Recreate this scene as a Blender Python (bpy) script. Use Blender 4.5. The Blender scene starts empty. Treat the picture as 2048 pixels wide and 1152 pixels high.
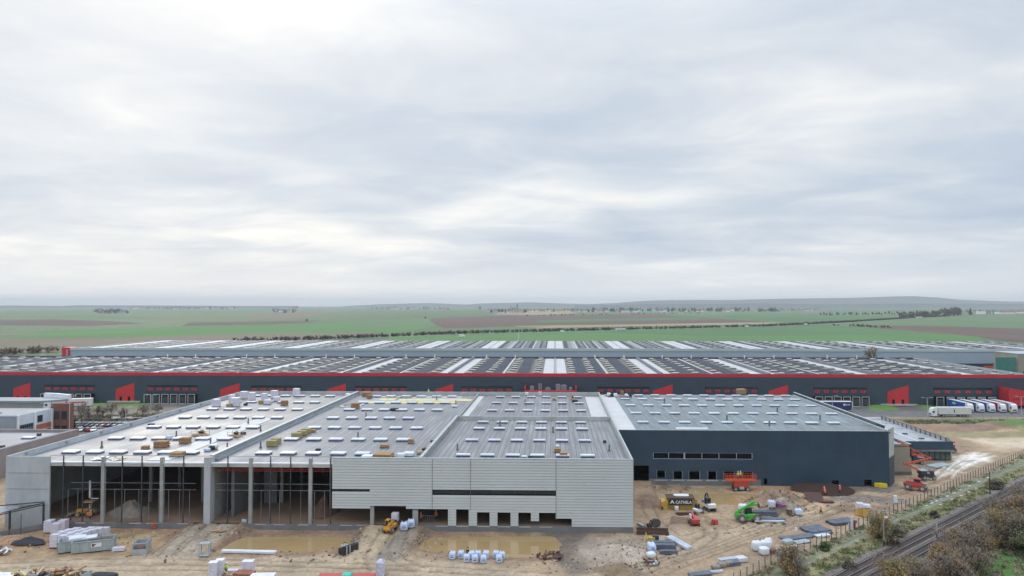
import bpy, bmesh, math, random
import numpy as np
from mathutils import Matrix, Vector
random.seed(7); rng = np.random.default_rng(7)
S = bpy.context.scene; COL = S.collection
# ------------------------------------------------------------------ camera
F, CX, CY, H = 1365.0, 1072.0, 576.0, 42.0
YAW = math.radians(1.6); PIT = math.atan(34/1365.)
cam = bpy.data.cameras.new('camera'); co = bpy.data.objects.new('camera', cam); COL.objects.link(co)
co.location = (0, 0, H); co.rotation_euler = (math.pi/2+PIT, 0, YAW)
cam.lens = 36*F/2048; cam.sensor_width = 36; cam.shift_x = -48/2048; cam.clip_start = 1; cam.clip_end = 60000
S.camera = co
# ------------------------------------------------------------------ sky and sun (sun low behind thin cloud, ahead and to the left)
SUN_EL, SUN_AZ = math.radians(24), math.radians(-31)      # azimuth measured from +Y towards +X
sdir = Vector((math.sin(SUN_AZ)*math.cos(SUN_EL), math.cos(SUN_AZ)*math.cos(SUN_EL), math.sin(SUN_EL)))
world = bpy.data.worlds.new('World'); S.world = world; world.use_nodes = True
wn, wl = world.node_tree.nodes, world.node_tree.links
bg = wn['Background']
def node(nt, t, **kw):
    n = nt.nodes.new(t)
    for k, v in kw.items():
        if k.startswith('i_'): n.inputs[k[2:].replace('_', ' ')].default_value = v
        elif k.startswith('n_'): n.inputs[int(k[2:])].default_value = v
        else: setattr(n, k, v)
    return n
def ramp(nt, pts, interp='LINEAR'):
    r = nt.nodes.new('ShaderNodeValToRGB'); e = r.color_ramp.elements; r.color_ramp.interpolation = interp
    while len(e) < len(pts): e.new(0.5)
    for i, (p, c) in enumerate(pts):
        e[i].position = p; e[i].color = (c, c, c, 1) if isinstance(c, (int, float)) else (*c, 1)
    return r
def build_world():
    nt = world.node_tree
    sky = node(nt, 'ShaderNodeTexSky', sky_type='NISHITA', sun_disc=False, sun_elevation=SUN_EL, sun_rotation=SUN_AZ, air_density=1.0, dust_density=2.0)
    tc = node(nt, 'ShaderNodeTexCoord'); sep = node(nt, 'ShaderNodeSeparateXYZ'); wl.new(tc.outputs['Generated'], sep.inputs[0])
    zc = node(nt, 'ShaderNodeMath', operation='MAXIMUM', n_1=0.0); wl.new(sep.outputs[2], zc.inputs[0])
    za = node(nt, 'ShaderNodeMath', operation='ADD', n_1=0.115); wl.new(zc.outputs[0], za.inputs[0])
    dx = node(nt, 'ShaderNodeMath', operation='DIVIDE'); dy = node(nt, 'ShaderNodeMath', operation='DIVIDE')
    wl.new(sep.outputs[0], dx.inputs[0]); wl.new(za.outputs[0], dx.inputs[1]); wl.new(sep.outputs[1], dy.inputs[0]); wl.new(za.outputs[0], dy.inputs[1])
    cb = node(nt, 'ShaderNodeCombineXYZ', n_2=0.37); wl.new(dx.outputs[0], cb.inputs[0]); wl.new(dy.outputs[0], cb.inputs[1])
    mp = node(nt, 'ShaderNodeMapping'); mp.inputs['Scale'].default_value = (0.62, 0.8, 1); mp.inputs['Location'].default_value = (0.6, 4.4, 0); mp.inputs['Rotation'].default_value = (0, 0, 0.2)
    wl.new(cb.outputs[0], mp.inputs[0])
    n1 = node(nt, 'ShaderNodeTexNoise', i_Scale=0.85, i_Detail=7.0, i_Roughness=0.47, i_Distortion=0.25); wl.new(mp.outputs[0], n1.inputs['Vector'])
    n2 = node(nt, 'ShaderNodeTexNoise', i_Scale=2.3, i_Detail=8.0, i_Roughness=0.55, i_Distortion=0.5); wl.new(mp.outputs[0], n2.inputs['Vector'])
    mx = node(nt, 'ShaderNodeMix', data_type='FLOAT', n_0=0.36); wl.new(n1.outputs['Fac'], mx.inputs[2]); wl.new(n2.outputs['Fac'], mx.inputs[3])
    # brighter where the sun stands behind the cloud, and a bright break low in the middle
    nrm = node(nt, 'ShaderNodeVectorMath', operation='NORMALIZE'); wl.new(tc.outputs['Generated'], nrm.inputs[0])
    dt = node(nt, 'ShaderNodeVectorMath', operation='DOT_PRODUCT'); dt.inputs[1].default_value = sdir; wl.new(nrm.outputs[0], dt.inputs[0])
    gl = node(nt, 'ShaderNodeMapRange', interpolation_type='SMOOTHSTEP', n_1=0.95, n_2=1.0, n_3=0.0, n_4=0.012); wl.new(dt.outputs['Value'], gl.inputs[0])
    sm = node(nt, 'ShaderNodeMath', operation='ADD'); wl.new(mx.outputs[0], sm.inputs[0]); wl.new(gl.outputs[0], sm.inputs[1])
    rp = ramp(nt, [(0.38, (.50, .58, .70)), (0.48, (.60, .67, .76)), (0.555, (.72, .765, .82)), (0.61, (.84, .865, .885)), (0.68, (1.0, .985, .955))]); wl.new(sm.outputs[0], rp.inputs[0])
    # near the horizon the cloud deck gets paler and a little warmer
    hz = node(nt, 'ShaderNodeMapRange', interpolation_type='SMOOTHSTEP', n_1=0.0, n_2=0.10, n_3=0.65, n_4=0.0); wl.new(zc.outputs[0], hz.inputs[0])
    m2 = node(nt, 'ShaderNodeMix', data_type='RGBA'); m2.inputs[7].default_value = (1.02, 1.02, 1.0, 1); wl.new(hz.outputs[0], m2.inputs[0]); wl.new(rp.outputs[0], m2.inputs[6])
    sk = node(nt, 'ShaderNodeVectorMath', operation='SCALE', i_Scale=0.08); wl.new(sky.outputs[0], sk.inputs[0])
    m3 = node(nt, 'ShaderNodeMix', data_type='RGBA', n_0=0.06); wl.new(m2.outputs[2], m3.inputs[6]); wl.new(sk.outputs[0], m3.inputs[7])
    el = node(nt, 'ShaderNodeMapRange', interpolation_type='SMOOTHSTEP', n_1=0.32, n_2=1.0, n_3=1.0, n_4=2.7); wl.new(zc.outputs[0], el.inputs[0])   # an overcast sky is brightest overhead
    m4 = node(nt, 'ShaderNodeVectorMath', operation='SCALE'); wl.new(m3.outputs[2], m4.inputs[0]); wl.new(el.outputs[0], m4.inputs['Scale'])
    wl.new(m4.outputs[0], bg.inputs['Color']); bg.inputs['Strength'].default_value = 0.97
build_world()
sl = bpy.data.lights.new('sun', 'SUN'); sl.energy = 0.6; sl.angle = math.radians(22); sl.color = (1, .96, .9)
so = bpy.data.objects.new('sun', sl); COL.objects.link(so); so.rotation_euler = sdir.to_track_quat('Z', 'Y').to_euler()
S.view_settings.view_transform = 'Standard'; S.view_settings.look = 'None'; S.view_settings.exposure = 0.12; S.view_settings.gamma = 1
# ------------------------------------------------------------------ projection helpers (photo pixel -> place on the ground or on a wall plane)
_cy, _sy, _cp, _sp = math.cos(YAW), math.sin(YAW), math.cos(PIT), math.sin(PIT)
FW = (-_sy*_cp, _cy*_cp, _sp); RT = (_cy, _sy, 0.); UP = (_sy*_sp, -_cy*_sp, _cp)
def _dir(px, py):
    a, b = (px-CX)/F, (CY-py)/F
    return [FW[i]+a*RT[i]+b*UP[i] for i in range(3)]
def G(px, py, z=0.0):
    d = _dir(px, py); t = (z-H)/d[2]; return (d[0]*t, d[1]*t)
def WX(px, Y, py=750): d = _dir(px, py); return d[0]/d[1]*Y
def WZ(py, Y, px=1110): d = _dir(px, py); return H+d[2]/d[1]*Y
# ------------------------------------------------------------------ mesh builder
class MB:
    def __init__(s): s.v = []; s.f = []; s.m = []; s.M = None
    def add(s, vs, fs, m=0):
        b = len(s.v)
        if s.M is not None: vs = [tuple(s.M @ Vector(p)) for p in vs]
        s.v.extend(vs); s.f.extend([tuple(b+i for i in f) for f in fs]); s.m.extend([m]*len(fs)); return s
    def box(s, x0, y0, z0, x1, y1, z1, m=0):
        v = [(x0,y0,z0),(x1,y0,z0),(x1,y1,z0),(x0,y1,z0),(x0,y0,z1),(x1,y0,z1),(x1,y1,z1),(x0,y1,z1)]
        return s.add(v, [(3,2,1,0),(4,5,6,7),(0,1,5,4),(1,2,6,5),(2,3,7,6),(3,0,4,7)], m)
    def cbox(s, c, d, m=0, rz=0.0, rx=0.0, ry=0.0, taper=1.0):
        R = Matrix.Translation(c) @ Matrix.Rotation(rz, 4, 'Z') @ Matrix.Rotation(ry, 4, 'Y') @ Matrix.Rotation(rx, 4, 'X')
        hx, hy, hz = d[0]/2, d[1]/2, d[2]/2; t = taper
        v = [(-hx,-hy,-hz),(hx,-hy,-hz),(hx,hy,-hz),(-hx,hy,-hz),(-hx*t,-hy*t,hz),(hx*t,-hy*t,hz),(hx*t,hy*t,hz),(-hx*t,hy*t,hz)]
        return s.add([tuple(R @ Vector(p)) for p in v], [(3,2,1,0),(4,5,6,7),(0,1,5,4),(1,2,6,5),(2,3,7,6),(3,0,4,7)], m)
    def cyl(s, p0, p1, r0, r1=None, n=8, m=0):
        r1 = r0 if r1 is None else r1; p0, p1 = Vector(p0), Vector(p1); d = (p1-p0)
        q = d.to_track_quat('Z', 'Y') if d.length > 1e-6 else Vector((0,0,1)).to_track_quat('Z', 'Y')
        vs = []
        for p, r in ((p0, r0), (p1, r1)):
            for i in range(n):
                a = 2*math.pi*i/n; vs.append(tuple(p + q @ Vector((r*math.cos(a), r*math.sin(a), 0))))
        fs = [(i, (i+1) % n, n+(i+1) % n, n+i) for i in range(n)] + [tuple(range(n))[::-1], tuple(range(n, 2*n))]
        return s.add(vs, fs, m)
    def bar(s, p0, p1, w, h=None, m=0):
        h = w if h is None else h; p0, p1 = Vector(p0), Vector(p1); d = p1-p0; L = d.length
        q = d.to_track_quat('X', 'Z'); R = Matrix.Translation((p0+p1)/2) @ q.to_matrix().to_4x4()
        v = [(x*L/2, y*w/2, z*h/2) for z in (-1, 1) for x, y in ((-1,-1),(1,-1),(1,1),(-1,1))]
        return s.add([tuple(R @ Vector(p)) for p in v], [(3,2,1,0),(4,5,6,7),(0,1,5,4),(1,2,6,5),(2,3,7,6),(3,0,4,7)], m)
    def prism(s, poly, z0, z1, m=0):
        n = len(poly); vs = [(x, y, z0) for x, y in poly]+[(x, y, z1) for x, y in poly]
        return s.add(vs, [tuple(range(n))[::-1], tuple(range(n, 2*n))]+[(i, (i+1) % n, n+(i+1) % n, n+i) for i in range(n)], m)
    def yprism(s, poly, y0, y1, m=0):            # profile in the xz plane, extruded along y
        n = len(poly); vs = [(x, y0, z) for x, z in poly]+[(x, y1, z) for x, z in poly]
        return s.add(vs, [tuple(range(n)), tuple(range(n, 2*n))[::-1]]+[(i, n+i, n+(i+1) % n, (i+1) % n) for i in range(n)], m)
    def blob(s, c, r, m=0, seed=0, rough=0.15, nu=10, nv=6, sq=1.0):
        rd = random.Random(seed); vs = []; fs = []
        for j in range(nv+1):
            t = math.pi*j/nv
            for i in range(nu):
                a = 2*math.pi*i/nu; k = 1+rd.uniform(-rough, rough)
                def pw(v): return math.copysign(abs(v)**sq, v)
                vs.append((c[0]+r[0]*k*pw(math.sin(t))*pw(math.cos(a)), c[1]+r[1]*k*pw(math.sin(t))*pw(math.sin(a)), c[2]+r[2]*k*pw(math.cos(t))))
        for j in range(nv):
            for i in range(nu): a = j*nu+i; b = j*nu+(i+1) % nu; fs.append((a, a+nu, b+nu, b))
        return s.add(vs, fs, m)
    def wheel(s, c, r, w, m=0, mr=1, n=16):     # axle along y
        s.cyl((c[0], c[1]-w/2, c[2]), (c[0], c[1]+w/2, c[2]), r, n=n, m=m)
        return s.cyl((c[0], c[1]-w/2-.02, c[2]), (c[0], c[1]+w/2+.02, c[2]), r*.5, n=n, m=mr)
    def build(s, name, mats, parent=None, smooth=False):
        me = bpy.data.meshes.new(name); me.from_pydata(s.v, [], s.f)
        if not isinstance(mats, (list, tuple)): mats = [mats]
        for a in mats: me.materials.append(a)
        if len(mats) > 1: me.polygons.foreach_set('material_index', s.m)
        if smooth: me.polygons.foreach_set('use_smooth', [True]*len(s.f))
        me.update(); o = bpy.data.objects.new(name, me); COL.objects.link(o)
        if parent is not None: o.parent = parent
        return o
def tag(o, label=None, cat=None, group=None, kind=None):
    if label: o['label'] = label
    if cat: o['category'] = cat
    if group: o['group'] = group
    if kind: o['kind'] = kind
    return o
def thing(name, label, cat, loc=(0, 0, 0), rz=0.0, group=None, sc=None):
    o = bpy.data.objects.new(name, None); COL.objects.link(o); o.empty_display_size = .3
    o.location = loc; o.rotation_euler = (0, 0, rz)
    if sc: o.scale = (sc,)*3 if isinstance(sc, (int, float)) else sc
    return tag(o, label, cat, group)
KIDS = {}
def copy_tree(o, parent=None):
    c = o.copy(); COL.objects.link(c)
    if parent is not None: c.parent = parent
    for ch in o.children: copy_tree(ch, c)
    return c
def place(proto, used, name_label, loc, rz=0.0, group=None, sc=None):
    """first use moves the prototype itself, later uses copy it with its parts"""
    o = proto if not used else copy_tree(proto)
    o.location = loc; o.rotation_euler = (0, 0, rz); o['label'] = name_label
    if sc: o.scale = (sc,)*3 if isinstance(sc, (int, float)) else sc
    if group: o['group'] = group
    elif 'group' in o: del o['group']
    return o
# ------------------------------------------------------------------ materials
MC = {}
def mat(name, c1, c2=None, scale=1.0, rough=0.7, metal=0.0, spec=0.5, bump=0.0, detail=5.0, stretch=None, r2=None, emit=None, bscale=None, alpha=None):
    if name in MC: return MC[name]
    m = bpy.data.materials.new(name); m.use_nodes = True; nt = m.node_tree; b = nt.nodes['Principled BSDF']
    b.inputs['Roughness'].default_value = rough; b.inputs['Metallic'].default_value = metal; b.inputs['Specular IOR Level'].default_value = spec
    c2 = c2 or tuple(x*0.8 for x in c1)
    tc = node(nt, 'ShaderNodeTexCoord'); mp = node(nt, 'ShaderNodeMapping'); nt.links.new(tc.outputs['Object'], mp.inputs[0])
    if stretch: mp.inputs['Scale'].default_value = stretch
    n = node(nt, 'ShaderNodeTexNoise', i_Scale=scale, i_Detail=detail, i_Roughness=0.6); nt.links.new(mp.outputs[0], n.inputs['Vector'])
    r = ramp(nt, [(0.33, c2), (0.66, c1)]); nt.links.new(n.outputs['Fac'], r.inputs[0]); nt.links.new(r.outputs[0], b.inputs['Base Color'])
    if r2 is not None:
        q = node(nt, 'ShaderNodeMapRange', n_1=0.35, n_2=0.65, n_3=rough, n_4=r2); nt.links.new(n.outputs['Fac'], q.inputs[0]); nt.links.new(q.outputs[0], b.inputs['Roughness'])
    if bump:
        nb = node(nt, 'ShaderNodeTexNoise', i_Scale=(bscale or scale*4), i_Detail=4.0); nt.links.new(mp.outputs[0], nb.inputs['Vector'])
        bp = node(nt, 'ShaderNodeBump', i_Strength=bump, i_Distance=0.1); nt.links.new(nb.outputs['Fac'], bp.inputs['Height']); nt.links.new(bp.outputs[0], b.inputs['Normal'])
    if emit: b.inputs['Emission Color'].default_value = (*emit, 1); b.inputs['Emission Strength'].default_value = 1
    if alpha is not None: b.inputs['Alpha'].default_value = alpha
    MC[name] = m; return m
def seam_mat(name, base, base2, seam, period, width, axis=0, rough=0.35, r2=0.6, scale=.15, along=0.06, cross=None, seamvar=0.5, phase=0.0):
    """roof sheets laid side by side: regular joints along one axis, patchy wet and dry areas"""
    if name in MC: return MC[name]
    m = bpy.data.materials.new(name); m.use_nodes = True; nt = m.node_tree; L = nt.links; b = nt.nodes['Principled BSDF']
    tc = node(nt, 'ShaderNodeTexCoord'); sp = node(nt, 'ShaderNodeSeparateXYZ'); L.new(tc.outputs['Object'], sp.inputs[0])
    def joint(ax, per, wid):
        a = node(nt, 'ShaderNodeMath', operation='DIVIDE', n_1=per); L.new(sp.outputs[ax], a.inputs[0])
        f = node(nt, 'ShaderNodeMath', operation='FRACT'); L.new(a.outputs[0], f.inputs[0])
        g = node(nt, 'ShaderNodeMath', operation='LESS_THAN', n_1=wid/per); L.new(f.outputs[0], g.inputs[0]); return g
    j = joint(axis, period, width)
    n = node(nt, 'ShaderNodeTexNoise', i_Scale=scale, i_Detail=6.0, i_Roughness=0.6); L.new(tc.outputs['Object'], n.inputs['Vector'])
    r = ramp(nt, [(0.36, base2), (0.62, base)]); L.new(n.outputs['Fac'], r.inputs[0])
    mp = node(nt, 'ShaderNodeMapping'); mp.inputs['Scale'].default_value = (1, along, 1) if axis == 0 else (along, 1, 1); L.new(tc.outputs['Object'], mp.inputs[0])
    n2 = node(nt, 'ShaderNodeTexNoise', i_Scale=1.3, i_Detail=3.0); L.new(mp.outputs[0], n2.inputs['Vector'])
    q = node(nt, 'ShaderNodeMapRange', n_1=0.38, n_2=0.6, n_3=seamvar, n_4=1.0); L.new(n2.outputs['Fac'], q.inputs[0])
    k = node(nt, 'ShaderNodeMath', operation='MULTIPLY'); L.new(j.outputs[0], k.inputs[0]); L.new(q.outputs[0], k.inputs[1]); fac = k.outputs[0]
    if cross:
        j2 = joint(1-axis, cross, width*.6); mxx = node(nt, 'ShaderNodeMath', operation='MAXIMUM'); q2 = node(nt, 'ShaderNodeMath', operation='MULTIPLY', n_1=.6); L.new(j2.outputs[0], q2.inputs[0])
        L.new(fac, mxx.inputs[0]); L.new(q2.outputs[0], mxx.inputs[1]); fac = mxx.outputs[0]
    mx = node(nt, 'ShaderNodeMix', data_type='RGBA'); mx.inputs[7].default_value = (*seam, 1); L.new(fac, mx.inputs[0]); L.new(r.outputs[0], mx.inputs[6])
    # streaks in sheet direction
    st = node(nt, 'ShaderNodeMapRange', n_1=0.36, n_2=0.64, n_3=0.72, n_4=1.16); L.new(n2.outputs['Fac'], st.inputs[0])
    ml = node(nt, 'ShaderNodeVectorMath', operation='SCALE'); L.new(mx.outputs[2], ml.inputs[0]); L.new(st.outputs[0], ml.inputs['Scale'])
    L.new(ml.outputs[0], b.inputs['Base Color'])
    rr = node(nt, 'ShaderNodeMapRange', n_1=0.36, n_2=0.62, n_3=rough, n_4=r2); L.new(n.outputs['Fac'], rr.inputs[0]); L.new(rr.outputs[0], b.inputs['Roughness'])
    MC[name] = m; return m
M = dict(
 concrete=mat('concrete', (.36,.37,.36), (.26,.27,.26), .5, .8, bump=.1),
 panel=mat('precast_panel', (.50,.525,.54), (.40,.42,.44), .35, .8, stretch=(1, 1, .5)),
 beam=mat('pale_beam', (.50,.51,.50), (.38,.39,.38), .4, .8),
 plinth=mat('plinth_concrete', (.20,.205,.21), (.14,.145,.15), .3, .75),
 dark_steel=mat('dark_steel', (.05,.055,.07), None, 1, .5),
 grey_steel=mat('grey_steel', (.30,.33,.37), (.2,.22,.25), 1, .45, .3),
 white=mat('white_sheet', (.80,.82,.85), (.66,.69,.74), .5, .5),
 white_paint=mat('white_paint', (.78,.79,.80), (.70,.71,.73), 1, .35),
 wrap=mat('white_wrap', (.74,.73,.80), (.55,.53,.62), 2.2, .35, bump=.3),
 skylight=mat('skylight_lid', (.74,.76,.82), (.52,.56,.66), .35, .35),
 curb=mat('skylight_curb', (.10,.12,.19), None, 1, .6),
 clad=mat('grey_cladding', (.54,.57,.565), (.50,.53,.525), .12, .5, detail=2),
 joint_and_shade=mat('cladding_joint_and_shade', (.16,.18,.18), None, 1, .6),  # vertical joints, and the shade coloured in under each cladding course
 navy=mat('dark_cladding', (.034,.066,.102), (.027,.053,.084), .25, .5),
 navy2=mat('graphite_cladding', (.042,.066,.092), (.035,.056,.08), .25, .55),
 red=mat('red_cladding', (.60,.035,.045), (.50,.03,.04), .2, .5),
 redband=mat('red_fascia', (.55,.03,.05), (.46,.025,.04), .15, .45),
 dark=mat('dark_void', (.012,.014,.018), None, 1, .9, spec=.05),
 glass=mat('dark_glass', (.03,.04,.05), (.02,.028,.035), 1, .12, spec=.5),
 beige=mat('beige_render', (.34,.31,.255), (.30,.27,.22), .3, .85),
 brick=mat('red_brown_brick', (.21,.09,.07), (.15,.07,.055), 3, .85),
 rust=mat('rust_steel', (.12,.06,.045), (.07,.045,.04), 2, .8),
 wood=mat('pallet_wood', (.42,.25,.145), (.25,.14,.08), 3, .85),
 wood2=mat('pale_wood', (.58,.42,.27), (.40,.27,.16), 2, .85),
 khaki=mat('khaki_wool', (.36,.30,.13), (.28,.23,.10), 2, .9, bump=.2),
 yellowp=mat('yellow_foam', (.70,.62,.33), (.55,.48,.24), 1, .7),
 yellow=mat('yellow_film', (.80,.66,.03), (.62,.50,.05), 2, .4),
 rubber=mat('tyre_rubber', (.045,.04,.038), (.10,.08,.06), 3, .85),
 mudtyre=mat('muddy_tyre', (.20,.155,.115), (.09,.075,.06), 3, .9),
 orange=mat('machine_orange', (.72,.11,.045), (.52,.09,.04), 2.5, .5),
 mred=mat('machine_red', (.55,.06,.055), (.36,.05,.045), 2.5, .5),
 green=mat('machine_green', (.07,.50,.05), (.05,.34,.045), 2.5, .5),
 myel=mat('machine_yellow', (.75,.38,.04), (.50,.26,.04), 2.5, .5),
 galv=mat('galvanised', (.45,.50,.52), (.34,.39,.42), 1, .5, .2),
 skip=mat('skip_paint', (.40,.46,.46), (.28,.33,.33), 1.5, .6),
 hiviso=mat('orange_hi_vis', (1.0,.16,.05), (.9,.12,.04), 4, .8),
 hivisy=mat('yellow_hi_vis', (.65,.95,.05), (.5,.8,.05), 4, .8),
 skin=mat('skin', (.55,.33,.24), None, 3, .6), cloth=mat('dark_cloth', (.035,.04,.06), None, 3, .9),
 helmet=mat('white_helmet', (.85,.85,.85), None, 3, .3),
 pv=mat('solar_panel', (.055,.065,.085), (.035,.042,.06), .2, .55, spec=.25),
 pvframe=mat('panel_rack', (.42,.41,.38), None, 1, .6),
 roofgrey=mat('old_roof_felt', (.33,.33,.34), (.24,.24,.25), .12, .6),
 whiteroof=mat('white_membrane', (.58,.58,.58), (.48,.48,.48), .15, .5),
 tarp=mat('black_gravel', (.035,.038,.045), (.02,.022,.026), 3, .8),
 earth=mat('brown_earth', (.21,.125,.08), (.13,.08,.055), .8, .95, bump=.5, bscale=3),
 spoil=mat('grey_spoil', (.34,.295,.25), (.22,.185,.155), .7, .95, bump=.5, bscale=3),
 blue=mat('trailer_blue', (.02,.13,.45), (.018,.11,.38), .5, .4),
 bark=mat('bark', (.12,.09,.07), (.07,.055,.045), 4, .9),
)
# ------------------------------------------------------------------ ground: one sheet, fine near the site, coarse towards the horizon
def grow(a, lo, d0, k):
    out = [a]; d = d0
    while out[-1] < lo: d *= k; out.append(out[-1]+d)
    return out[1:]
xs = np.concatenate([-np.array(grow(98, 20000, 0.6, 1.035))[::-1], np.arange(-98, 98.01, 0.45), np.array(grow(98, 20000, 0.6, 1.035))])
ys = np.concatenate([-np.array(grow(-100, 20000, 8, 1.3))[::-1], np.arange(-100, 101, 8), np.arange(101.4, 164, 0.45), np.arange(164.5, 236, 0.9), np.array(grow(236, 20000, 0.9, 1.04))])
XX, YY = np.meshgrid(xs, ys)
def fbm(x, y, scale, oct=4, seed=1, sx=1.0, sy=1.0):
    r = np.random.default_rng(seed); N = 128; out = 0; amp = 1; tot = 0
    for o in range(oct):
        g = r.random((N, N)); u, v = x*sx/scale*(2**o)+o*17.3, y*sy/scale*(2**o)+o*9.1
        iu, iv = np.floor(u).astype(np.int64), np.floor(v).astype(np.int64); fu, fv = u-iu, v-iv
        fu, fv = fu*fu*(3-2*fu), fv*fv*(3-2*fv)
        a = g[iv % N, iu % N]; b = g[iv % N, (iu+1) % N]; c = g[(iv+1) % N, iu % N]; d = g[(iv+1) % N, (iu+1) % N]
        out = out+amp*((a*(1-fu)+b*fu)*(1-fv)+(c*(1-fu)+d*fu)*fv); tot += amp; amp *= .5
    return out/tot-0.5
def sdist(poly, x, y):
    """signed distance to a polygon, positive inside"""
    ins = np.zeros(x.shape, bool); dm = np.full(x.shape, 1e9); n = len(poly)
    for i in range(n):
        (x0, y0), (x1, y1) = poly[i], poly[(i+1) % n]
        c = ((y0 > y) != (y1 > y)) & (x < (x1-x0)*(y-y0)/((y1-y0) or 1e-9)+x0); ins ^= c
        L2 = (x1-x0)**2+(y1-y0)**2 or 1e-9; t = np.clip(((x-x0)*(x1-x0)+(y-y0)*(y1-y0))/L2, 0, 1)
        dm = np.minimum(dm, np.hypot(x-x0-t*(x1-x0), y-y0-t*(y1-y0)))
    return np.where(ins, dm, -dm)
def ss(a, b, v): t = np.clip((v-a)/(b-a), 0, 1); return t*t*(3-2*t)
def PG(*p): return [G(*q) for q in p]
C_MUD = (.37,.27,.18); C_TRK = (.49,.385,.275); C_BRN = (.27,.165,.105); C_ORA = (.40,.245,.14); C_DRK = (.165,.145,.125); C_CHK = (.74,.68,.57)
C_GRS = (.125,.175,.055); C_DRY = (.29,.245,.135); C_ASP = (.15,.145,.145); C_BAL = (.185,.155,.135); C_GRN = (.10,.21,.05); C_PAV = (.42,.39,.34)
col = np.empty(XX.shape+(3,)); col[:] = (.11,.16,.07)
HZ = np.zeros(XX.shape)
fine = fbm(XX, YY, 3.0, 4, 5); mid = fbm(XX, YY, 14, 4, 6); jit = 2.2*fbm(XX, YY, 2.5, 3, 9)+3.0*fbm(XX, YY, 9, 3, 10)
def paint(poly, c, w=1.0, j=1.0, amt=1.0):
    global col
    k = (ss(-w, w, sdist(poly, XX, YY)+jit*j)*amt)[..., None]; col = col*(1-k)+np.array(c)*k
def paintln(pts, c, half, w=.5, j=.3, amt=1.0):
    global col
    dm = np.full(XX.shape, 1e9)
    for (x0, y0), (x1, y1) in zip(pts, pts[1:]):
        L2 = (x1-x0)**2+(y1-y0)**2; t = np.clip(((XX-x0)*(x1-x0)+(YY-y0)*(y1-y0))/L2, 0, 1)
        dm = np.minimum(dm, np.hypot(XX-x0-t*(x1-x0), YY-y0-t*(y1-y0)))
    k = (ss(-w, w, half-dm+jit*j)*amt)[..., None]; col = col*(1-k)+np.array(c)*k; return dm
SITE = [(-300, 60), (70, 60)] + PG((1480,1165),(1542,1133),(1633,1097),(1735,1051),(1842,1007),(1930,967),(2040,919),(2200,850),(2200,842),(1800,842),(1000,842),(0,862)) + [(-300, 200)]
paint([(-400,200),(-400,286),(260,286),(260,215)], C_ASP, 2, .3)
paint(SITE, C_MUD, .7, .35)
col *= (1+0.5*mid)[..., None]
# ground tones of the site, all as patches with uneven edges
road = PG((-400,1150),(-100,1118),(250,1112),(640,1112),(900,1120),(1100,1150),(1150,1175),(600,1180),(-400,1200))
paint(road, C_TRK, 1.2, .6, .8)
paint(PG((1280,1152),(1400,1110),(1560,1055),(1760,1000),(1905,945),(1910,935),(1870,940),(1740,975),(1640,1010),(1500,1050),(1420,1060),(1300,1060),(1290,1100),(1150,1152)), C_TRK, 2, .7, .65)
paint(PG((0,1130),(60,1118),(240,1113),(380,1110),(330,1085),(230,1060),(160,1050),(60,1065),(0,1100)), (.42,.29,.175), 1.5, .8, .9)
paint(PG((160,1056),(360,1056),(350,1078),(300,1090),(180,1090),(150,1075)), (.34,.20,.115), 1, .8, .8)
paint(PG((190,1068),(300,1066),(330,1078),(270,1090),(200,1085)), (.50,.37,.20), 1.5, .8, .8)
paint(PG((440,1062),(740,1056),(735,1100),(600,1114),(440,1112),(395,1098)), C_BRN, 1, .9, .6)
paint(PG((830,1064),(1130,1062),(1140,1110),(1080,1122),(860,1112),(820,1100)), C_BRN, 1, .9, .55)
paint(PG((1085,1062),(1130,1060),(1175,1062),(1185,1110),(1190,1152),(1130,1152),(1100,1110)), C_DRK, 1.2, .8, .8)
paint(PG((1170,1075),(1260,1072),(1300,1100),(1290,1130),(1200,1150),(1160,1120)), (.42,.34,.27), 1.5, 1.0, .9)
paint(PG((1215,1125),(1280,1118),(1300,1152),(1200,1152)), (.24,.17,.10), 1, .8, .8)
paint(PG((1245,1120),(1300,1105),(1305,1150),(1255,1152)), (.62,.52,.40), .7, .8, .5)
paint(PG((1270,962),(1340,965),(1330,1000),(1360,1040),(1300,1050),(1270,1045)), (.36,.25,.16), 1, .6, .6)
paint(PG((1500,970),(1620,968),(1720,985),(1700,1000),(1610,1025),(1540,1010),(1515,1000)), C_ORA, 1.0, .9, .9)
paint(PG((1560,1000),(1640,990),(1700,1003),(1750,990),(1745,1005),(1640,1030),(1570,1035)), (.50,.38,.245), 1, .6, .7)
paint(PG((1700,968),(1790,966),(1780,985),(1700,985)), C_DRK, 1, .8, .8)
paint(PG((1790,925),(1900,915),(1935,930),(1900,945),(1850,962),(1780,968)), (.38,.27,.175), 1, .8, .7)
paint(PG((1835,925),(1895,918),(1905,930),(1870,945),(1830,948)), (.24,.20,.165), 1, .8, .7)
paint(PG((1880,940),(1915,912),(1950,905),(1985,912),(1960,930),(1920,945),(1860,962),(1830,962)), C_CHK, .8, 1.1, .85)
paint(PG((1905,925),(1950,908),(1975,916),(1930,937)), (.85,.80,.72), .8, .9, .8)
paint(PG((1780,850),(2200,850),(2200,905),(2000,905),(1930,880),(1860,862)), (.50,.37,.24), 1.5, .8, .9)
paint(PG((1930,878),(2200,872),(2200,897),(2010,897)), (.64,.53,.39), 2, .8, .8)
paint(PG((1800,845),(1960,845),(2000,850),(1990,862),(1870,865),(1810,855)), (.30,.19,.13), 1.2, .9, .8)
paint(PG((1850,866),(2200,862),(2200,874),(1930,876)), (.25,.235,.12), 1.5, .8, .8)
paint(PG((1560,1085),(1700,1045),(1850,988),(1905,962),(1900,950),(1800,985),(1690,1025),(1540,1075)), (.37,.25,.165), .8, .8, .7)
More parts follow.
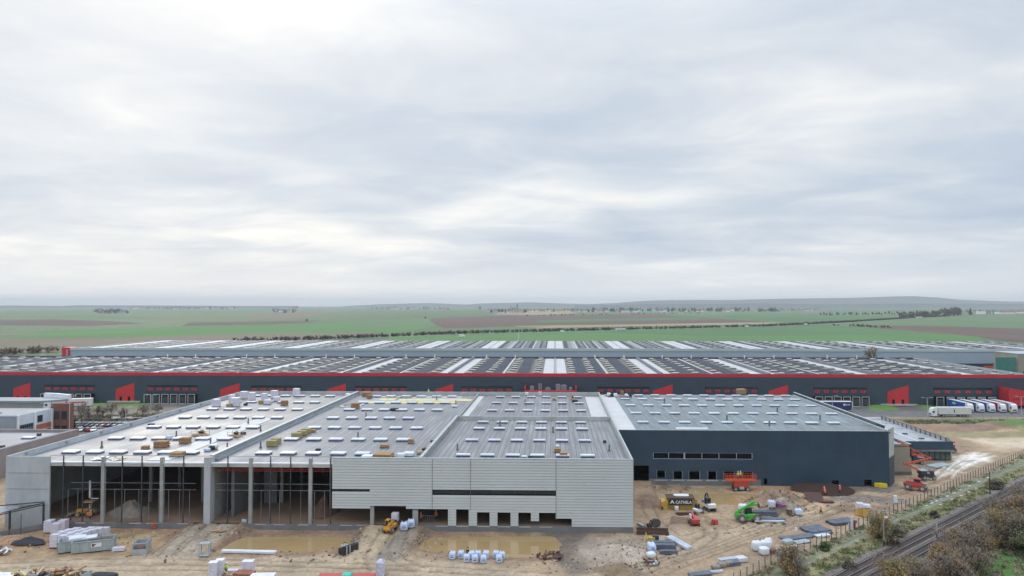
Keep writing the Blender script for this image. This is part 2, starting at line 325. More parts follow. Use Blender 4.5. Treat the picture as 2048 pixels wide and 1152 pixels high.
paint([(-67.5,113),(-59.5,113),(-59.5,128),(-67.5,128)], (.40,.34,.27), .6, .2, .8)
paint([(-34.5,110),(-25.5,110),(-25.5,128),(-34.5,128)], (.52,.41,.28), .6, .3, .85)
paint([(-30,113),(-25.5,112),(-25.3,127),(-28,127)], (.24,.215,.185), .6, .3, .8)
# railway side
paint(PG((1470,1172),(1542,1136),(1633,1099),(1735,1053),(1842,1009),(1930,969),(2040,921),(2300,810),(2300,1300),(1500,1300)), (.17,.185,.075), .8, .7)
path = PG((1500,1172),(1611,1122),(1661,1098),(1736,1064),(1780,1041),(1850,1012),(1920,980),(1985,949),(2048,925),(2200,860))
for dd in (-.75, .75): paintln([(x+.62*dd, y-.78*dd) for x, y in path], (.27,.265,.235), .38, .3, .12, .8)
paintln(PG((1540,1185),(1660,1128),(1750,1085),(1850,1038),(1960,983),(2060,938)), C_DRY, 1.5, 1.2, 1.3, .8)
paintln(PG((1580,1190),(1700,1125),(1800,1072),(1900,1020),(2048,950)), (.165,.225,.06), 1.5, 1.0, 1.1, .85)
rail = PG((1682,1152),(2048,965))
def ext(p, a=60, b=200):
    (x0, y0), (x1, y1) = p[0], p[-1]; L = math.hypot(x1-x0, y1-y0); ux, uy = (x1-x0)/L, (y1-y0)/L
    return [(x0-ux*a, y0-uy*a)]+[(x0, y0), (x1, y1)]+[(x1+ux*b, y1+uy*b)]
RA = ext(rail); (rx0, ry0), (rx1, ry1) = RA[1], RA[2]; RL = math.hypot(rx1-rx0, ry1-ry0); RU = ((rx1-rx0)/RL, (ry1-ry0)/RL); RN = (RU[1], -RU[0])
def off(line, d): return [(x+RN[0]*d, y+RN[1]*d) for x, y in line]
paintln(off(RA, 1.8), (.27,.205,.155), 4.3, .4, .3, 1)
paintln(off(RA, 2.2), C_BAL, 3.6, .4, .15, 1)
paintln(off(RA, 11), (.21,.185,.10), 5.0, 1.5, 1.3, .9)
paintln(off(RA, 22), (.24,.22,.15), 4.0, 1.5, 1.3, .7)
paint(PG((1930,1200),(1960,1140),(2020,1095),(2100,1060),(2300,1000),(2300,1250)), C_GRN, 1.2, .5)
# yards in front of the far warehouse
paint(PG((1640,818),(2300,818),(2300,835),(1640,835)), (.17,.165,.165), 1, .1)
paint(PG((1700,834),(2300,834),(2300,838),(1790,839)), (.33,.25,.17), 1, .3)
paint(PG((1790,838),(2300,838),(2300,845),(1800,845)), (.115,.17,.06), 1, .3)
for q in ([(1726,806),(1800,806),(1815,821),(1745,821)], [(1815,807),(1873,807),(1880,821),(1858,823)], [(158,812),(225,800),(238,808),(200,818),(160,820)], [(236,812),(250,804),(292,808),(300,815),(240,817)]):
    paint(PG(*q), (.13,.24,.06), .8, .3)
paint(PG((1780,808),(1815,808),(1850,822),(1800,822)), (.15,.13,.125), .5, .1)
paint(PG((130,816),(520,813),(480,832),(130,836)), (.27,.23,.175), 1.5, .8, .9)
paint(PG((130,833),(470,829),(455,834),(130,838)), (.50,.47,.41), .5, .1)
paint(PG((130,838.5),(450,835),(420,845),(300,862),(130,870)), (.16,.16,.165), .5, .1)
# relief
def lift(poly, dz, w, j=.4): 
    global HZ
    HZ = HZ+dz*ss(-w, w, sdist(poly, XX, YY)+jit*j)
site_k = ss(-3, 3, sdist(SITE, XX, YY))
HZ = HZ+site_k*(0.22*fine+0.10*fbm(XX, YY, 1.2, 2, 21))*ss(700, 300, YY)
P1 = PG((395,1097),(440,1080),(480,1072),(660,1070),(712,1076),(716,1084),(690,1094),(600,1101),(470,1104),(410,1104))
P2 = PG((842,1080),(870,1072),(1000,1071),(1108,1072),(1118,1085),(1115,1099),(1060,1112),(1005,1112),(960,1104),(870,1102),(838,1096))
P3 = PG((1350,982),(1400,974),(1470,984),(1510,986),(1535,1000),(1520,1008),(1430,1008),(1380,1012),(1372,1000))
for p in (P1, P2, P3): lift(p, -0.55, 1.0, .35)
def mound(px, py, rx, ry, h, n=1.0):
    global HZ
    x0, y0 = G(px, py); d = np.sqrt(((XX-x0)/rx)**2+((YY-y0)/ry)**2)+0.35*n*jit/4
    HZ = HZ+h*ss(1.1, 0.0, d)*(1+.5*fine*n)
def mcol(px, py, rx, ry, c, amt=.9):
    global col
    x0, y0 = G(px, py); d = np.sqrt(((XX-x0)/rx)**2+((YY-y0)/ry)**2)+0.1*jit; k = (ss(1.1, .8, d)*amt)[..., None]; col = col*(1-k)+np.array(c)*k
mcol(1232, 1105, 6.5, 4.5, (.46,.37,.30)); mound(1232, 1105, 6.5, 4.5, 1.1)
mcol(1235, 1142, 4, 2.2, (.25,.18,.11)); mound(1235, 1140, 4, 2, .8)
mcol(1545, 1002, 7.5, 3.8, (.27,.185,.12)); mound(1545, 1004, 7.5, 4.2, 2.0)
mcol(1568, 1020, 4.6, 3.2, (.33,.28,.235)); mound(1568, 1022, 4.4, 3.2, 2.6)
mcol(1725, 1020, 7, 3, (.26,.18,.125)); mound(1725, 1022, 7, 3, .8)
mcol(1350, 975, 4, 3.5, (.23,.15,.105)); mound(1350, 978, 4, 3.5, .9)
mcol(1297, 1005, 2.8, 5, (.25,.17,.12)); mound(1297, 1005, 2.5, 5, .7)
mcol(1735, 1002, 9, 3.5, (.24,.20,.175)); 
mcol(40, 1085, 16, 4.0, (.38,.225,.13)); mound(30, 1090, 14, 4.5, 1.4)
mcol(1985, 853, 10, 9, (.22,.145,.105)); mound(1982, 856, 7, 8, 2.0)
mcol(2030, 850, 14, 13, (.10,.21,.05)); mound(2040, 856, 11, 12, 2.8, .3)
mcol(1795, 850, 10, 9, (.33,.21,.13)); mound(1790, 852, 7, 8, 2.2)
mcol(1900, 860, 9, 6, (.28,.19,.13)); mound(1900, 862, 9, 4, .8)
mcol(1940, 858, 9, 6, (.26,.18,.13)); mound(1945, 860, 9, 4, .9)
for q in ((1765, 815, 9), (1850, 815, 7), (200, 812, 9), (262, 812, 7)): mound(q[0], q[1], q[2], 8, 1.0, .2)
def ramp_up(xa, xb, y0, y1, ztop, side=3.6, rub=True):
    """earth ramp rising towards +Y against the building"""
    global HZ, col
    t = np.clip((YY-y0)/(y1-y0), 0, 1); inner = np.clip(np.minimum(XX-xa, xb-XX)+.2, -99, 0); k = np.clip(1+inner/(side*np.maximum(t, .15)), 0, 1); k = k*k*(3-2*k)
    m = (YY > y0-.5) & (YY < y1+6); top = ztop*t
    HZ = np.where(m, np.maximum(HZ, top*k+HZ*(1-k)+(k > .02)*(k < .98)*fine*.5), HZ)
    if rub:
        e = (ss(0, .25, k)*ss(1, .8, k)*m*ss(.05, .4, t))[..., None]; col = col*(1-.85*e)+np.array((.25,.17,.115))*.85*e
ramp_up(-67.3, -59.0, 112.5, 127.4, 1.15); ramp_up(-34.3, -25.6, 111.5, 127.4, 1.15); ramp_up(15.2, 21.6, 143.5, 161, 1.1, 1.5)
ramp_up(-9, 9, 1000, 1001, 0)
lift([(46, 145), (70, 145), (70, 156), (46, 156)], 0.5, 2.5, .4)      # raised earth by the circular pad
# tyre tracks: shallow ruts with darker bottoms and raised ridges
def rut(pts, gauge=2.2, c=(.20,.14,.09), amt=.62, dz=.16):
    global HZ
    for s_ in (-gauge/2, gauge/2):
        q = []
        for i, (x, y) in enumerate(pts):
            a = pts[min(i+1, len(pts)-1)]; b = pts[max(i-1, 0)]; L = math.hypot(a[0]-b[0], a[1]-b[1]) or 1; q.append((x-(a[1]-b[1])/L*s_, y+(a[0]-b[0])/L*s_))
        dm = paintln(q, c, .22, .16, .05, amt); HZ -= dz*ss(.5, .1, dm)-dz*.5*ss(.45, .6, dm)*ss(.95, .7, dm)
def curve(*p):
    p = [G(*q) for q in p]; out = []
    for i in range(len(p)-1):
        p0, p1, p2, p3 = p[max(i-1, 0)], p[i], p[i+1], p[min(i+2, len(p)-1)]
        for t in np.linspace(0, 1, 7)[:-1]:
            out.append(tuple(.5*((2*b)+(c-a)*t+(2*a-5*b+4*c-d)*t*t+(3*b-a-3*c+d)*t**3) for a, b, c, d in zip(p0, p1, p2, p3)))
    return out+[p[-1]]
for p in ([(-50,1135),(200,1122),(500,1126),(800,1135),(1100,1152)], [(-50,1145),(300,1135),(700,1140),(900,1152)], [(760,1152),(745,1110),(772,1075),(790,1055)], [(840,1140),(790,1112),(800,1080),(808,1055)],
          [(1180,1152),(1330,1120),(1420,1070),(1400,1040)], [(1240,1152),(1400,1105),(1560,1050),(1750,1000),(1890,950),(1960,920)], [(1300,1152),(1450,1095),(1600,1045),(1780,985),(1860,965)],
          [(1300,1060),(1360,1035),(1440,1030),(1530,1050),(1640,1020)], [(1290,1000),(1310,1040),(1360,1075),(1420,1060)], [(1880,955),(1920,925),(1950,910),(1935,895),(1900,880)], [(1850,960),(1900,930),(1925,915),(1915,900)],
          [(1860,965),(1930,935),(1975,915),(2048,895)], [(330,1112),(360,1085),(415,1052)], [(365,1112),(395,1085),(435,1052)], [(1390,1060),(1470,1060),(1540,1030),(1640,1000),(1720,1000)]):
    rut(curve(*p))
for p in ([(1890,955),(1930,922),(1965,905)], [(1860,958),(1910,930),(1945,915)]): rut(curve(*p), 2.4, (.82,.77,.68), .7, -.06)
col *= (1+(.42*fine+.35*fbm(XX, YY, 1.1, 2, 44))*ss(400, 240, YY))[..., None]
# flat under the buildings so that nothing pokes through their floors
HZ = np.where((XX > -104) & (XX < 15) & (YY > 127.2) & (YY < 226), np.minimum(HZ, .3), HZ)
HZ = np.where((XX > 14) & (XX < 81) & (YY > 161) & (YY < 226), np.minimum(HZ, .3), HZ)
ny, nx = XX.shape
gm = bpy.data.meshes.new('ground'); vv = np.stack([XX, YY, HZ], -1).reshape(-1, 3).astype(np.float32)
ii = (np.arange(ny-1)[:, None]*nx+np.arange(nx-1)[None, :]).reshape(-1); ff = np.stack([ii, ii+1, ii+nx+1, ii+nx], -1).astype(np.int32)
gm.vertices.add(len(vv)); gm.vertices.foreach_set('co', vv.ravel()); gm.loops.add(ff.size); gm.loops.foreach_set('vertex_index', ff.ravel())
gm.polygons.add(len(ff)); gm.polygons.foreach_set('loop_start', np.arange(0, ff.size, 4, dtype=np.int32)); gm.polygons.foreach_set('loop_total', np.full(len(ff), 4, np.int32))
gm.polygons.foreach_set('use_smooth', np.ones(len(ff), bool)); gm.update(calc_edges=True)
ca = gm.color_attributes.new('soil', 'FLOAT_COLOR', 'POINT'); ca.data.foreach_set('color', np.concatenate([np.clip(col, 0.01, .95).reshape(-1, 3), np.ones((len(vv), 1))], 1).astype(np.float32).ravel())
def ground_mat():
    m = bpy.data.materials.new('ground_soil'); m.use_nodes = True; nt = m.node_tree; L = nt.links; b = nt.nodes['Principled BSDF']
    at = node(nt, 'ShaderNodeAttribute', attribute_name='soil'); tc = node(nt, 'ShaderNodeTexCoord')
    n1 = node(nt, 'ShaderNodeTexNoise', i_Scale=1.5, i_Detail=10.0, i_Roughness=0.78); L.new(tc.outputs['Object'], n1.inputs['Vector'])
    n2 = node(nt, 'ShaderNodeTexNoise', i_Scale=0.16, i_Detail=9.0, i_Roughness=0.68); L.new(tc.outputs['Object'], n2.inputs['Vector'])
    a = node(nt, 'ShaderNodeMapRange', n_1=0.3, n_2=0.7, n_3=0.62, n_4=1.32); L.new(n1.outputs['Fac'], a.inputs[0])
    c = node(nt, 'ShaderNodeMapRange', n_1=0.34, n_2=0.62, n_3=1.08, n_4=0.82); L.new(n2.outputs['Fac'], c.inputs[0])
    k = node(nt, 'ShaderNodeMath', operation='MULTIPLY'); L.new(a.outputs[0], k.inputs[0]); L.new(c.outputs[0], k.inputs[1])
    s = node(nt, 'ShaderNodeVectorMath', operation='SCALE'); L.new(at.outputs['Color'], s.inputs[0]); L.new(k.outputs[0], s.inputs['Scale']); L.new(s.outputs[0], b.inputs['Base Color'])
    r = node(nt, 'ShaderNodeMapRange', n_1=0.50, n_2=0.64, n_3=0.9, n_4=0.42); L.new(n2.outputs['Fac'], r.inputs[0]); L.new(r.outputs[0], b.inputs['Roughness'])
    bp = node(nt, 'ShaderNodeBump', i_Strength=0.5, i_Distance=0.25); L.new(n1.outputs['Fac'], bp.inputs['Height']); L.new(bp.outputs[0], b.inputs['Normal']); b.inputs['Specular IOR Level'].default_value = .3; return m
gm.materials.append(ground_mat()); go = bpy.data.objects.new('ground', gm); COL.objects.link(go); tag(go, kind='structure')
def gz(x, y):
    i = int(np.clip(np.searchsorted(xs, x)-1, 0, nx-2)); j = int(np.clip(np.searchsorted(ys, y)-1, 0, ny-2))
    return float(max(HZ[j:j+2, i:i+2].max(), -.25))
# muddy water
wm = mat('muddy_water', (.44,.31,.155), (.40,.275,.13), .15, .02, spec=.7, detail=2)
for nm, p in (('puddle', P1), ('puddle', P2), ('puddle', P3)):
    cx_, cy_ = sum(q[0] for q in p)/len(p), sum(q[1] for q in p)/len(p)
    q = [(cx_+(x-cx_)*1.08, cy_+(y-cy_)*1.25) for x, y in p]
    w = MB().add([(x, y, -.24) for x, y in q], [tuple(range(len(q)))[::-1] if False else tuple(range(len(q)))]).build(nm, wm); tag(w, kind='structure')
    if w.data.polygons[0].normal.z < 0: w.data.flip_normals()
# ------------------------------------------------------------------ farmland: each field a crop or bare soil standing a little above the plain
def field_mat(name, c, c2, sc=.004):
    return mat('field_'+name, c, c2, sc, .95, detail=6, stretch=(1, .35, 1))
FM = dict(g=field_mat('green', (.075,.17,.055), (.065,.14,.05)), g2=field_mat('pale_green', (.11,.18,.075), (.095,.155,.07)), g3=field_mat('bright_green', (.085,.20,.05), (.07,.165,.045), .006),
          b=field_mat('ploughed', (.115,.08,.062), (.09,.065,.05)), b2=field_mat('stubble', (.19,.155,.105), (.15,.13,.085)), y=field_mat('straw', (.33,.27,.15), (.25,.23,.12)), r=field_mat('reddish_soil', (.13,.08,.062), (.10,.068,.052)),
          o=field_mat('olive', (.155,.18,.085), (.13,.15,.075)))
FIELDS = [('g', [(-100,614.5),(2150,614.5),(2150,690),(-100,720)]),
 ('g2', [(-50,618),(700,618),(640,624),(-50,628)]), ('b2', [(-50,633),(150,632),(300,634),(120,637),(-50,639)]), ('b', [(-60,641),(60,640),(110,639),(210,642),(290,647),(170,652),(-60,650)]),
 ('o', [(270,631),(420,628),(660,620),(700,622),(520,632),(400,636)]), ('b2', [(500,629),(640,620),(660,621),(620,634),(560,640),(500,636)]), ('b', [(365,652),(378,645),(640,641),(620,646),(520,649)]),
 ('g2', [(-50,628),(250,630),(340,638),(-50,634)]), ('g3', [(100,662),(300,655),(512,650),(860,641),(880,652),(800,664),(512,667),(300,674),(0,676)]), ('b2', [(-80,667),(30,668),(90,669),(-80,671)]),
 ('g2', [(700,641),(860,638),(868,652),(700,651)]),
 ('b2', [(-100,677),(250,675),(512,667),(760,664),(700,676),(512,682),(430,685),(200,697),(100,705),(-100,708)]),
 ('y', [(985,629),(1010,622),(1150,621),(1170,625),(1100,630)]), ('g2', [(1150,622),(1340,621),(1700,624),(1820,634),(1560,645),(1480,640),(1330,628),(1180,630)]), ('g', [(1450,626),(1620,628),(1800,633),(1700,641),(1560,643),(1450,636)]),
 ('r', [(860,638),(900,635),(1024,631),(1220,628),(1318,627),(1355,634),(1480,640),(1540,644),(1400,646),(1250,650),(1080,653),(890,656),(872,650),(860,643)]),
 ('g', [(1070,641),(1200,637.5),(1385,636),(1420,639),(1300,640.5),(1080,645)]), ('y', [(1030,652),(1280,648.5),(1500,645),(1570,644.5),(1540,648),(1280,652.5),(1040,657)]), ('g2', [(900,657),(1030,653),(1100,653),(1040,658),(905,663)]),
 ('g3', [(780,672),(1024,666),(1280,659),(1536,652),(1640,650),(1800,660),(1960,674),(1980,690),(760,692)]), ('g', [(1150,664),(1330,658),(1536,653),(1640,650),(1800,660),(1900,669),(1400,672)]),
 ('g2', [(1600,648),(1800,637),(1930,632),(2150,628),(2150,662),(2048,658),(1850,652),(1700,652)]), ('r', [(1700,651.5),(1850,651.5),(2048,657),(2150,660),(2150,690),(2000,680),(1960,674),(1800,660)])]
for i, (k, p) in enumerate(FIELDS):
    if i == 0: continue
    z = 0.03+0.012*i; q = [G(a, max(b, 614.0), z) for a, b in p]
    o = MB().add([(x, y, z) for x, y in q], [tuple(range(len(q)))]).build('field', FM[k])
    bm = bmesh.new(); bm.from_mesh(o.data); bmesh.ops.triangulate(bm, faces=bm.faces); bmesh.ops.recalc_face_normals(bm, faces=bm.faces); bm.to_mesh(o.data); bm.free()
    if o.data.polygons[0].normal.z < 0: o.data.flip_normals()
    tag(o, kind='structure')
# far hills, two ranges with real depth
def hills(name, pts, dist, depth, c):
    b = MB(); n = len(pts); vs = []
    for px, py in pts:
        d = _dir(px, 612); t = dist/d[1]; x = d[0]*t; h = (610-py)*dist/F+H; vs += [(x-0, dist-depth*.5, -2), (x, dist, h), (x*1.1, dist+depth, h*.8), (x*1.12, dist+depth*1.2, -2)]
    fs = []
    for i in range(n-1):
        for k in range(3): a = i*4+k; fs.append((a, a+4, a+5, a+1))
    b.add(vs, fs); return tag(b.build(name, c, smooth=False), kind='structure')
hm = mat('wooded_hill', (.06,.09,.055), (.045,.06,.045), .003, .95)
hills('hills', [(700,611.5),(760,608.5),(860,606),(930,609),(960,607),(1060,604.5),(1130,607),(1180,608),(1230,606),(1300,601),(1380,600),(1470,600),(1560,597.5),(1700,596),(1790,593),(1830,592.5),(1880,595.5),(1920,599.5),(2000,602.5),(2100,604),(2300,606)], 13500, 2500, hm)
hills('hills', [(1150,611),(1240,609.5),(1340,608),(1420,608),(1500,607),(1620,608.5),(1720,608.5),(1800,607),(1950,607.5),(2200,609)], 9500, 900, hm)
hills('hills', [(-200,611.5),(0,611),(120,612),(160,610.5),(320,611),(480,612),(600,612)], 9800, 900, hm)
# air: one closed box of even haze round everything
hb = MB().box(-21000, -20500, -3.5, 21000, 20600, 225).build('haze', (hzm := bpy.data.materials.new('haze'))); tag(hb, kind='stuff')
hzm.use_nodes = True; hn = hzm.node_tree; hn.nodes.remove(hn.nodes['Principled BSDF'])
pv_ = node(hn, 'ShaderNodeVolumePrincipled'); pv_.inputs['Color'].default_value = (.86,.93,1,1); pv_.inputs['Anisotropy'].default_value = 0.1; pv_.inputs['Density'].default_value = 0.00007
hn.links.new(pv_.outputs[0], hn.nodes['Material Output'].inputs['Volume']); hb.display_type = 'WIRE'
# ================================================================== buildings
def holes_wall(b, x0, x1, z0, z1, holes, y0, y1, m=0, course=None, mj=1):
    """wall in the xz plane with rectangular openings; with course= each board is a real overlapping strip"""
    X = sorted({x0, x1, *[h[0] for h in holes], *[h[1] for h in holes]}); X = [x for x in X if x0 <= x <= x1]
    Z = sorted({z0, z1, *[h[2] for h in holes], *[h[3] for h in holes]}); Z = [z for z in Z if z0 <= z <= z1]
    if course:
        n = int(round((z1-z0)/course)); zs = [z1-i*(z1-z0)/n for i in range(n+1)]
        for i in range(n):
            a, c = zs[i+1], zs[i]; mid_ = (a+c)/2; run = None
            for k in range(len(X)-1):
                xm = (X[k]+X[k+1])/2; solid = not any(h[0] <= xm <= h[1] and h[2] <= mid_ <= h[3] for h in holes)
                if solid: run = [X[k], X[k+1]] if run is None else [run[0], X[k+1]]
                if run and (not solid or k == len(X)-2):
                    xa, xb = run; g = .035
                    b.add([(xa,y0-.07,a+g),(xb,y0-.07,a+g),(xb,y0-.01,c-.01),(xa,y0-.01,c-.01),(xa,y1,a),(xb,y1,a),(xb,y1,c),(xa,y1,c)], [(0,1,2,3),(4,7,6,5),(0,3,7,4),(1,5,6,2),(3,2,6,7)], m)
                    b.add([(xa,y0-.07,a+g),(xb,y0-.07,a+g),(xb,y0+.02,a+.001),(xa,y0+.02,a+.001)], [(3,2,1,0)], mj); run = None  # underside of the lap gets a darker material, its shade put into colour
        return b
    rows = []
    for j in range(len(Z)-1):
        k = 0
        while k < len(X)-1:
            def solid(k): xm, zm = (X[k]+X[k+1])/2, (Z[j]+Z[j+1])/2; return not any(h[0] < xm < h[1] and h[2] < zm < h[3] for h in holes)
            if solid(k):
                e = k
                while e+1 < len(X)-1 and solid(e+1): e += 1
                b.box(X[k], y0, Z[j], X[e+1], y1, Z[j+1], m); k = e+1
            else: k += 1
    return b
def skylight_at(cx, cy, z, w=3.0, d=2.0, h=.42):
    b = MB(); b.box(cx-w/2+.12, cy-d/2+.12, z, cx+w/2-.12, cy+d/2-.12, z+h-.12, 1); b.cbox((cx, cy, z+h), (w*random.uniform(.94, 1.03), d*random.uniform(.92, 1.04), .2), 0, taper=.94, rz=random.uniform(-.02, .02)); return b
def limited(items, limit, name, mats, parent, stuff_name=None, key=None):
    """the nearest `limit` pieces become parts of their own, the rest one stuff part"""
    items = sorted(items, key=lambda t: t[0]); bm0 = items[:limit]
    for _, b in bm0: b.build(name, mats, parent)
    if len(items) > limit:
        r = MB()
        for _, b in items[limit:]: r.add(b.v, [], 0); base = len(r.v)-len(b.v); r.f.extend([tuple(base+i for i in f) for f in b.f]); r.m.extend(b.m)
        tag(r.build(stuff_name or name, mats, parent), kind='stuff')
def dist(x, y): return math.hypot(x, y)
ZR = 12.3
R1 = seam_mat('roof_wet_pale', (.30,.29,.285), (.215,.205,.20), (.13,.13,.135), 1.05, .13, 0, .34, .6, .07, .05, seamvar=.1)
R2 = seam_mat('roof_wet_mid', (.25,.255,.27), (.175,.18,.195), (.07,.075,.085), 1.05, .15, 0, .34, .6, .09, .05, cross=7.1, seamvar=.15)
R3 = seam_mat('roof_felt_grey', (.255,.26,.27), (.19,.195,.205), (.065,.07,.08), 1.05, .15, 0, .4, .65, .12, .05, cross=7.1, seamvar=.25)
R4 = seam_mat('roof_membrane_blue', (.175,.225,.24), (.10,.13,.15), (.36,.42,.45), 5.2, .16, 0, .22, .5, .075, .1, cross=6.4, seamvar=.0)
XL, X12, X23, X3R, YF, YB, YM = -104.0, -65.3, -25.3, 14.35, 127.5, 225.0, 176.6
wh = thing('unfinished_warehouse', 'long unfinished concrete warehouse with open front bays and pale grey cladding on its right half', 'warehouse', (-45, 176, 0))
def P_(b, name, mats):            # parts are built in world coordinates and moved into the parent's frame
    o = b.build(name, mats, wh); o.location = (45, -176, 0); return o
class At:
    def __init__(s, root): s.root = root; s.l = root.location.copy()
    def __call__(s, b, name, mats, parent=None, smooth=False, label=None, stuff=False):
        o = b.build(name, mats, parent or s.root, smooth)
        if parent is None: o.location = -s.l
        if label: o['label'] = label
        if stuff: o['kind'] = 'stuff'
        return o
A = At(wh)
A(MB().box(XL+.3, YF+.4, .95, X3R-.2, YB-.4, 1.12), 'floor', mat('site_floor', (.33,.22,.15), (.22,.15,.10), .12, .85, bump=.3, bscale=1.5))
A(MB().box(XL+.35, YF+.35, ZR-.35, X12-.3, YB-.3, ZR), 'roof', R1, label='pale wet roof sheets over the left bay')
A(MB().box(X12+.3, YF+.35, ZR-.35, X23-.25, YB-.3, ZR), 'roof', R2, label='dark striped roof sheets over the middle bay')
A(MB().box(X23+.25, YF+.35, ZR-.35, X3R-.3, YM-.2, ZR), 'roof', R3, label='grey ribbed roof over the right bay')
A(MB().box(X23+.25, YM+.2, ZR-.35, X3R-.3, YB-.3, ZR), 'roof', R2)
A(MB().box(9.6, YM+.3, ZR, X3R-.35, YB-4, ZR+.06), 'membrane_strip', M['whiteroof']); A(MB().box(X23+.4, YM+.6, ZR, X23+2.2, YB-3, ZR+.05), 'membrane_strip', M['whiteroof'])
# firewalls and parapets
pw = MB().box(XL, YF-.3, -.4, XL+.35, YB, 13.4)
for k in range(9): pw.box(XL+.35, YF+4+11*k, ZR, XL+.62, YF+4.5+11*k, 13.2, 1)
A(pw, 'left_wall', [M['panel'], M['concrete']])
A(MB().box(XL+.35, YF-.3, -.4, -95.5, YF, 13.35), 'front_panel', mat('big_panel', (.50,.525,.54), (.36,.385,.41), .22, .8, stretch=(1,1,.45)))
pj = MB()
for z in (10.2, 7.2, 4.2): pj.box(XL+.36, YF-.33, z, -95.5, YF-.31, z+.06)
A(pj, 'panel_joint', M['plinth'])
A(MB().box(XL+.35, YB-.3, 0, X3R, YB, 13.4), 'rear_wall', M['beam'])
A(MB().box(X12-.3, YF+1.3, 0, X12+.3, YB-.3, 13.4), 'firewall', M['concrete'])
A(MB().box(X23-.22, YF+.9, ZR-4, X23+.22, YM, 13.35).box(X23-.2, YM, 0, X23+.2, YB-.3, 12.9), 'firewall', M['concrete'])
A(MB().box(X23+.22, YM-.2, 0, X3R-.25, YM+.2, 13.3), 'cross_wall', M['beam'])
A(MB().box(X3R-.25, YF, -.2, X3R, YB-.3, 13.35), 'right_wall', M['beam'])
A(MB().box(XL+.35, YF+2.0, ZR, XL+1.0, YB-2, ZR+.25).box(X12+.3, YF+2, ZR, X12+.9, YB-2, ZR+.3), 'gutter', mat('blue_grey_flashing', (.30,.37,.43), (.22,.28,.34), .3, .35))
cp = MB().box(X12-.42, YF+1.2, 13.4, X12+.42, YB-.2, 13.5).box(X23-.32, YF+.8, 13.35, X23+.32, YM+.1, 13.45)
A(cp, 'wall_cap', M['galv'])
# plinth with dock sills
pl = MB(); z0 = -.7
for a, c in ((-96.3, -67.8), (-58.8, -34.5), (-25.5, X3R)): pl.box(a, YF-.42, z0, c, YF-.05, 1.12)
pl.box(-67.8, YF-.3, z0, -58.8, YF-.05, .9).box(-34.5, YF-.3, z0, -25.5, YF-.05, .9)
A(pl, 'plinth', M['plinth'])
sills = [(-93.5,-91.6),(-90.3,-88.3),(-87,-84.8),(-80,-77.8),(-76.7,-74.4),(-70.8,-68.8),(-56,-54),(-52.5,-50.5),(-48,-46),(-44.5,-42.4),(-40,-37.9),(-36.9,-34.8)]+[(WX(a, YF), WX(c, YF)) for a, c in ((873,897),(914,938),(955,980),(996,1021),(1038,1062),(1079,1103))]
for a, c in sills: A(MB().box(a, YF-.47, .93, c, YF-.43, 1.08), 'dock_sill', M['beam'])
# frame: concrete columns, thin steel posts and rails
for px, w in ((210,.62),(327,.62),(504,.62),(623,.62)):
    x = WX(px, YF); A(MB().box(x-w/2, YF-.25, 1.0, x+w/2, YF+.3, 13.25), 'column', M['concrete'])
A(MB().box(X12-.62, YF-.35, .4, X12+.62, YF+1.3, 13.35), 'pier', M['panel'])
for px, a, w in ((746,4.8,.7),(832,3.9,1.0)): x = WX(px, YF); A(MB().box(x-w/2, YF-.15, 1.0, x+w/2, YF+.35, a), 'column', M['concrete'])
for x in (-84.2, -73.2, -56.6, -45.5, -35, -16, -4, 6):
    for yy in (141, 152, 166, 182): A(MB().box(x-.28, yy-.28, 1.1, x+.28, yy+.28, ZR-.4), 'column', M['concrete'])
for px in (132,171,249,288,371,459,544,584,664): x = WX(px, YF); A(MB().box(x-.08, YF-.32, 1.1, x+.08, YF-.14, 13.6), 'steel_post', M['dark_steel'])
rl = MB().box(-95.5, YF-.32, 13.58, -42, YF-.24, 13.66)
A(rl, 'top_rail', M['grey_steel'])
rl = MB()
for a, c in ((-91.4, -67.5), (-63.5, -42)):
    for z in (8.45, 7.25): rl.box(a, YF-.2, z, c, YF-.14, z+.06)
A(rl, 'side_rail', M['grey_steel'])
dp = MB()
for a in (-92.0, -87.4, -83.0, -78.4, -74.6, -70.6, -57.0, -53.5, -49.5, -45.0):
    for q in (0, 1.9): A(MB().box(a+q, YF-.2, 1.1, a+q+.055, YF-.14, 7.25), 'door_post', M['grey_steel'])
bmx = MB(); bmx.box(-95.5, YF-.05, 11.55, X12-.6, YF+.35, 12.12).box(X12+.6, YF-.05, 11.55, -41.6, YF+.35, 12.12); A(bmx, 'beam', M['beam'])
bmx = MB(); bmx.box(-95.5, YF-.12, 12.12, X12-.6, YF+.34, 12.36).box(X12+.6, YF-.12, 12.12, -41.6, YF+.34, 12.36); A(bmx, 'eave', M['white'])
pp = MB()
for z in (10.7, 10.35): pp.cyl((-64.5, YF+2, z), (-26, YF+2, z), .09, n=6)
for k in range(11): pp.cyl((-63+3.6*k, YF+2, 10.7), (-63+3.6*k, YF+2, 11.9), .05, n=5)
A(pp, 'sprinkler_pipe', M['mred'])
A(MB().box(-60.2, 140.5, 1.1, -57.5, 140.8, 12).box(-62.5, 131, 1.1, -61.9, 150, 12), 'inner_wall', M['plinth'])
A(MB().cyl((-90.3,131,4.6),(-90.3,131,7.9),.18).cyl((-90.3,131,1.2),(-90.3,131,3.4),.13).box(-90.1,130.9,4.4,-88.6,131.1,4.55), 'drain_pipe', M['white'])
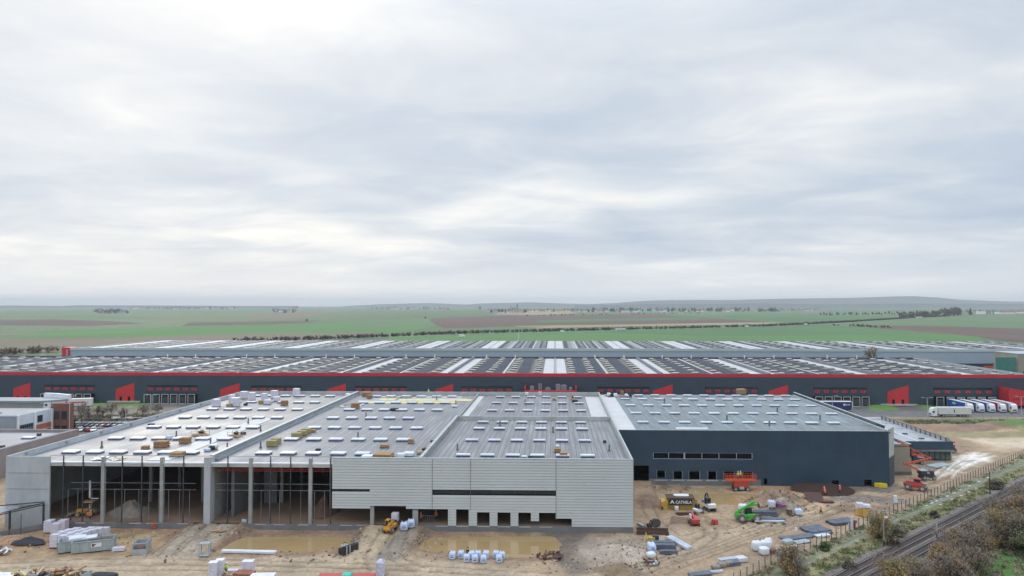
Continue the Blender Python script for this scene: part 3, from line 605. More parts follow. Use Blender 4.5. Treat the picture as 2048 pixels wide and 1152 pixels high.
# cladding
g_ = lambda px: WX(px, YF)
CL = MB(); H_ = [(g_(663), g_(742), 7.0, 7.85), (g_(866), g_(1112), 6.85, 7.65),
      (g_(663), g_(743), -1, 4.0), (g_(743), g_(814), -1, 4.85), (g_(814), g_(897.5), -1, 3.95), (g_(913.5), g_(938.5), -1, 3.85), (g_(955), g_(980), -1, 3.8), (g_(995.6), g_(1021.6), -1, 3.75),
      (g_(1037), g_(1062), -1, 3.7), (g_(1062), g_(1078), -1, 2.0), (g_(1078), g_(1111), -1, 3.65), (g_(1111), g_(1143), -1, 2.3), (g_(1112), g_(1266), 12.15, 12.55)]
holes_wall(CL, -41.6, X3R+.05, 1.0, 13.35, H_, YF-.3, YF-.1, 0, course=.52)
A(CL, 'cladding', [M['clad'], M['joint_and_shade']])
cb_ = MB()
for px in (663, 866, 942, 1112, 1266): x = WX(px, YF); A(MB().box(x-.04, YF-.39, 4.0 if px < 1000 else 2.4, x+.04, YF-.375, 13.35), 'joint_strip', M['joint_and_shade'])
A(MB().box(-41.6, YF-.36, 13.35, X3R+.1, YF+.15, 13.5).box(X3R-.2, YF+.15, 13.35, X3R+.1, YB, 13.45), 'parapet_cap', M['galv'])
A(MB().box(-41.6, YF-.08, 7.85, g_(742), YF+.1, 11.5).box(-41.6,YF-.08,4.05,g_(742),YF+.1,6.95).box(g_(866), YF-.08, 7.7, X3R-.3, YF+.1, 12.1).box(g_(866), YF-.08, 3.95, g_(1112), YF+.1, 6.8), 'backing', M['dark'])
for px0, px1, za, zb, n in ((663, 742, 7.0, 7.85, 3), (866, 1112, 6.85, 7.65, 6)):
    w = MB().box(g_(px0), YF+.1, za, g_(px1), YF+.14, zb)
    f = A(w, 'window_strip', M['glass']); fr = MB()
    for i in range(n+1): x = g_(px0)+(g_(px1)-g_(px0))*i/n; MB().box(x-.05, YF-.05, za, x+.05, YF+.1, zb).build('mullion', M['dark_steel'], f)
# skylights and roof pipes
SK = []
def row(y, x0, dx, n, z=ZR, w=3.0, d=2.0):
    for i in range(n): x = x0+dx*i+random.uniform(-.08, .08); SK.append((dist(x, y), skylight_at(x, y, z, w, d)))
YR = [135+14.1*k for k in range(7)]
for k, y in enumerate(YR):
    row(y, -97.0, 4.85, 6 if k not in (1,) else 6); row(y, -57.9, 4.95, 5 if k in (0, 3) else 6)
for y in (134.2, 149, 163, 172): row(y, -18.1, 4.9, 6 if y < 150 else 6, d=1.25, w=2.8)
for y in (191, 205.5, 219): row(y, -17.6, 4.95, 6, d=1.25, w=2.8)
limited(SK, 100, 'skylight', [M['skylight'], M['curb']], None)
for o in list(COL.objects):
    if o.name.startswith('skylight') and o.parent is None and o.type == 'MESH': o.parent = wh; o.location = -A.l
SKD = []
for x, y in ((-94.5,140.5),(-85.3,152.2),(-67.5,139.5),(-72.8,143),(-77,170),(-69.5,160),(-61.2,141),(-44,152),(-29.5,203),(-13.5,168),(-0.5,160),(11,140),(-20,140),(-37,213),(-9,206),(-50,180)):
    A(MB().cyl((x, y, ZR), (x, y, ZR+1.35), .17, n=8).cyl((x, y, ZR), (x, y, ZR+.25), .3, n=8), 'vent_pipe', M['plinth'])
# far end of the middle bay: bare yellow insulation laid out between unfinished sheets
ins = MB()
for x0, y0, x1, y1 in ((-60,205,-45,209),(-49,210.5,-26,214.5),(-42,206,-30,209.5),(-55,212,-50,216)): ins.box(x0, y0, ZR, x1, y1, ZR+.12)
A(ins, 'insulation_layer', M['yellowp'])
ins = MB()
for i, (x0, y0, x1, y1) in enumerate(((-61,209.2,-46,212),(-58,213,-50,218),(-46,215,-28,217),(-78,129,-73.6,178),(-60,217,-30,222))): A(MB().box(x0, y0, ZR, x1, y1, ZR+.07), 'bare_deck', mat('bright_deck', (.40,.43,.44), (.30,.32,.33), .8, .45))
# ------------------------------------------------------------------ dark clad hall
YD, ZD, XD = 161.0, 12.6, 78.0
dh = thing('dark_hall', 'tall dark navy clad hall with grey-blue membrane roof, right of the grey clad warehouse', 'warehouse', (46, 190, 0)); A = At(dh)
wd = lambda px: WX(px, YD); zd = lambda py: WZ(py, YD)
Hd = [(15.0, wd(1297), -2, zd(930)), (wd(1306), wd(1503), zd(915.5), zd(904.5))]
docks = [(1313,1329,940,954),(1346,1363,941,957),(1377,1398,941,960),(1415,1431,941,958),(1446,1467,941,958),(1485,1503,942,957)]
Hd += [(wd(a), wd(b_), zd(d), zd(c)) for a, b_, c, d in docks]+[(wd(1526), wd(1533), zd(966), zd(954)), (wd(1662), wd(1675), zd(967), zd(957)), (wd(1726), wd(1741), zd(969.5), zd(955))]
b = MB(); holes_wall(b, 15.0, 77.2, -.7, ZD+.15, Hd, YD, YD+.25); A(b, 'front_wall', M['navy'])
rb_ = MB()
for i in range(104):
    x = 15.3+.6*i
    if x < 77: rb_.box(x-.03, YD-.035, zd(903), x+.03, YD-.002, ZD+.1)
A(rb_, 'cladding_rib', M['navy'])
A(MB().box(wd(1297), YD-.15, -1.2, wd(1520), YD, zd(956.5)), 'plinth', M['plinth'])
A(MB().box(15, YD+6, -.5, 77, YD+6.2, ZD-.3).box(15, YD+.3, .9, 77, YD+6, 1.0), 'inner_wall', M['dark'])  # near-black wall and floor: the unlit inside of the hall put into the colour
w = A(MB().box(wd(1306), YD+.2, zd(915.5), wd(1503), YD+.24, zd(904.5)), 'window_strip', M['dark']); fr = MB(); za, zb = zd(915.5), zd(904.5)
for px in (1306, 1336.5, 1369, 1403, 1437, 1472, 1503): fr.box(wd(px)-.06-(.25 if px == 1369 else 0), YD-.03, za-.05, wd(px)+.05, YD+.2, zb+.04)
fr.box(wd(1306), YD-.028, za-.10, wd(1503), YD+.18, za).box(wd(1306), YD-.028, zb, wd(1503), YD+.18, zb+.04); fr.build('window_frame', M['galv'], w)
for a, b_, c, d in docks:
    A(MB().box(wd(a)-.5, YD-.22, zd(958.5)-.1, wd(b_)+.5, YD-.16, zd(958.5)+.1), 'dock_sill', M['beam'])
    A(MB().box(wd(a)-.12, YD-.05, zd(d), wd(a), YD-.001, zd(c)+.1).box(wd(b_), YD-.05, zd(d), wd(b_)+.12, YD-.001, zd(c)+.1), 'dock_frame', M['grey_steel'])
# chamfered corner: bare panel above, dark cladding below
cx0, cy0, cx1, cy1 = 77.2, YD, 80.2, YD+3.8
def slab2(x0, y0, x1, y1, z0, z1, t=.25):
    L = math.hypot(x1-x0, y1-y0); nx_, ny_ = (y1-y0)/L*t, -(x1-x0)/L*t
    return [(x0, y0), (x1, y1), (x1-nx_, y1-ny_), (x0-nx_, y0-ny_)]
A(MB().prism(slab2(cx0, cy0, cx1, cy1, 0, 0), 6.6, ZD+.6), 'corner_panel', M['beam'])
A(MB().prism(slab2(cx0+.02, cy0-.02, cx1+.02, cy1-.02, 0, 0), -1.5, 6.6), 'corner_cladding', M['navy2'])
A(MB().box(XD-.2, YD+3.8, -1, XD+.1, 226, 13.5), 'side_wall', M['navy'])
A(MB().box(XD-.3, 168.5, ZD+.2, XD-.2, 214, 13.3).box(XD-.35, YD+3, 13.5, XD+.2, 226, 13.6), 'parapet', [M['galv']])
A(MB().box(XD-.36, 168.6, ZD+.25, XD-.32, 213.9, 13.28), 'upstand', mat('upstand_grey', (.10,.115,.13), None, 1, .6))
A(MB().box(XD-1.2, YD+1.2, ZD, XD-.7, 224, ZD+.35).box(15.0, YD-.05, ZD+.15, 77.2, YD+.3, ZD+.22), 'edge_flashing', M['galv'])
A(MB().box(14.45, YD+.25, ZD-.4, XD-.3, 225.5, ZD+.02), 'roof', R4)
A(MB().box(14.5, YD+.35, ZD+.02, 19.0, 223, ZD+.09), 'membrane_strip', M['whiteroof'])
A(MB().box(14.45, 225.4, 0, XD, 225.7, ZD+.1), 'rear_wall', M['navy'])
for y in (171.7, 186, 200.5, 213.5, 222.5):
    for k in range(11 if y > 180 else 10):
        x = 21.9+5.22*k
        if (y, k) in ((222.5, 0),): continue
        o = skylight_at(x+random.uniform(-.1, .1), y, ZD, 2.9, 1.5, .32); A(o, 'skylight', [M['skylight'], M['curb']])
A(MB().box(28.6, 162.6, ZD+.02, 36, 163.8, ZD+.3), 'edge_board', M['white'])
for x, y in ((61, 190), (44, 177), (33, 208), (68, 178), (52, 168)): A(MB().cyl((x, y, ZD), (x, y, ZD+1.2), .22, n=8), 'vent_pipe', M['plinth'])
# ------------------------------------------------------------------ low office annex at the right end
an = thing('office_annex', 'low flat-roofed annex with glazed front and dark fascia beyond the navy hall', 'building', (95, 205, 0)); A = At(an)
A(MB().box(80.5, 188.2, 4.6, 106.6, 228, 4.75).box(79, 172, 7.0, 87.6, 184, 7.15), 'roof', mat('annex_roof', (.42,.44,.47), (.30,.32,.35), .25, .2, r2=.5))
A(MB().box(89.8, 187.6, 3.1, 107, 188.2, 5.25), 'fascia', M['navy'])
A(MB().box(89.8, 188.0, 2.5, 107, 188.6, 3.1), 'lintel', M['concrete'])
A(MB().box(106.6, 188.2, 0, 107, 228, 5.3).box(80.5, 227.6, 0, 107, 228, 5.2), 'side_wall', M['beam'])
g = A(MB().box(89.8, 188.3, -.3, 106.9, 188.45, 2.5), 'glazing', mat('shop_glass', (.03,.06,.065), (.02,.04,.045), .6, .08, spec=.8)); fr = MB()
for i in range(13): fr.box(89.9+1.4*i-.05, 188.15, -.3, 89.9+1.4*i+.05, 188.3, 2.5)
fr.build('mullion', M['dark_steel'], g)
pr = MB()
for i in range(15): pr.box(106.35, 190+2.6*i, 4.75, 106.6, 190.3+2.6*i, 5.9)
pr.box(106.6, 188, 5.3, 106.8, 228, 5.42).box(106.35, 188, 5.8, 106.5, 228, 5.9)
A(pr, 'parapet_post', [M['plinth']]); A(MB().box(106.52, 188.4, 5.3, 106.58, 227.8, 5.8), 'parapet_board', M['beam'])
A(MB().box(98.6, 188.6, 4.76, 98.9, 227, 5.0).box(80.6, 226, 4.76, 106, 226.4, 5.3), 'upstand', M['white'])
A(MB().box(87.6, 172.0, 4.4, 87.9, 186, 7.6).box(78.4, 172.0, .9, 87.9, 172.25, 7.6), 'block_wall', M['beige'])
A(MB().box(78.4, 171.96, -1, 87.95, 172.2, .9).box(87.7, 172.2, -1, 88, 186, 4.4), 'block_base', mat('block_base', (.16,.16,.17), None, 1, .8))
A(MB().box(78.4, 171.93, 7.6, 88, 172.3, 7.7).box(87.55, 172.3, 7.6, 88, 186, 7.7).box(83.2, 173, 7.2, 83.35, 187, 7.9).box(78.4,186,4.4,88,186.3,7.4), 'coping', M['galv'])
for x in (91, 97.5): A(MB().box(x-1.6, 187.3, 2.35, x+1.4, 188, 2.5), 'awning', M['dark_steel'])
for x, y in ((93, 196), (88, 203), (95, 209), (102, 194), (101, 201), (90, 216)): A(MB().box(x-.6, y-.5, 4.75, x+.6, y+.5, 5.0), 'roof_box', M['dark_steel'])
# ------------------------------------------------------------------ long dark distribution warehouse with red fascia
YBF, YBB, XBR = 289.0, 380.0, 196.0; XBL = -318.0
fw_ = thing('distribution_warehouse', 'very long dark blue-grey warehouse with red roof edge and red panels behind the building site', 'warehouse', (-60, 330, 0)); A = At(fw_)
wb = lambda px: WX(px, YBF); zb = lambda py: WZ(py, YBF)
Hb = []
GRP = [(-270+45*k+6.6, 3.78, 6) for k in range(0, 6)]+[(45*(k+1)-6.8-3.78*5, 3.78, 6) for k in range(0, 3)]+[(158.6, 4.2, 6)]
A(MB().box(XBL, YBF, 0, XBR, YBF+.3, 12.0), 'front_wall', M['navy2'])
A(MB().box(XBL, YBF-.12, 11.75, XBR+12, YBF+.32, 13.15), 'red_fascia', M['redband'])
A(MB().box(XBL, YBB-.3, 0, XBR, YBB, 13.1).box(XBR-.3, YBF+.3, 0, XBR, YBB-.3, 12.95), 'outer_wall', M['navy2'])
A(MB().box(XBL, YBB-.5, 12.6, XBR, YBB-.31, 13.3), 'rear_parapet', mat('rear_parapet', (.10,.10,.15), None, 1, .7))
A(MB().box(XBR-.6, YBF+.4, 12.2, XBR-.32, YBB-.6, 13.4), 'side_parapet', M['galv'])
A(MB().box(XBL, YBF+.35, 11.9, XBR-.4, YBB-.55, 12.2), 'roof', mat('warehouse_roof', (.22,.215,.21), (.16,.155,.15), .05, .8, spec=.2))
for k in range(-6, 5):
    x = 45*k
    A(MB().box(x-5.2, YBF+.6, 12.2, x-.5, YBB-.8, 12.26), 'membrane_strip', M['whiteroof']); A(MB().box(x+.5, YBF+.6, 12.2, x+5.0, YBB-.8, 12.26), 'membrane_strip', M['whiteroof'])
    if k: A(MB().box(x-.35, YBF+.5, 12.2, x+.35, YBB-.6, 13.5), 'firewall', mat('firewall_grey', (.22,.24,.27), (.16,.18,.20), .3, .7))
    else: A(MB().cyl((x, YBF+1, 12.8), (x, YBB-1, 12.8), .22, n=6), 'roof_pipe', M['whiteroof'])
    if k < 4: A(MB().box(x+22.2, YBF+.6, 12.21, x+23.0, YBB-.8, 12.5), 'walkway', M['whiteroof'])
SB = []; 
for k in range(-7, 5):
    x = 45*k
    for a, c in ((9.0, 14.3), (18.0, 21.8), (28.3, 34.6)):
        if x+c > XBR-3: continue
        sb = MB()
        yy = YBF+2.5
        while yy < YBB-3:
            xx = x+a
            while xx+1.7 <= x+c+.1: sb.cbox((xx+.85, yy, 12.62), (1.66, 1.15, .06), 0, rx=.2); xx += 1.74
            sb.box(x+a, yy+.5, 12.2, x+c, yy+.58, 12.5, 1); yy += 2.05
        A(sb, 'solar_array', [M['pv'], M['pvframe']])
    for a in (7.2, 16.0, 25.4, 37.0) if k != 4 else (7.2, 16.0):
        for j in range(8):
            xx, y = x+a+.3*((j*7) % 3), 297+11*j+(1.6 if a in (16.0, 37.0) else 0)
            if y > YBB-3: continue
            b = MB(); b.box(xx-1.4, y-1.05, 12.2, xx+1.4, y+1.05, 12.7, 1); b.cbox((xx, y, 12.88), (3.0, 2.3, .34), 0, taper=.55); SB.append((dist(xx, y), b))
sk2 = mat('old_skylight', (.46,.44,.39), (.36,.345,.31), .8, .6)
before = set(COL.objects)
limited(SB, 100, 'skylight', [sk2, mat('skylight_base', (.16,.155,.14), None, 1, .8)], fw_)
for o in set(COL.objects)-before: o.location = -A.l
# red slanting panels with doors
for xa, xb in ((-233.6,-226),(-188.6,-180.5),(-143.3,-134.8),(-97,-89),(-51,-43.2),(41,49.3),(89.2,97.3),(138.2,146.9)):
    f = A(MB().yprism([(xa, .9), (xb, .9), (xb, 8.6), (xa, 6.0)], YBF-.10, YBF-.002), 'red_panel', M['red'])
    for q in (.28, .72): x = xa+(xb-xa)*q; MB().box(x-.5, YBF-.16, .9, x+.5, YBF-.11, 2.7).build('door', M['dark'], f)
    A(MB().box(xa-3, YBF-1.2, .3, xb+3, YBF-.02, .88), 'door_step', M['beam'])
for x0, dx, n in GRP:
    A(MB().box(x0-1.6, YBF-.05, 6.75, x0+dx*(n-1)+1.6, YBF-.002, 7.7), 'window_band', M['glass'])
    for j in range(n):
        x = x0+dx*j
        f = A(MB().box(x-1.0, YBF-.12, 5.4, x+1.0, YBF-.004, 6.5), 'red_marker', M['red']); 
        MB().box(x-.45, YBF-.15, 5.7, x+.45, YBF-.121, 6.2).build('marker_opening', M['navy2'], f)
        dk = A(MB().box(x-1.45, YBF-2.2, 0, x+1.45, YBF-.002, 4.0), 'dock_shelter', M['dark'])
        fr = MB().box(x-1.55, YBF-2.35, 0, x-1.33, YBF-2.2, 4.1).box(x+1.33, YBF-2.35, 0, x+1.55, YBF-2.2, 4.1).box(x-1.33, YBF-2.35, 3.88, x+1.33, YBF-2.2, 4.1).box(x-1.33, YBF-2.35, 0, x+1.33, YBF-2.2, .25)
        fr.build('dock_frame', mat('pale_frame', (.56,.57,.56)), dk)
        MB().box(x-1.2, YBF-2.3, .6, x+1.2, YBF-2.21, 3.2).build('dock_door', mat('dock_interior_shade', (.06,.065,.07), (.035,.04,.045), 1.5, .7), dk)  # door coloured dark to stand in for the shaded dock interior
# red roofed service deck in the middle of the front
A(MB().box(-12.6, YBF-9, 0, 8.8, YBF-8.7, 7.0).box(-12.6, YBF-8.7, 0, -12.3, YBF-.15, 8.3).box(8.5, YBF-8.7, 0, 8.8, YBF-.15, 8.3).box(-12.3, YBF-8.7, 6.0, 8.5, YBF-.15, 6.2), 'service_deck', M['red'])
for x, y, w, h in ((-9.6, 284, 1.6, 2.0), (-6.6, 283, .5, 3.2), (-5.8, 283, .5, 3.2), (-3, 285, 2.2, 1.3), (1.2, 284, 1.9, 2.8), (3.6, 285, 2.4, 2.4), (6.4, 284, 1.2, 1.6)):
    A(MB().box(x-w/2, y-.8, 6.2, x+w/2, y+.8, 6.2+h).cyl((x, y, 6.2+h), (x, y, 6.5+h), w*.3, n=8), 'roof_unit', M['grey_steel'])
b = MB().yprism([(183.6, .8), (196, 2.3), (196, 6.2), (183.6, 8.4)], 282.5, 288.9); A(b, 'red_corner_block', M['red'])
gp = MB()
for i in range(10): gp.cbox((185.5+.9*i, 282.45, 3.6+(i % 3)*.25), (.4, .06, .7))
A(gp, 'perforation', mat('dark_red_hole', (.25,.02,.03), None, 1, .7))
for x in (-30,-75,-120,-165,-210,30,67,112,157): 
    for q in (-8, 8): A(MB().cyl((x+q, YBB-1, 12.2), (x+q, YBB-1, 14.4), .35, n=6), 'roof_mast', M['white_paint'])
# ------------------------------------------------------------------ the third, pale warehouse behind it
YC, YCB = 458.0, 559.0; XCL, XCR = -331.0, 352.0
tw = thing('pale_warehouse', 'long pale blue-grey warehouse with solar roof and red left end, farthest of the warehouses', 'warehouse', (0, 500, 0)); A = At(tw)
pc = mat('pale_blue_cladding', (.38,.44,.54), (.35,.41,.51), .04, .5)
A(MB().box(XCL, YC, 3.5, XCR, YC+.4, 11.2), 'front_wall', pc)
A(MB().box(XCL, YC+.3, 0, XCR, YC+.6, 3.5).box(XCL, YC+.4, 0, XCL+.3, YCB, 12.4).box(XCR-.3, YC+.4, 0, XCR, YCB, 12.4).box(XCL, YCB-.3, 0, XCR, YCB, 12.6), 'outer_wall', M['navy2'])
A(MB().box(XCL, YC-.4, 11.2, XCR, YC+1.2, 12.9), 'roof_edge', mat('pale_edge', (.50,.55,.58), (.45,.50,.54), .05, .4))
A(MB().box(XCL+.3, YC+1.2, 12.2, XCR-.3, YCB-.3, 12.5), 'roof', mat('pale_roof', (.30,.34,.38), (.24,.28,.32), .05, .6))
A(MB().box(XCL-5.5, YC-.5, 0, XCL-.02, YC+8, 13.0), 'red_end', M['red']); A(MB().box(XCL-2.2,YC-.62,2,XCL-1.6,YC-.51,12),'end_stripe',M['beam'])
SC = []
for k in range(-8, 9):
    x = 45.2*k
    for a, c in ((-5.6, -.6), (.6, 5.6)):
        a2, c2 = max(x+a, XCL+1), min(x+c, XCR-1)
        if c2 > a2: A(MB().box(a2, YC+1.3, 12.5, c2, YCB-1, 12.62), 'membrane_strip', M['whiteroof'])
    for a in (14.6, 30.2):
        if XCL < x+a < XCR-2: A(MB().box(x+a-.3, YC+1.3, 12.5, x+a+.3, YCB-1, 12.9), 'walkway', M['whiteroof'])
    for a, c in ((6.2, 9.2), (16, 21.5), (23.5, 29.2), (34.2, 39.2)):
        sb = MB()
        a2, c2 = max(x+a, XCL+2), min(x+c, XCR-2)
        if c2-a2 < 1: continue
        yy = YC+4
        while yy < YCB-4: sb.cbox(((a2+c2)/2, yy, 12.85), (c2-a2, 3.2, .07), 0, rx=.04); yy += 3.6
        A(sb, 'solar_array', M['pv'])
    for a in (10.8, 19.0, 25.5, 32.2, 37.2)[::1]:
        for j in range(6):
            xx, y = x+a, YC+9+15.5*j+(4 if a in (19.0, 32.2) else 0)
            if XCL+4 < xx < XCR-4 and y < YCB-3:
                b = MB(); b.cbox((xx, y, 12.95), (2.7, 3.0, .5), 0, taper=.8); SC.append((dist(xx, y), b))
before = set(COL.objects); limited(SC, 100, 'skylight', sk2, tw)
for o in set(COL.objects)-before: o.location = -A.l
A(MB().box(300, YC-2.2, 0, 312, YC, 3.4), 'recess_shade_box', M['dark'])  # solid near-black box standing in for the shade of a recess
# ------------------------------------------------------------------ office far right, with netted scaffold
of = thing('rendered_office', 'beige rendered two-storey office with dark window strips beside the pale warehouse', 'building', (300, 420, 0)); A = At(of)
A(MB().box(277, 417, -.5, 330, 440, 12.6), 'wall', M['beige']); A(MB().box(276.8, 416.8, 12.6, 330.2, 440.2, 12.9), 'parapet', M['galv'])
for z in (8.9, 5.4):
    w = A(MB().box(282, 416.9, z, 326, 417, z+1.6), 'window', M['glass']); fr = MB()
    for i in range(14): fr.box(282.2+3.3*i, 416.8, z, 282.4+3.3*i, 416.9, z+1.6)
    fr.build('mullion', M['dark_steel'], w)
for x in (279.5, 281.2): A(MB().box(x, 416.85, -.4, x+.7, 416.99, 2.2), 'door', M['dark'])
sc = thing('scaffold', 'green-netted scaffold beside the rendered office', 'scaffold', (268, 419, 0)); A = At(sc)
fr = MB()
for x in (264, 267, 270, 273, 276):
    for y in (418, 420): fr.cyl((x, y, 0), (x, y, 11.5), .1, n=5)
for z in (2, 4, 6, 8, 10): fr.box(264, 418, z, 276, 420, z+.12)
A(fr, 'frame', M['galv']); A(MB().box(264, 417.8, 1.5, 276, 417.9, 10.6), 'net', mat('green_net', (.07,.22,.20), (.05,.17,.15), .6, .9))
# ------------------------------------------------------------------ low buildings at the left edge
lr = thing('flat_roof_workshop', 'low flat-roofed building with pinkish-grey wall at the left edge', 'building', (-160, 170, 0)); A = At(lr)
A(MB().box(-230, 148, 5.9, -133, 189, 6.2), 'roof', M['roofgrey'])
A(MB().box(-133, 148, -1, -131.8, 189.6, 7.1), 'side_wall', mat('pinkish_wall', (.30,.265,.265), (.24,.21,.215), .3, .85))
A(MB().box(-230, 188.8, -1, -133, 189.6, 7.0), 'rear_wall', mat('pinkish_wall', (.3,.26,.26)))
for x, y in ((-138.8, 180), (-138.5, 165.5), (-152, 166), (-160, 181)): A(skylight_at(x, y, 6.2, 3, 2), 'skylight', [M['skylight'], M['curb']])
for x, y in ((-136, 168), (-139, 184)): A(MB().box(x-.4, y-.4, 6.2, x+.4, y+.4, 6.9), 'roof_vent', M['dark_steel'])
wo = thing('white_office', 'white and grey office block with red-brown brick cube and flat canopy roof', 'building', (-165, 212, 0)); A = At(wo)
A(MB().box(-200, 202, 0, -159, 216, 8.4), 'wall', mat('grey_panel_wall', (.33,.36,.40), (.28,.31,.35), .3, .6))
A(MB().box(-158.98, 202, 0, -158.7, 216, 8.7).box(-200, 201.8, 8.4, -159, 216, 8.75), 'white_face', mat('pale_blue_render', (.58,.66,.76), (.50,.58,.68), .3, .6))
A(MB().box(-199.6, 202.2, 8.76, -159.3, 215.8, 8.8), 'roof', M['roofgrey'])
def sidewin(y0, y1, z0, z1, m=M['glass'], nm='window'): return A(MB().box(-158.7, y0, z0, -158.62, y1, z1), nm, m)
sidewin(202.8, 208.2, 2.2, 5.6, mat('blue_grey_glazing', (.10,.14,.19), (.07,.10,.14), .8, .2)); 
for i in range(6): A(MB().box(-158.63, 203.1+.85*i, 4.5, -158.55, 203.5+.85*i, 5.4), 'vent_window', M['dark'])
sidewin(209.9, 212, 5.3, 7.4); sidewin(209.3, 216, 3.0, 4.6, mat('orange_brown_band', (.40,.14,.07), (.33,.11,.06), 1, .7), 'band'); sidewin(209.6, 215.5, 0, 2.7)
for y in (202.1, 208.7, 216): A(MB().box(-158.68, y-.3, 0, -158.4, y+.3, 8.7), 'pilaster', M['white_paint'])
bc = A(MB().box(-158.9, 216.4, 0, -153.2, 218.4, 10.2), 'brick_cube', M['brick'])
for x, z0, z1 in ((-157.4, 5.2, 7.8), (-155, 5.2, 7.8), (-157.2, 0.2, 3.2), (-154.9, .2, 3.2)): MB().box(x-.8, 216.3, z0, x+.9, 216.42, z1).build('window', M['glass'], bc)
A(MB().box(-153.25, 216.3, 0, -153.1, 216.45, 10.2), 'corner_trim', M['beam'])
A(MB().prism([(-240, 221), (-166, 219.5), (-159.5, 223.5), (-161, 228), (-240, 228)], 10.0, 10.6), 'canopy_roof', mat('canopy_grey', (.27,.30,.33), (.21,.24,.27), .2, .6))
A(MB().prism([(-171, 228.5), (-166, 227.4), (-159, 224.2), (-159, 225.2), (-166, 228.6), (-171, 229.6)], 9.8, 12.0), 'canopy_fascia', M['white'])
ac = A(MB().box(-176, 203.4, 8.8, -166.5, 205.6, 9.2).box(-176, 203.4, 9.2, -175.5, 205.6, 10.6).box(-169.5, 203.4, 9.2, -169, 205.6, 10.6).box(-176, 203.4, 10.6, -169, 205.6, 10.75), 'air_handler', M['beam'])
for x in (-174.5, -172.5, -170.5): MB().box(x-.7, 203.35, 9.25, x+.7, 203.5, 10.5).build('fan_grille', M['dark_steel'], ac)
A(MB().box(-240, 190, 0, -163, 198.5, 5.2), 'rear_block', mat('pale_grey_wall', (.40,.43,.47), (.35,.38,.42), .3, .6))
wo.location.x -= 3.1; lr.location.x -= 2.3
# ------------------------------------------------------------------ vehicles
def car_proto(c, est):
    t = thing('parked_car', 'car', 'car')
    L, W = 4.3, 1.78
    prof = [(-2.1,.35),(-2.15,.75),(-2.0,.95),(-1.45,1.0),(1.15,.98),(2.0,.78),(2.15,.55),(2.1,.3)]
    if est: prof[2] = (-2.1, 1.0)
    MB().yprism(prof, -W/2, W/2).build('body', c, t)
    cab = [(-1.9 if est else -1.6, 1.0), (-1.5 if est else -1.1, 1.42), (.35, 1.45), (1.1, .98)]
    b = MB(); n = len(cab); vs = [(x, -W/2+(.06 if z < 1.2 else .22), z) for x, z in cab]+[(x, W/2-(.06 if z < 1.2 else .22), z) for x, z in cab]
    b.add(vs, [tuple(range(n)), tuple(range(n, 2*n))[::-1]]+[(i, n+i, n+(i+1) % n, (i+1) % n) for i in range(n)]); b.build('window', M['glass'], t)
    MB().box(-1.45 if est else -1.05, -W/2+.2, 1.425, .36, W/2-.2, 1.475).build('roof', c, t)
    for x in (-1.3, 1.35):
        for y in (-.82, .82): MB().wheel((x, y, .32), .32, .2, 0, 1, 12).build('wheel', [M['rubber'], M['galv']], t)
    for y in (-.62, .62): MB().box(2.02, y-.18, .6, 2.17, y+.18, .75).build('headlight', M['white_paint'], t)
    return t
CARC = dict(silver=(.42,.43,.44), white=(.75,.75,.75), black=(.02,.02,.025), grey=(.14,.15,.16), blue=(.03,.07,.25), red=(.42,.04,.04), pink=(.45,.12,.12), navy=(.02,.03,.07))
cmat = {k: mat('paint_'+k, v, tuple(x*.92 for x in v), .5, .25) for k, v in CARC.items()}
CR = [(141,'grey','first car of the front row by the conifer'),(151.5,'silver','second car of the front row, just right of the conifer'),(162,'grey','third car of the front row'),(169,'navy','dark navy car left of the blue one'),(179.5,'blue','bright blue car in the front row'),(190,'black','black car right of the bright blue one'),(200,'grey','dark car left of the pink-red one'),(211.5,'pink','pinkish-red car in the front row'),(223,'navy','dark navy car right of the pinkish-red one'),(235,'grey','mid-grey car near the row end'),(247,'silver','silver car at the row end by the roof edge')]
for px, c, lb in CR:
    x, y = G(px, 852.5); t = car_proto(cmat[c], c in ('grey', 'silver')); t.location = (x, y, .02); t.rotation_euler = (0, 0, math.radians(-118)); t.scale = (.88,)*3; t['label'] = (c+' parked ' if c not in lb else 'parked ')+lb; t['group'] = 'cars in the car park'
for px, c, lb in ((150,'silver','silver car in the back row behind the conifer'),(174.5,'red','dark red car in the second row, its tail to the lawn'),(187,'white','white car in the second row beside the dark red one'),(199,'navy','dark navy car at the right of the second row'),(160,'white','large white car in the second row near the conifer')):
    x, y = G(px, 862.5); t = car_proto(cmat[c], c == 'white'); t.location = (x, y, .02); t.rotation_euler = (0, 0, math.radians(-60 if c != 'red' else 140)); t.scale = (.88,)*3; t['label'] = lb; t['group'] = 'cars in the car park'
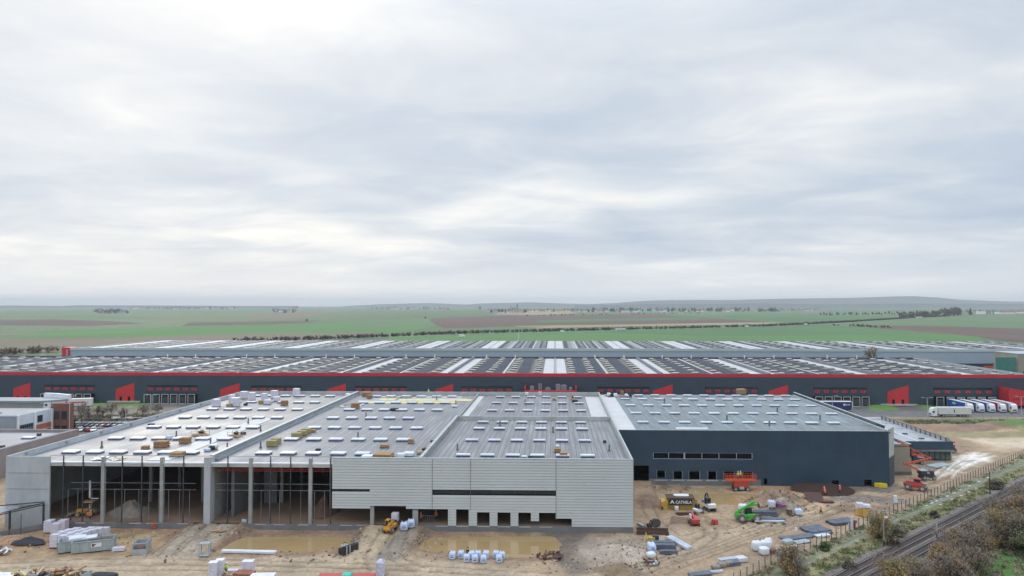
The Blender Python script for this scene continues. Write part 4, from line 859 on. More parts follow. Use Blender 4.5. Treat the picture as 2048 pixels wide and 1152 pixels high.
def truck_proto(tr, name='lorry', stripe=None):
    """nose towards +X; 16.5 m articulated lorry"""
    t = thing(name, 'lorry', 'lorry')
    b = MB(); b.yprism([(-.1,.9),(2.25,.9),(2.35,1.3),(2.25,2.3),(1.95,3.35),(1.2,3.75),(-.1,3.85)], -1.22, 1.22); b.box(.2, -1.2, .45, 2.3, 1.2, .9)
    cab = b.build('cab', M['white_paint'], t)
    MB().add([(2.29,-1.05,1.75),(2.29,1.05,1.75),(2.03,1.0,2.85),(2.03,-1.0,2.85)], [(0,1,2,3)]).build('windscreen', M['glass'], cab)
    for s_ in (-1, 1): MB().box(1.0, s_*1.225-.01, 1.7, 1.9, s_*1.225+.01, 2.5).build('side_window', M['glass'], cab)
    MB().box(2.3, -.8, .9, 2.4, .8, 1.45).build('grille', M['dark_steel'], cab)
    for y in (-.95, .95): MB().box(2.3, y-.18, .6, 2.42, y+.18, .85).build('headlight', M['galv'], cab)
    MB().box(-3.5, -.45, .75, .3, .45, 1.05).build('chassis', M['dark_steel'], t)
    tb = MB().box(-14.0, -1.26, 1.15, -.55, 1.26, 3.95).build('trailer_body', tr, t)
    MB().box(-14.02, -1.28, 3.95, -.53, 1.28, 4.02).build('trailer_roof', M['white_paint'], tb)
    MB().box(-13.9, -1.1, .85, -.6, 1.1, 1.15).build('trailer_frame', M['dark_steel'], tb)
    ml = MB()
    for s_ in (-1, 1):
        for i in range(20): ml.box(-13.6+.68*i, s_*1.27-.01, 1.05, -13.52+.68*i, s_*1.27+.01, 1.35)
    ml.build('curtain_strap', M['plinth'], tb)
    for x in (1.35, -2.6, -9.6, -10.9, -12.2):
        for y in (-1.02, 1.02): MB().wheel((x, y, .5), .5, .3, 0, 1, 14).build('wheel', [M['rubber'], M['galv']], t)
    return t
tm = dict(w=mat('curtain_white', (.68,.68,.66), (.58,.58,.57), .8, .6), b=M['blue'], r=mat('trailer_red', (.48,.03,.05), None, .5, .4), g=mat('trailer_grey', (.30,.33,.36), None, .5, .5), n=mat('trailer_navy', (.02,.035,.14), (.018,.03,.12), .5, .4), s=mat('trailer_slate', (.10,.14,.25), None, .5, .5))
x, y = G(1862, 834)
t = truck_proto(tm['w']); t['label'] = 'white articulated lorry standing side-on in the yard, cab to the left'; t.location = (x+2.3, y+1, 0); t.scale = (.9,)*3; t.rotation_euler = (0, 0, math.pi)
MB().box(-7.2, -1.29, 1.9, -6.8, -1.27, 3.2).box(-7.2, 1.27, 1.9, -6.8, 1.29, 3.2).build('trailer_mark', M['dark_steel'], [o for o in t.children if o.name.startswith('trailer_body')][0])
for i, (k, lb) in enumerate((('b','white-cab lorry with bright blue trailer, leftmost at the docks'),('s','white-cab lorry with slate trailer, second at the docks'),('b','white-cab lorry with blue trailer, third at the docks'),('r','white-cab lorry with red trailer, fourth at the docks'),('g','white-cab lorry with grey trailer, rightmost at the docks'))):
    t = truck_proto(tm[k]); xx = 158.6+4.2*(i+1); t['label'] = lb; t['group'] = 'lorries at the loading docks'; t.location = (xx-.5, YBF-2.6-14*.87, 0); t.scale = (.87,)*3; t.rotation_euler = (0, 0, -math.pi/2+random.uniform(-.012, .012))
    if i == 0: MB().blob((-8.5, -1.28, 2.7), (1.6, .02, .45), nu=12, nv=6, rough=0).build('trailer_logo', M['white'], [o for o in t.children if o.name.startswith('trailer_body')][0])
x, y = G(1704, 824); tl = thing('box_trailer', 'navy blue box trailer parked in front of the docks, white lettering at its rear end', 'trailer', (x-7, y+1, 0)); A2 = lambda b, n, m: b.build(n, m, tl)
bb = A2(MB().box(-7, -1.25, 1.1, 7, 1.25, 3.95), 'trailer_body', tm['n']); MB().box(-7.05, -1.3, 3.95, 7.05, 1.3, 4.05).box(6.9, -1.3, 1.1, 7.08, 1.3, 3.95).build('trailer_edge', M['white_paint'], bb)
MB().box(3.6, -1.27, 2.5, 4.4, -1.255, 3.25).box(4.6,-1.27,2.7,5.0,-1.255,3.05).box(5.1,-1.27,2.65,5.5,-1.255,2.95).box(5.6,-1.27,2.65,5.75,-1.255,3.2).box(5.85,-1.27,2.65,6.15,-1.255,3.0).build('lettering', M['white'], bb)
A2(MB().box(-6.5, -1.0, .8, 6.8, 1.0, 1.1), 'trailer_frame', M['dark_steel'])
for xx in (3.2, 4.5, 5.8):
    for yy in (-1, 1): A2(MB().wheel((xx, yy, .5), .5, .3), 'wheel', [M['rubber'], M['galv']])
x, y = G(60, 807, 3.9); t = truck_proto(tm['w']); t['label'] = 'white lorry with red lettered side seen over the canopy roof'; t.location = (x+4, y+6, .6); t.rotation_euler = (0, 0, math.pi+.35); t.name = 'lorry'
MB().box(-12, 1.27, 2.4, -6.5, 1.285, 2.9).box(-5.8, 1.27, 2.3, -5.0, 1.285, 3.1).box(-4.4, 1.27, 2.6, -1.2, 1.285, 2.8).build('red_lettering', M['red'], [o for o in t.children if o.name.startswith('trailer_body')][0])
# lamp posts
def lamp(px, py, h, lb, two=True, z=0):
    x, y = G(px, py); t = thing('lamp_post', lb, 'lamp post', (x, y, z)); t['group'] = 'lamp posts of the yard'
    MB().cyl((0,0,0), (0,0,h), .14, .09, n=8).build('pole', M['beam'], t)
    for s_ in ((-1, 1) if two else (1,)): MB().bar((0,0,h), (s_*1.5, 0, h+.15), .08).build('arm', M['beam'], t); MB().cbox((s_*1.7, 0, h+.17), (.9, .35, .14)).build('lamp_head', M['galv'], t)
lamp(1855, 834.5, 7.2, 'tall grey lamp post left of the white lorry'); lamp(2043, 832, 7.2, 'tall grey lamp post at the right edge of the photo'); lamp(141.5, 829, 7, 'grey lamp post right of the white canopy roof'); lamp(302, 824, 6.5, 'grey lamp post in front of the dock doors on the left'); lamp(1665, 826, 6.6, 'lamp post in front of the blue trailer', False); lamp(251, 842, 5, 'short white lamp post behind the car park', False)
# ================================================================== things on the site
def at(px, py, z=None): x, y = G(px, py, z or 0.0); return (x, y, gz(x, y)-.02 if z is None else z)
D = math.radians
def pallet(b, w, d, z=0, m=0):
    for x in (-.45, 0, .45): b.box(x*w-.05, -d/2, z, x*w+.05, d/2, z+.09, m)
    for i in range(6): y = -d/2+d*(i+.5)/6; b.box(-w/2, y-d/16, z+.09, w/2, y+d/16, z+.14, m)
def pallet_stack(label, loc, rz=0, w=1.2, d=1.0, h=1.9, m='wrap', group=None, layers=7, name='wrapped_pallet', cat='pallet'):
    t = thing(name, label, cat, loc, rz, group); b = MB(); pallet(b, w, d); b.build('pallet', M['wood'], t)
    b = MB(); lh = (h-.16)/layers
    for i in range(layers): j = random.uniform(-.012, .012); b.box(-w/2+.02+j, -d/2+.02, .15+i*lh+.018, w/2-.02+j, d/2-.02, .15+(i+1)*lh)
    b.box(-w/2+.05, -d/2+.05, .15, w/2-.05, d/2-.05, h-.03); b.build('load', M[m], t); return t
# white wrapped blocks at the left: tight rows
k = 0
rows_ = []
for r in range(6):
    for c in range(3): rows_.append((c, r))
x0, y0 = G(92, 1102); names_ = ['front', 'second', 'third', 'fourth', 'fifth', 'rearmost']; cols_ = ['left', 'middle', 'right']
for c, r in rows_:
    if (c, r) in ((0, 4), (0, 5)): continue
    x, y = x0+1.0+c*1.42+r*.42, y0+.8+r*1.12
    pallet_stack('white wrapped block stack, %s row, %s of the big pile left of the skips' % (names_[r], cols_[c]), (x, y, gz(x, y)-.03), D(4), 1.34, 1.05, 2.25 if r < 5 else 2.0, group='white block pallets by the grey skips')
for i, (px, py, lb) in enumerate(((99,1064,'white wrapped stack at the left of the trio behind the big pile'),(113,1066,'white wrapped stack in the middle of the trio, lower than its neighbours'),(126,1063,'white wrapped stack at the right of the trio behind the big pile'))):
    pallet_stack(lb, at(px, py), D(8), 1.35, 1.5, 2.2 if i != 1 else 1.9, group='white block pallets by the plinth')
def heap(name, label, cat, px, py, r, h, m, seed=1):
    """loose pile with a ragged slope"""
    t = MB(); rd = random.Random(seed); n = 22; rings = 7; vs = [(0, 0, h)]
    for j in range(1, rings+1):
        for i in range(n):
            a = 2*math.pi*i/n; q = (j/rings)*(1+.13*math.sin(3*a+seed)+.08*rd.uniform(-1, 1)); zz = h*(1-j/rings)**1.25*(1+.25*rd.uniform(-1, 1)) if j < rings else -.15
            vs.append((r[0]*q*math.cos(a), r[1]*q*math.sin(a), zz))
    fs = [(0, 1+i, 1+(i+1) % n) for i in range(n)]
    for j in range(rings-1):
        for i in range(n): a = 1+j*n+i; b_ = 1+j*n+(i+1) % n; fs.append((a, a+n, b_+n, b_))
    t.add(vs, fs); o = t.build(name, M[m], None, True); o.location = at(px, py); return tag(o, label, cat)
heap('gravel_heap', 'flat black heap of gravel left of the white block pile', 'heap', 58, 1094, (3.0, 1.6), .8, 'tarp', 3)
heap('rubble_heap', 'grey rubble heap inside the open left bay', 'heap', 258, 1022, (4.6, 3.4), 2.6, 'spoil', 5).location = (*G(262, 1026, 1.1), 1.1)
heap('rubble_heap', 'brown earth heap inside the bay beside the grey cladding', 'heap', 645, 1028, (3.0, 4), 3.4, 'earth', 6).location = (*G(648, 1026, 1.1), 1.1)
# skips
def skip(label, loc, rz, L=5.6, W=2.25, Hh=2.0, fill=None, logo=False, name='skip'):
    t = thing(name, label, 'skip', loc, rz, 'open-topped skips'); b = MB(); e = .12
    b.box(-L/2, -W/2, .2, L/2, W/2, .32).box(-L/2, -W/2, .32, L/2, -W/2+.08, Hh).box(-L/2, W/2-.08, .32, L/2, W/2, Hh).box(-L/2, -W/2+.08, .32, -L/2+.08, W/2-.08, Hh).box(L/2-.08, -W/2+.08, .32, L/2, W/2-.08, Hh+.25)
    b.build('tub', M['skip'], t); b = MB()
    for i in range(8):
        x = -L/2+.1+(L-.2)*i/7
        for s_ in (-1, 1): b.box(x-.05, s_*(W/2+.03)-.035, .25, x+.05, s_*(W/2+.03)+.035, Hh-.08)
    for s_ in (-1, 1): b.box(-L/2-.02, s_*(W/2+.04)-.06, Hh-.08, L/2+.02, s_*(W/2+.04)+.06, Hh+.03)
    b.box(-L/2-.06, -W/2, Hh-.08, -L/2+.02, W/2, Hh+.03); b.build('rib', M['galv'], t)
    b = MB().bar((-L/2-.1, -.7, .3), (-L/2-.25, -.25, 1.7), .1).bar((-L/2-.1, .7, .3), (-L/2-.25, .25, 1.7), .1).bar((-L/2-.25, -.3, 1.7), (-L/2-.25, .3, 1.7), .12); b.build('lift_hook', M['grey_steel'], t)
    b = MB()
    for y in (-.6, .6): b.box(-L/2, y-.08, 0, L/2, y+.08, .2)
    b.build('runner', M['dark_steel'], t)
    if logo: MB().box(-.2, -W/2-.09, .95, 1.35, -W/2-.075, 1.6).build('logo_plate', M['white'], t); MB().box(-.05, -W/2-.1, 1.05, .3, -W/2-.091, 1.5).build('logo_mark', M['rust'], t); MB().box(.3, -W/2-.1, 1.25, .55, -W/2-.091, 1.45).build('logo_mark', M['mred'], t)
    if fill == 'earth': MB().blob((0, 0, 1.25), (L/2-.1, W/2-.1, .55), 0, 4, .08, 18, 6, .5).build('fill', M['earth'], t)
    if fill == 'lid': MB().cbox((-.4, .1, Hh+.12), (2.4, 1.9, .28), rz=.05).cbox((1.4, 0, Hh+.0), (2.2, 1.8, .16)).build('sheeting', M['white'], t)
    return t
skip('grey-green skip with pale sheets on top, behind the labelled skip', at(160, 1100), D(27), 6.0, fill='lid')
skip('grey-green skip full of brown soil with a small red and white label', at(188, 1101), D(22), 6.2, fill='earth', logo=True)
def debris(t, seed, L, W, z, n, mats_):
    rd = random.Random(seed); b = {}
    for i in range(n):
        m = rd.choice(mats_); q = b.setdefault(m, MB()); l = rd.uniform(.3, 1.5)
        q.cbox((rd.uniform(-L/2, L/2), rd.uniform(-W/2, W/2), z+rd.uniform(0, .75)), (l, rd.uniform(.1, .5), rd.uniform(.03, .3)), rz=rd.uniform(0, 3.1), rx=rd.uniform(-.5, .5), ry=rd.uniform(-.6, .6))
    for m, q in b.items(): tag(q.build('debris', M[m], t), kind='stuff')
for px, py, lb, sd, ms in ((66,1175,'skip heaped with pale foam and broken boards at the bottom left',11,['yellowp','wood','white','rust','wood2','galv']),(138,1173,'skip heaped with red-brown broken pallets at the bottom left',12,['wood','wood','wood2','wood','rust'])):
    t = skip(lb, at(px, py), D(-3), 5.4, 2.3, 1.9); debris(t, sd, 4.4, 2, 1.7, 55, ms)
def soft_bag(name, label, cat, loc, r, m='white', rz=0, group=None, seed=1, ties=True, z=None, mark=None):
    t = thing(name, label, cat, loc, rz, group); MB().blob((0, 0, r[2]), r, 0, seed, .06, 14, 9, .45).build('bag', M[m], t, True)
    if ties:
        b = MB(); 
        for sx in (-.6, .6):
            for sy in (-.6, .6): b.bar((sx*r[0], sy*r[1], 1.8*r[2]), (sx*r[0]*.9, sy*r[1]*.9, 2.2*r[2]), .07)
        b.build('lifting_loop', M['white'], t)
    if mark: MB().box(-r[0]*.55, -r[1]*1.03, r[2]*.7, r[0]*.55, -r[1]*1.0, r[2]*.95).box(-r[0]*.4, -r[1]*1.03, r[2]*1.15, r[0]*.4, -r[1]*1.0, r[2]*1.3).build('printed_label', mat('label_blue', (.10,.17,.33), None, 2, .6), t)
    return t
soft_bag('tarpaulin', 'white crumpled sheet at the bottom left corner', 'sheet', at(12, 1160), (3.2, 1.2, .45), seed=5, ties=False)
soft_bag('tarpaulin', 'dark folded sheet at the bottom edge right of the skips', 'sheet', at(205, 1160), (2.2, .9, .5), m='tarp', seed=8, ties=False)
soft_bag('tarpaulin', 'small white sheet on the mud behind the labelled skip', 'sheet', at(162, 1062), (.8, .3, .18), seed=9, ties=False)
bw = mat('bag_blue_white', (.66,.74,.90), (.45,.55,.75), 2.5, .6); M['bagb'] = bw
BG = [(905,1118,'leftmost'),(922,1116,'second from the left, back row'),(933,1124,'leftmost of the front row'),(943,1117,'just right of the dark figure'),(950,1125,'second of the front row'),(956,1116,'middle of the back row'),(967,1125,'third of the front row'),(972,1116,'with a darker printed side'),(992,1116,'left of the right-hand trio'),(1004,1118,'right of the right-hand trio'),(998,1125,'front of the right-hand trio')]
for i, (px, py, lb) in enumerate(BG):
    soft_bag('big_bag', 'blue-white bulk bag in front of the long puddle, %s' % lb, 'bulk bag', at(px, py), (.52, .5, .62), 'bagb', random.uniform(-.15, .15), 'bulk bags in front of the long puddle', i, mark=True)
for px, py, lb in ((808,1071,'left of the three on the ramp'),(822,1067,'front right of the three on the ramp'),(825,1059,'rear right of the three on the ramp')):
    x, y = G(px, py); soft_bag('big_bag', 'blue-white bulk bag %s' % lb, 'bulk bag', (x, y, gz(x, y)), (.68, .62, .72), 'bagb', .2, 'bulk bags on the ramp', px, mark=True)
# things around the left pit
t = thing('crate', 'small flat white crate on the mud right of the labelled skip', 'crate', at(238, 1102), D(15)); MB().box(-.95, -.5, .15, .95, .5, .65).build('box', M['wrap'], t); b = MB(); pallet(b, 1.9, 1.0); b.build('pallet', M['galv'], t)
t = thing('steel_hopper', 'open grey steel hopper with a brown front recess beside the left ramp', 'hopper', at(283, 1106), D(12))
MB().box(-1.1, -1.1, .1, 1.1, -1.0, 1.0).box(-1.1, -1.0, .1, -1.0, 1.4, 2.0).box(1.0, -1.0, .1, 1.1, 1.4, 2.0).box(-1.0, 1.3, .1, 1.0, 1.4, 2.0).box(-1.1, -1.1, 0, 1.1, 1.4, .1).box(-1.1,-1.12,1.85,1.1,-1.0,2.0).build('tub', M['galv'], t)
MB().blob((0, .1, .9), (.95, 1.0, .45), 0, 2, .1, 12, 5, .6).build('fill', M['earth'], t); MB().bar((-1.1, -1.1, .15), (-1.9, -1.6, .05), .1).build('tow_bar', M['dark_steel'], t)
t = thing('steel_rack', 'pale steel frame rack standing at the foot of the left ramp', 'rack', at(410, 1113), D(8)); b = MB()
for x in (-.8, .8):
    for y in (-.5, .5): b.box(x-.06, y-.06, 0, x+.06, y+.06, 2.2)
b.build('post', M['galv'], t); MB().box(-.85, -.55, 2.1, .85, .55, 2.2).box(-.8, -.55, .1, .8, .55, .18).build('shelf', M['galv'], t)
b = MB()
for i in range(5): b.box(-.7+.33*i, .5, .2, -.66+.33*i, .54, 2.1)
b.build('mesh_panel', M['grey_steel'], t)
t = thing('roof_panel_pack', 'long white roof panel pack lying by the first puddle', 'panel pack', at(498, 1106), D(-2)); MB().box(-4.7, -.45, .12, 4.7, .45, .42).build('panels', M['white'], t); MB().box(-3.5,-.5,0,-3.3,.5,.12).box(3.3,-.5,0,3.5,.5,.12).build('bearer', M['wood'], t)
t = thing('pipe_bundle', 'strapped black bundle of hose coils between puddle and ramp', 'hose bundle', at(697, 1106), D(50)); b = MB()
for i in range(7): b.cyl((-1.5, -.5+.5*(i % 3), .35+.45*(i//3)), (1.5, -.5+.5*(i % 3), .35+.45*(i//3)), .28, n=10)
b.build('hose', mat('black_hose', (.06,.05,.045), (.03,.025,.022), 3, .9), t); MB().box(-.9, -.85, 0, -.8, .85, 1.45).box(-.3, -.85, 0, -.2, .85, 1.45).build('strap', M['wrap'], t)
t = thing('wrapped_column', 'tall white wrapped pallet with rounded top at the bottom middle', 'pallet', at(761, 1152), 0); MB().box(-.62, -.6, .15, .62, .6, 2.1).cbox((0, 0, 2.3), (1.2, 1.16, .42), taper=.45).build('load', mat('grey_white_wrap', (.66,.68,.76), (.36,.39,.52), 2.0, .4), t); b = MB(); pallet(b, 1.2, 1.1); b.build('pallet', M['wood'], t)
t = thing('red_drawbar_trailer', 'long red trailer deck with a green tarpaulin at the bottom edge', 'trailer', at(692, 1170), D(2)); MB().box(-4.2, -1.1, .8, 4.2, 1.1, 1.35).build('deck', M['mred'], t); MB().cbox((.1, .1, 1.5), (1.6, 1.6, .3), taper=.8).build('tarpaulin', mat('teal_tarp', (.08,.50,.38), (.05,.38,.28), 2, .6), t)
for x in (-2.6, 2.6):
    for y in (-.95, .95): MB().wheel((x, y, .4), .4, .25).build('wheel', [M['rubber'], M['galv']], t)
# bottom centre-left: stacks and timber
pallet_stack('tall white stack left of the worker in yellow at the bottom', at(427, 1157), D(12), 1.3, 1.15, 2.6); pallet_stack('tall white stack right beside the worker in yellow', at(440, 1152), D(12), 1.25, 1.15, 2.6)
pallet_stack('upright white wrapped pack behind the orange bricks', at(496, 1153), D(4), 1.75, 1.1, 2.5, layers=5); pallet_stack('low flat white pack left of the upright one', at(469, 1147), D(3), 2.4, .9, .6, layers=2)
pallet_stack('low white pack at the bottom edge, right of the bricks', at(524, 1170), D(5), 3.6, 2.2, 1.5, layers=3)
t = thing('brick_pallet', 'pallet of orange-brown clay bricks beside the upright white pack', 'brick pallet', at(489, 1160), D(-8)); b = MB(); rd = random.Random(4)
for i in range(9):
    for j in range(5):
        for k_ in range(5): b.cbox((-1.3+.32*i, -.7+.34*j, .25+.24*k_), (.28, .30, .2), rz=rd.uniform(-.1, .1))
b.build('brick', mat('clay_brick', (.42,.19,.12), (.28,.12,.08), 3, .9), t)
t = thing('timber_scrap', 'loose orange-brown boards at the bottom edge by the white stacks', 'timber', at(455, 1160), 0); debris(t, 7, 2.6, 2.4, .1, 40, ['wood', 'wood2'])
t = thing('timber_scrap', 'small heap of broken boards at the left edge', 'timber', at(4, 1108), 0); debris(t, 9, 2.4, 1.2, .05, 26, ['wood', 'rust', 'white'])
t = thing('timber_scrap', 'scattered twigs and boards at the right end of the long puddle', 'timber', at(1100, 1115), 0); debris(t, 14, 4, 2.5, .02, 40, ['wood', 'rust', 'earth'])
t = thing('timber_scrap', 'broken boards and white scraps below the steel profiles', 'timber', at(1303, 1128), 0); debris(t, 15, 2.4, 2.6, .02, 34, ['wood', 'white', 'galv', 'rust'])
t = thing('timber_scrap', 'brown boards lying on the right side of the left ramp', 'timber', at(437, 1068, .5), .1); debris(t, 17, 1.8, .6, .05, 12, ['wood', 'wood2'])
# steel canopy frame at the left edge
t = thing('steel_canopy', 'dark steel lean-to frame with grey sheeting at the left edge', 'canopy', (-107, 122, -.3)); b = MB()
for x, y in ((-2.2,-9.2),(-2.2,-4.6),(2.4,-3),(7.2,1.2),(11.2,4.2),(-6,-9.2)): b.box(x-.13, y-.13, 0, x+.13, y+.13, 3.4+.13*(y+9))
b.build('post', M['dark_steel'], t); b = MB()
for i in range(6):
    q = i/5; b.bar((-8+q*5, -11+q*4, 3.3), (1+q*9, -2+q*6.2, 4.9), .14)
b.bar((-8, -9.5, 3.4), (11.3, 4.2, 5.2), .18).bar((-8, -2, 5.1), (11.3, 4.3, 5.4), .16).bar((-3, -9.5, 3.3), (11.3, 4.2, 4.9), .16); b.build('rafter', M['dark_steel'], t)
MB().add([(-9,-10,3.45),(-2.3,-9.0,3.45),(8.8,2.2,5.0),(-9,3,5.15)], [(0,1,2,3)]).add([(-9,-10,3.38),(-2.3,-9.0,3.38),(8.8,2.2,4.93),(-9,3,5.08)], [(3,2,1,0)]).build('sheeting', mat('sheet_grey', (.34,.36,.40), (.22,.24,.27), .6, .35), t)
b = MB()
for i in range(12): x = -6+1.5*i; y = -9.2+.75*i*1.08; b.box(x-.04, y-.04, 0, x+.04, y+.04, 3.2+.12*i)
b.build('stud', M['dark_steel'], t); MB().bar((-7, -10.5, .3), (11.4, 4.0, 1.0), .5, .9).build('footing', M['plinth'], t)
t = thing('sheet_offcut', 'pale blue-white sheet leaning at the right of the left ramp', 'sheet', (*G(488, 1050, .6), .5)); MB().cbox((0, 0, .6), (.9, .1, 1.3), ry=.2, rx=.25).build('sheet', M['white'], t)
t = thing('barrier', 'orange-red barrier standing on the plinth edge in the left bay', 'barrier', (WX(313, 127), 126.7, .1)); b = MB()
for x in (-.35, .35): b.box(x-.05, -.05, 0, x+.05, .05, 1.35)
for z in (.2, .65, 1.1): b.box(-.4, -.04, z, .4, .04, z+.14)
b.build('frame', M['orange'], t)
# ------------------------------------------------------------------ people
def person(label, loc, rz, vest='o', pose='stand', dark=False, group=None, sc=1.0):
    t = thing('person', label, 'person', loc, rz, group, sc)
    def chain(pts, edges, rad, name, m):
        me = bpy.data.meshes.new(name); me.from_pydata(pts, edges, []); o = bpy.data.objects.new(name, me); COL.objects.link(o)
        md = o.modifiers.new('s', 'SKIN'); md.use_smooth_shade = True
        for i, v in enumerate(me.skin_vertices[0].data): v.radius = (rad[i][0], rad[i][1]) if isinstance(rad[i], tuple) else (rad[i],)*2; v.use_root = (i == 0)
        o.modifiers.new('b', 'SUBSURF').levels = 1
        dg = bpy.context.evaluated_depsgraph_get(); nm = bpy.data.meshes.new_from_object(o.evaluated_get(dg)); bpy.data.objects.remove(o)
        nm.name = name; nm.materials.clear(); nm.materials.append(m); p = bpy.data.objects.new(name, nm); COL.objects.link(p); p.parent = t; return p
    st = {'stand': (.10, .10, .06, -.06), 'walk': (.34, -.34, .25, -.2), 'bend': (.10, -.08, .1, 0)}[pose]
    lean = .35 if pose == 'bend' else (.05 if pose == 'walk' else 0)
    hip, ch, nk, hd = (0, 0, .92), (lean*.7, 0, 1.25), (lean*1.15, 0, 1.48), (lean*1.35+.02, 0, 1.64)
    fl, fr_ = (st[0], .11, .06), (st[1], -.11, .06)
    kl, kr = (st[0]*.65+.04, .10, .49), (st[1]*.4+.04, -.10, .49)
    sh = lambda s: (nk[0]-.02, s*.19, 1.40); el = lambda s: (nk[0]+.02+st[2]*s*.5, s*.26, 1.13); wr = lambda s: (nk[0]+.16+st[2]*s, s*.24, .92)
    pts = [hip, ch, nk, hd, kl, fl, (fl[0]+.15, .12, .04), kr, fr_, (fr_[0]+.15, -.12, .04), sh(1), el(1), wr(1), sh(-1), el(-1), wr(-1), (hd[0]+.01, 0, 1.74)]
    ed = [(0,1),(1,2),(2,3),(3,16),(0,4),(4,5),(5,6),(0,7),(7,8),(8,9),(2,10),(10,11),(11,12),(2,13),(13,14),(14,15)]
    rad = [.15, (.17,.12), .065, .10, .075, .05, .04, .075, .05, .04, .06, .045, .033, .06, .045, .033, .07]
    base = len(pts)
    for s, w in ((1, 12), (-1, 15)):
        wx, wy, wz = pts[w]; pts.append((wx+.03, wy, wz-.06)); ed.append((w, len(pts)-1)); rad.append((.04, .022)); pm = len(pts)-1
        for j, l in enumerate((.07, .08, .075, .06)): pts += [(wx+.03-.03+.02*j, wy, wz-.11), (wx+.05-.03+.02*j, wy-.01*s, wz-.11-l*.8)]; n_ = len(pts); ed += [(pm, n_-2), (n_-2, n_-1)]; rad += [.009, .008]
        pts.append((wx+.075, wy-.02*s, wz-.09)); ed.append((pm, len(pts)-1)); rad.append(.009)
    body = chain(pts, ed, rad, 'body', M['skin'])
    vm = M['hiviso'] if vest == 'o' else M['hivisy'] if vest == 'y' else M['cloth']
    chain([(0,0,.88), ch, (nk[0], 0, 1.42), sh(1), el(1), (wr(1)[0]*.9, wr(1)[1], wr(1)[2]+.05), sh(-1), el(-1), (wr(-1)[0]*.9, wr(-1)[1], wr(-1)[2]+.05)], [(0,1),(1,2),(2,3),(3,4),(4,5),(2,6),(6,7),(7,8)], [(.21,.17),(.23,.17),.10,.085,.07,.055,.085,.07,.055], 'jacket', vm)
    chain([(0,0,.90),kl,(fl[0],.11,.10),kr,(fr_[0],-.11,.10)], [(0,1),(1,2),(0,3),(3,4)], [.18,.095,.07,.095,.07], 'trousers', M['cloth'] if vest != 'oo' else vm)
    MB().blob((hd[0], 0, 1.76), (.145, .13, .10), nu=12, nv=7, rough=0).cyl((hd[0]+.02, 0, 1.735), (hd[0]+.02, 0, 1.75), .17, n=12).build('helmet', M['helmet'] if not dark else M['cloth'], t)
    if vest in 'oy':
        MB().cyl((ch[0]*.8, 0, 1.08), (ch[0]*.85, 0, 1.13), .205, n=12).build('reflective_band', M['galv'], t)
    MB().blob((hd[0]+.115, 0, 1.62), (.018, .015, .02), nu=6, nv=4, rough=0).build('nose', M['skin'], t)
    return t
PP = [(1642.5,1029,'o','walk',180,'worker in orange walking on the track right of the earth heaps'),(1324,1021,'o','stand',-60,'worker in orange standing left of the yellow container'),(1650.5,997,'o','bend',90,'left of two workers in orange on the round steel mesh'),(1680,992,'o','stand',200,'right of two workers in orange on the round steel mesh')]
for px, py, v, ps, a, lb in PP: person(lb, at(px, py), D(a), v, ps)
person('worker in yellow vest and dark trousers beside the tall white stacks', at(452, 1149), D(80), 'y', 'walk')
person('dark-clothed person between the bulk bags', at(935, 1118), D(90), 'd', 'bend', True)
person('worker in orange standing by the tractor in the left bay', (*G(181, 1039, 1.12), 1.12), D(-90), 'o', 'stand')
person('crouching dark-clothed person by the plinth left of the tractor', (*G(141, 1042, 1.12), 1.12), D(-90), 'd', 'bend', True, sc=.8)
person('worker in orange in the dark doorway left of the railing', (*G(842, 1044, 1.12), 1.12), D(180), 'o', 'stand'); person('worker in orange in the dark doorway right of the railing', (*G(872, 1040, 1.12), 1.12), D(-60), 'o', 'stand')
person('person in yellow vest at the far right of the docked lorries', (*G(2023, 829), 0), D(-90), 'y', 'stand'); 
person('worker in yellow near the rear edge of the middle roof', (*G(857, 789, ZR), ZR+.05), D(-90), 'y', 'stand')
t = thing('railing', 'thin steel railing in the dark doorway between two workers', 'railing', (*G(857, 1044, 1.12), 1.12)); b = MB()
for i in range(6): b.box(-1.1+.44*i-.03, -.03, 0, -1.1+.44*i+.03, .03, 1.2)
b.box(-1.15, -.04, 1.15, 1.15, .04, 1.22); b.build('frame', M['grey_steel'], t)
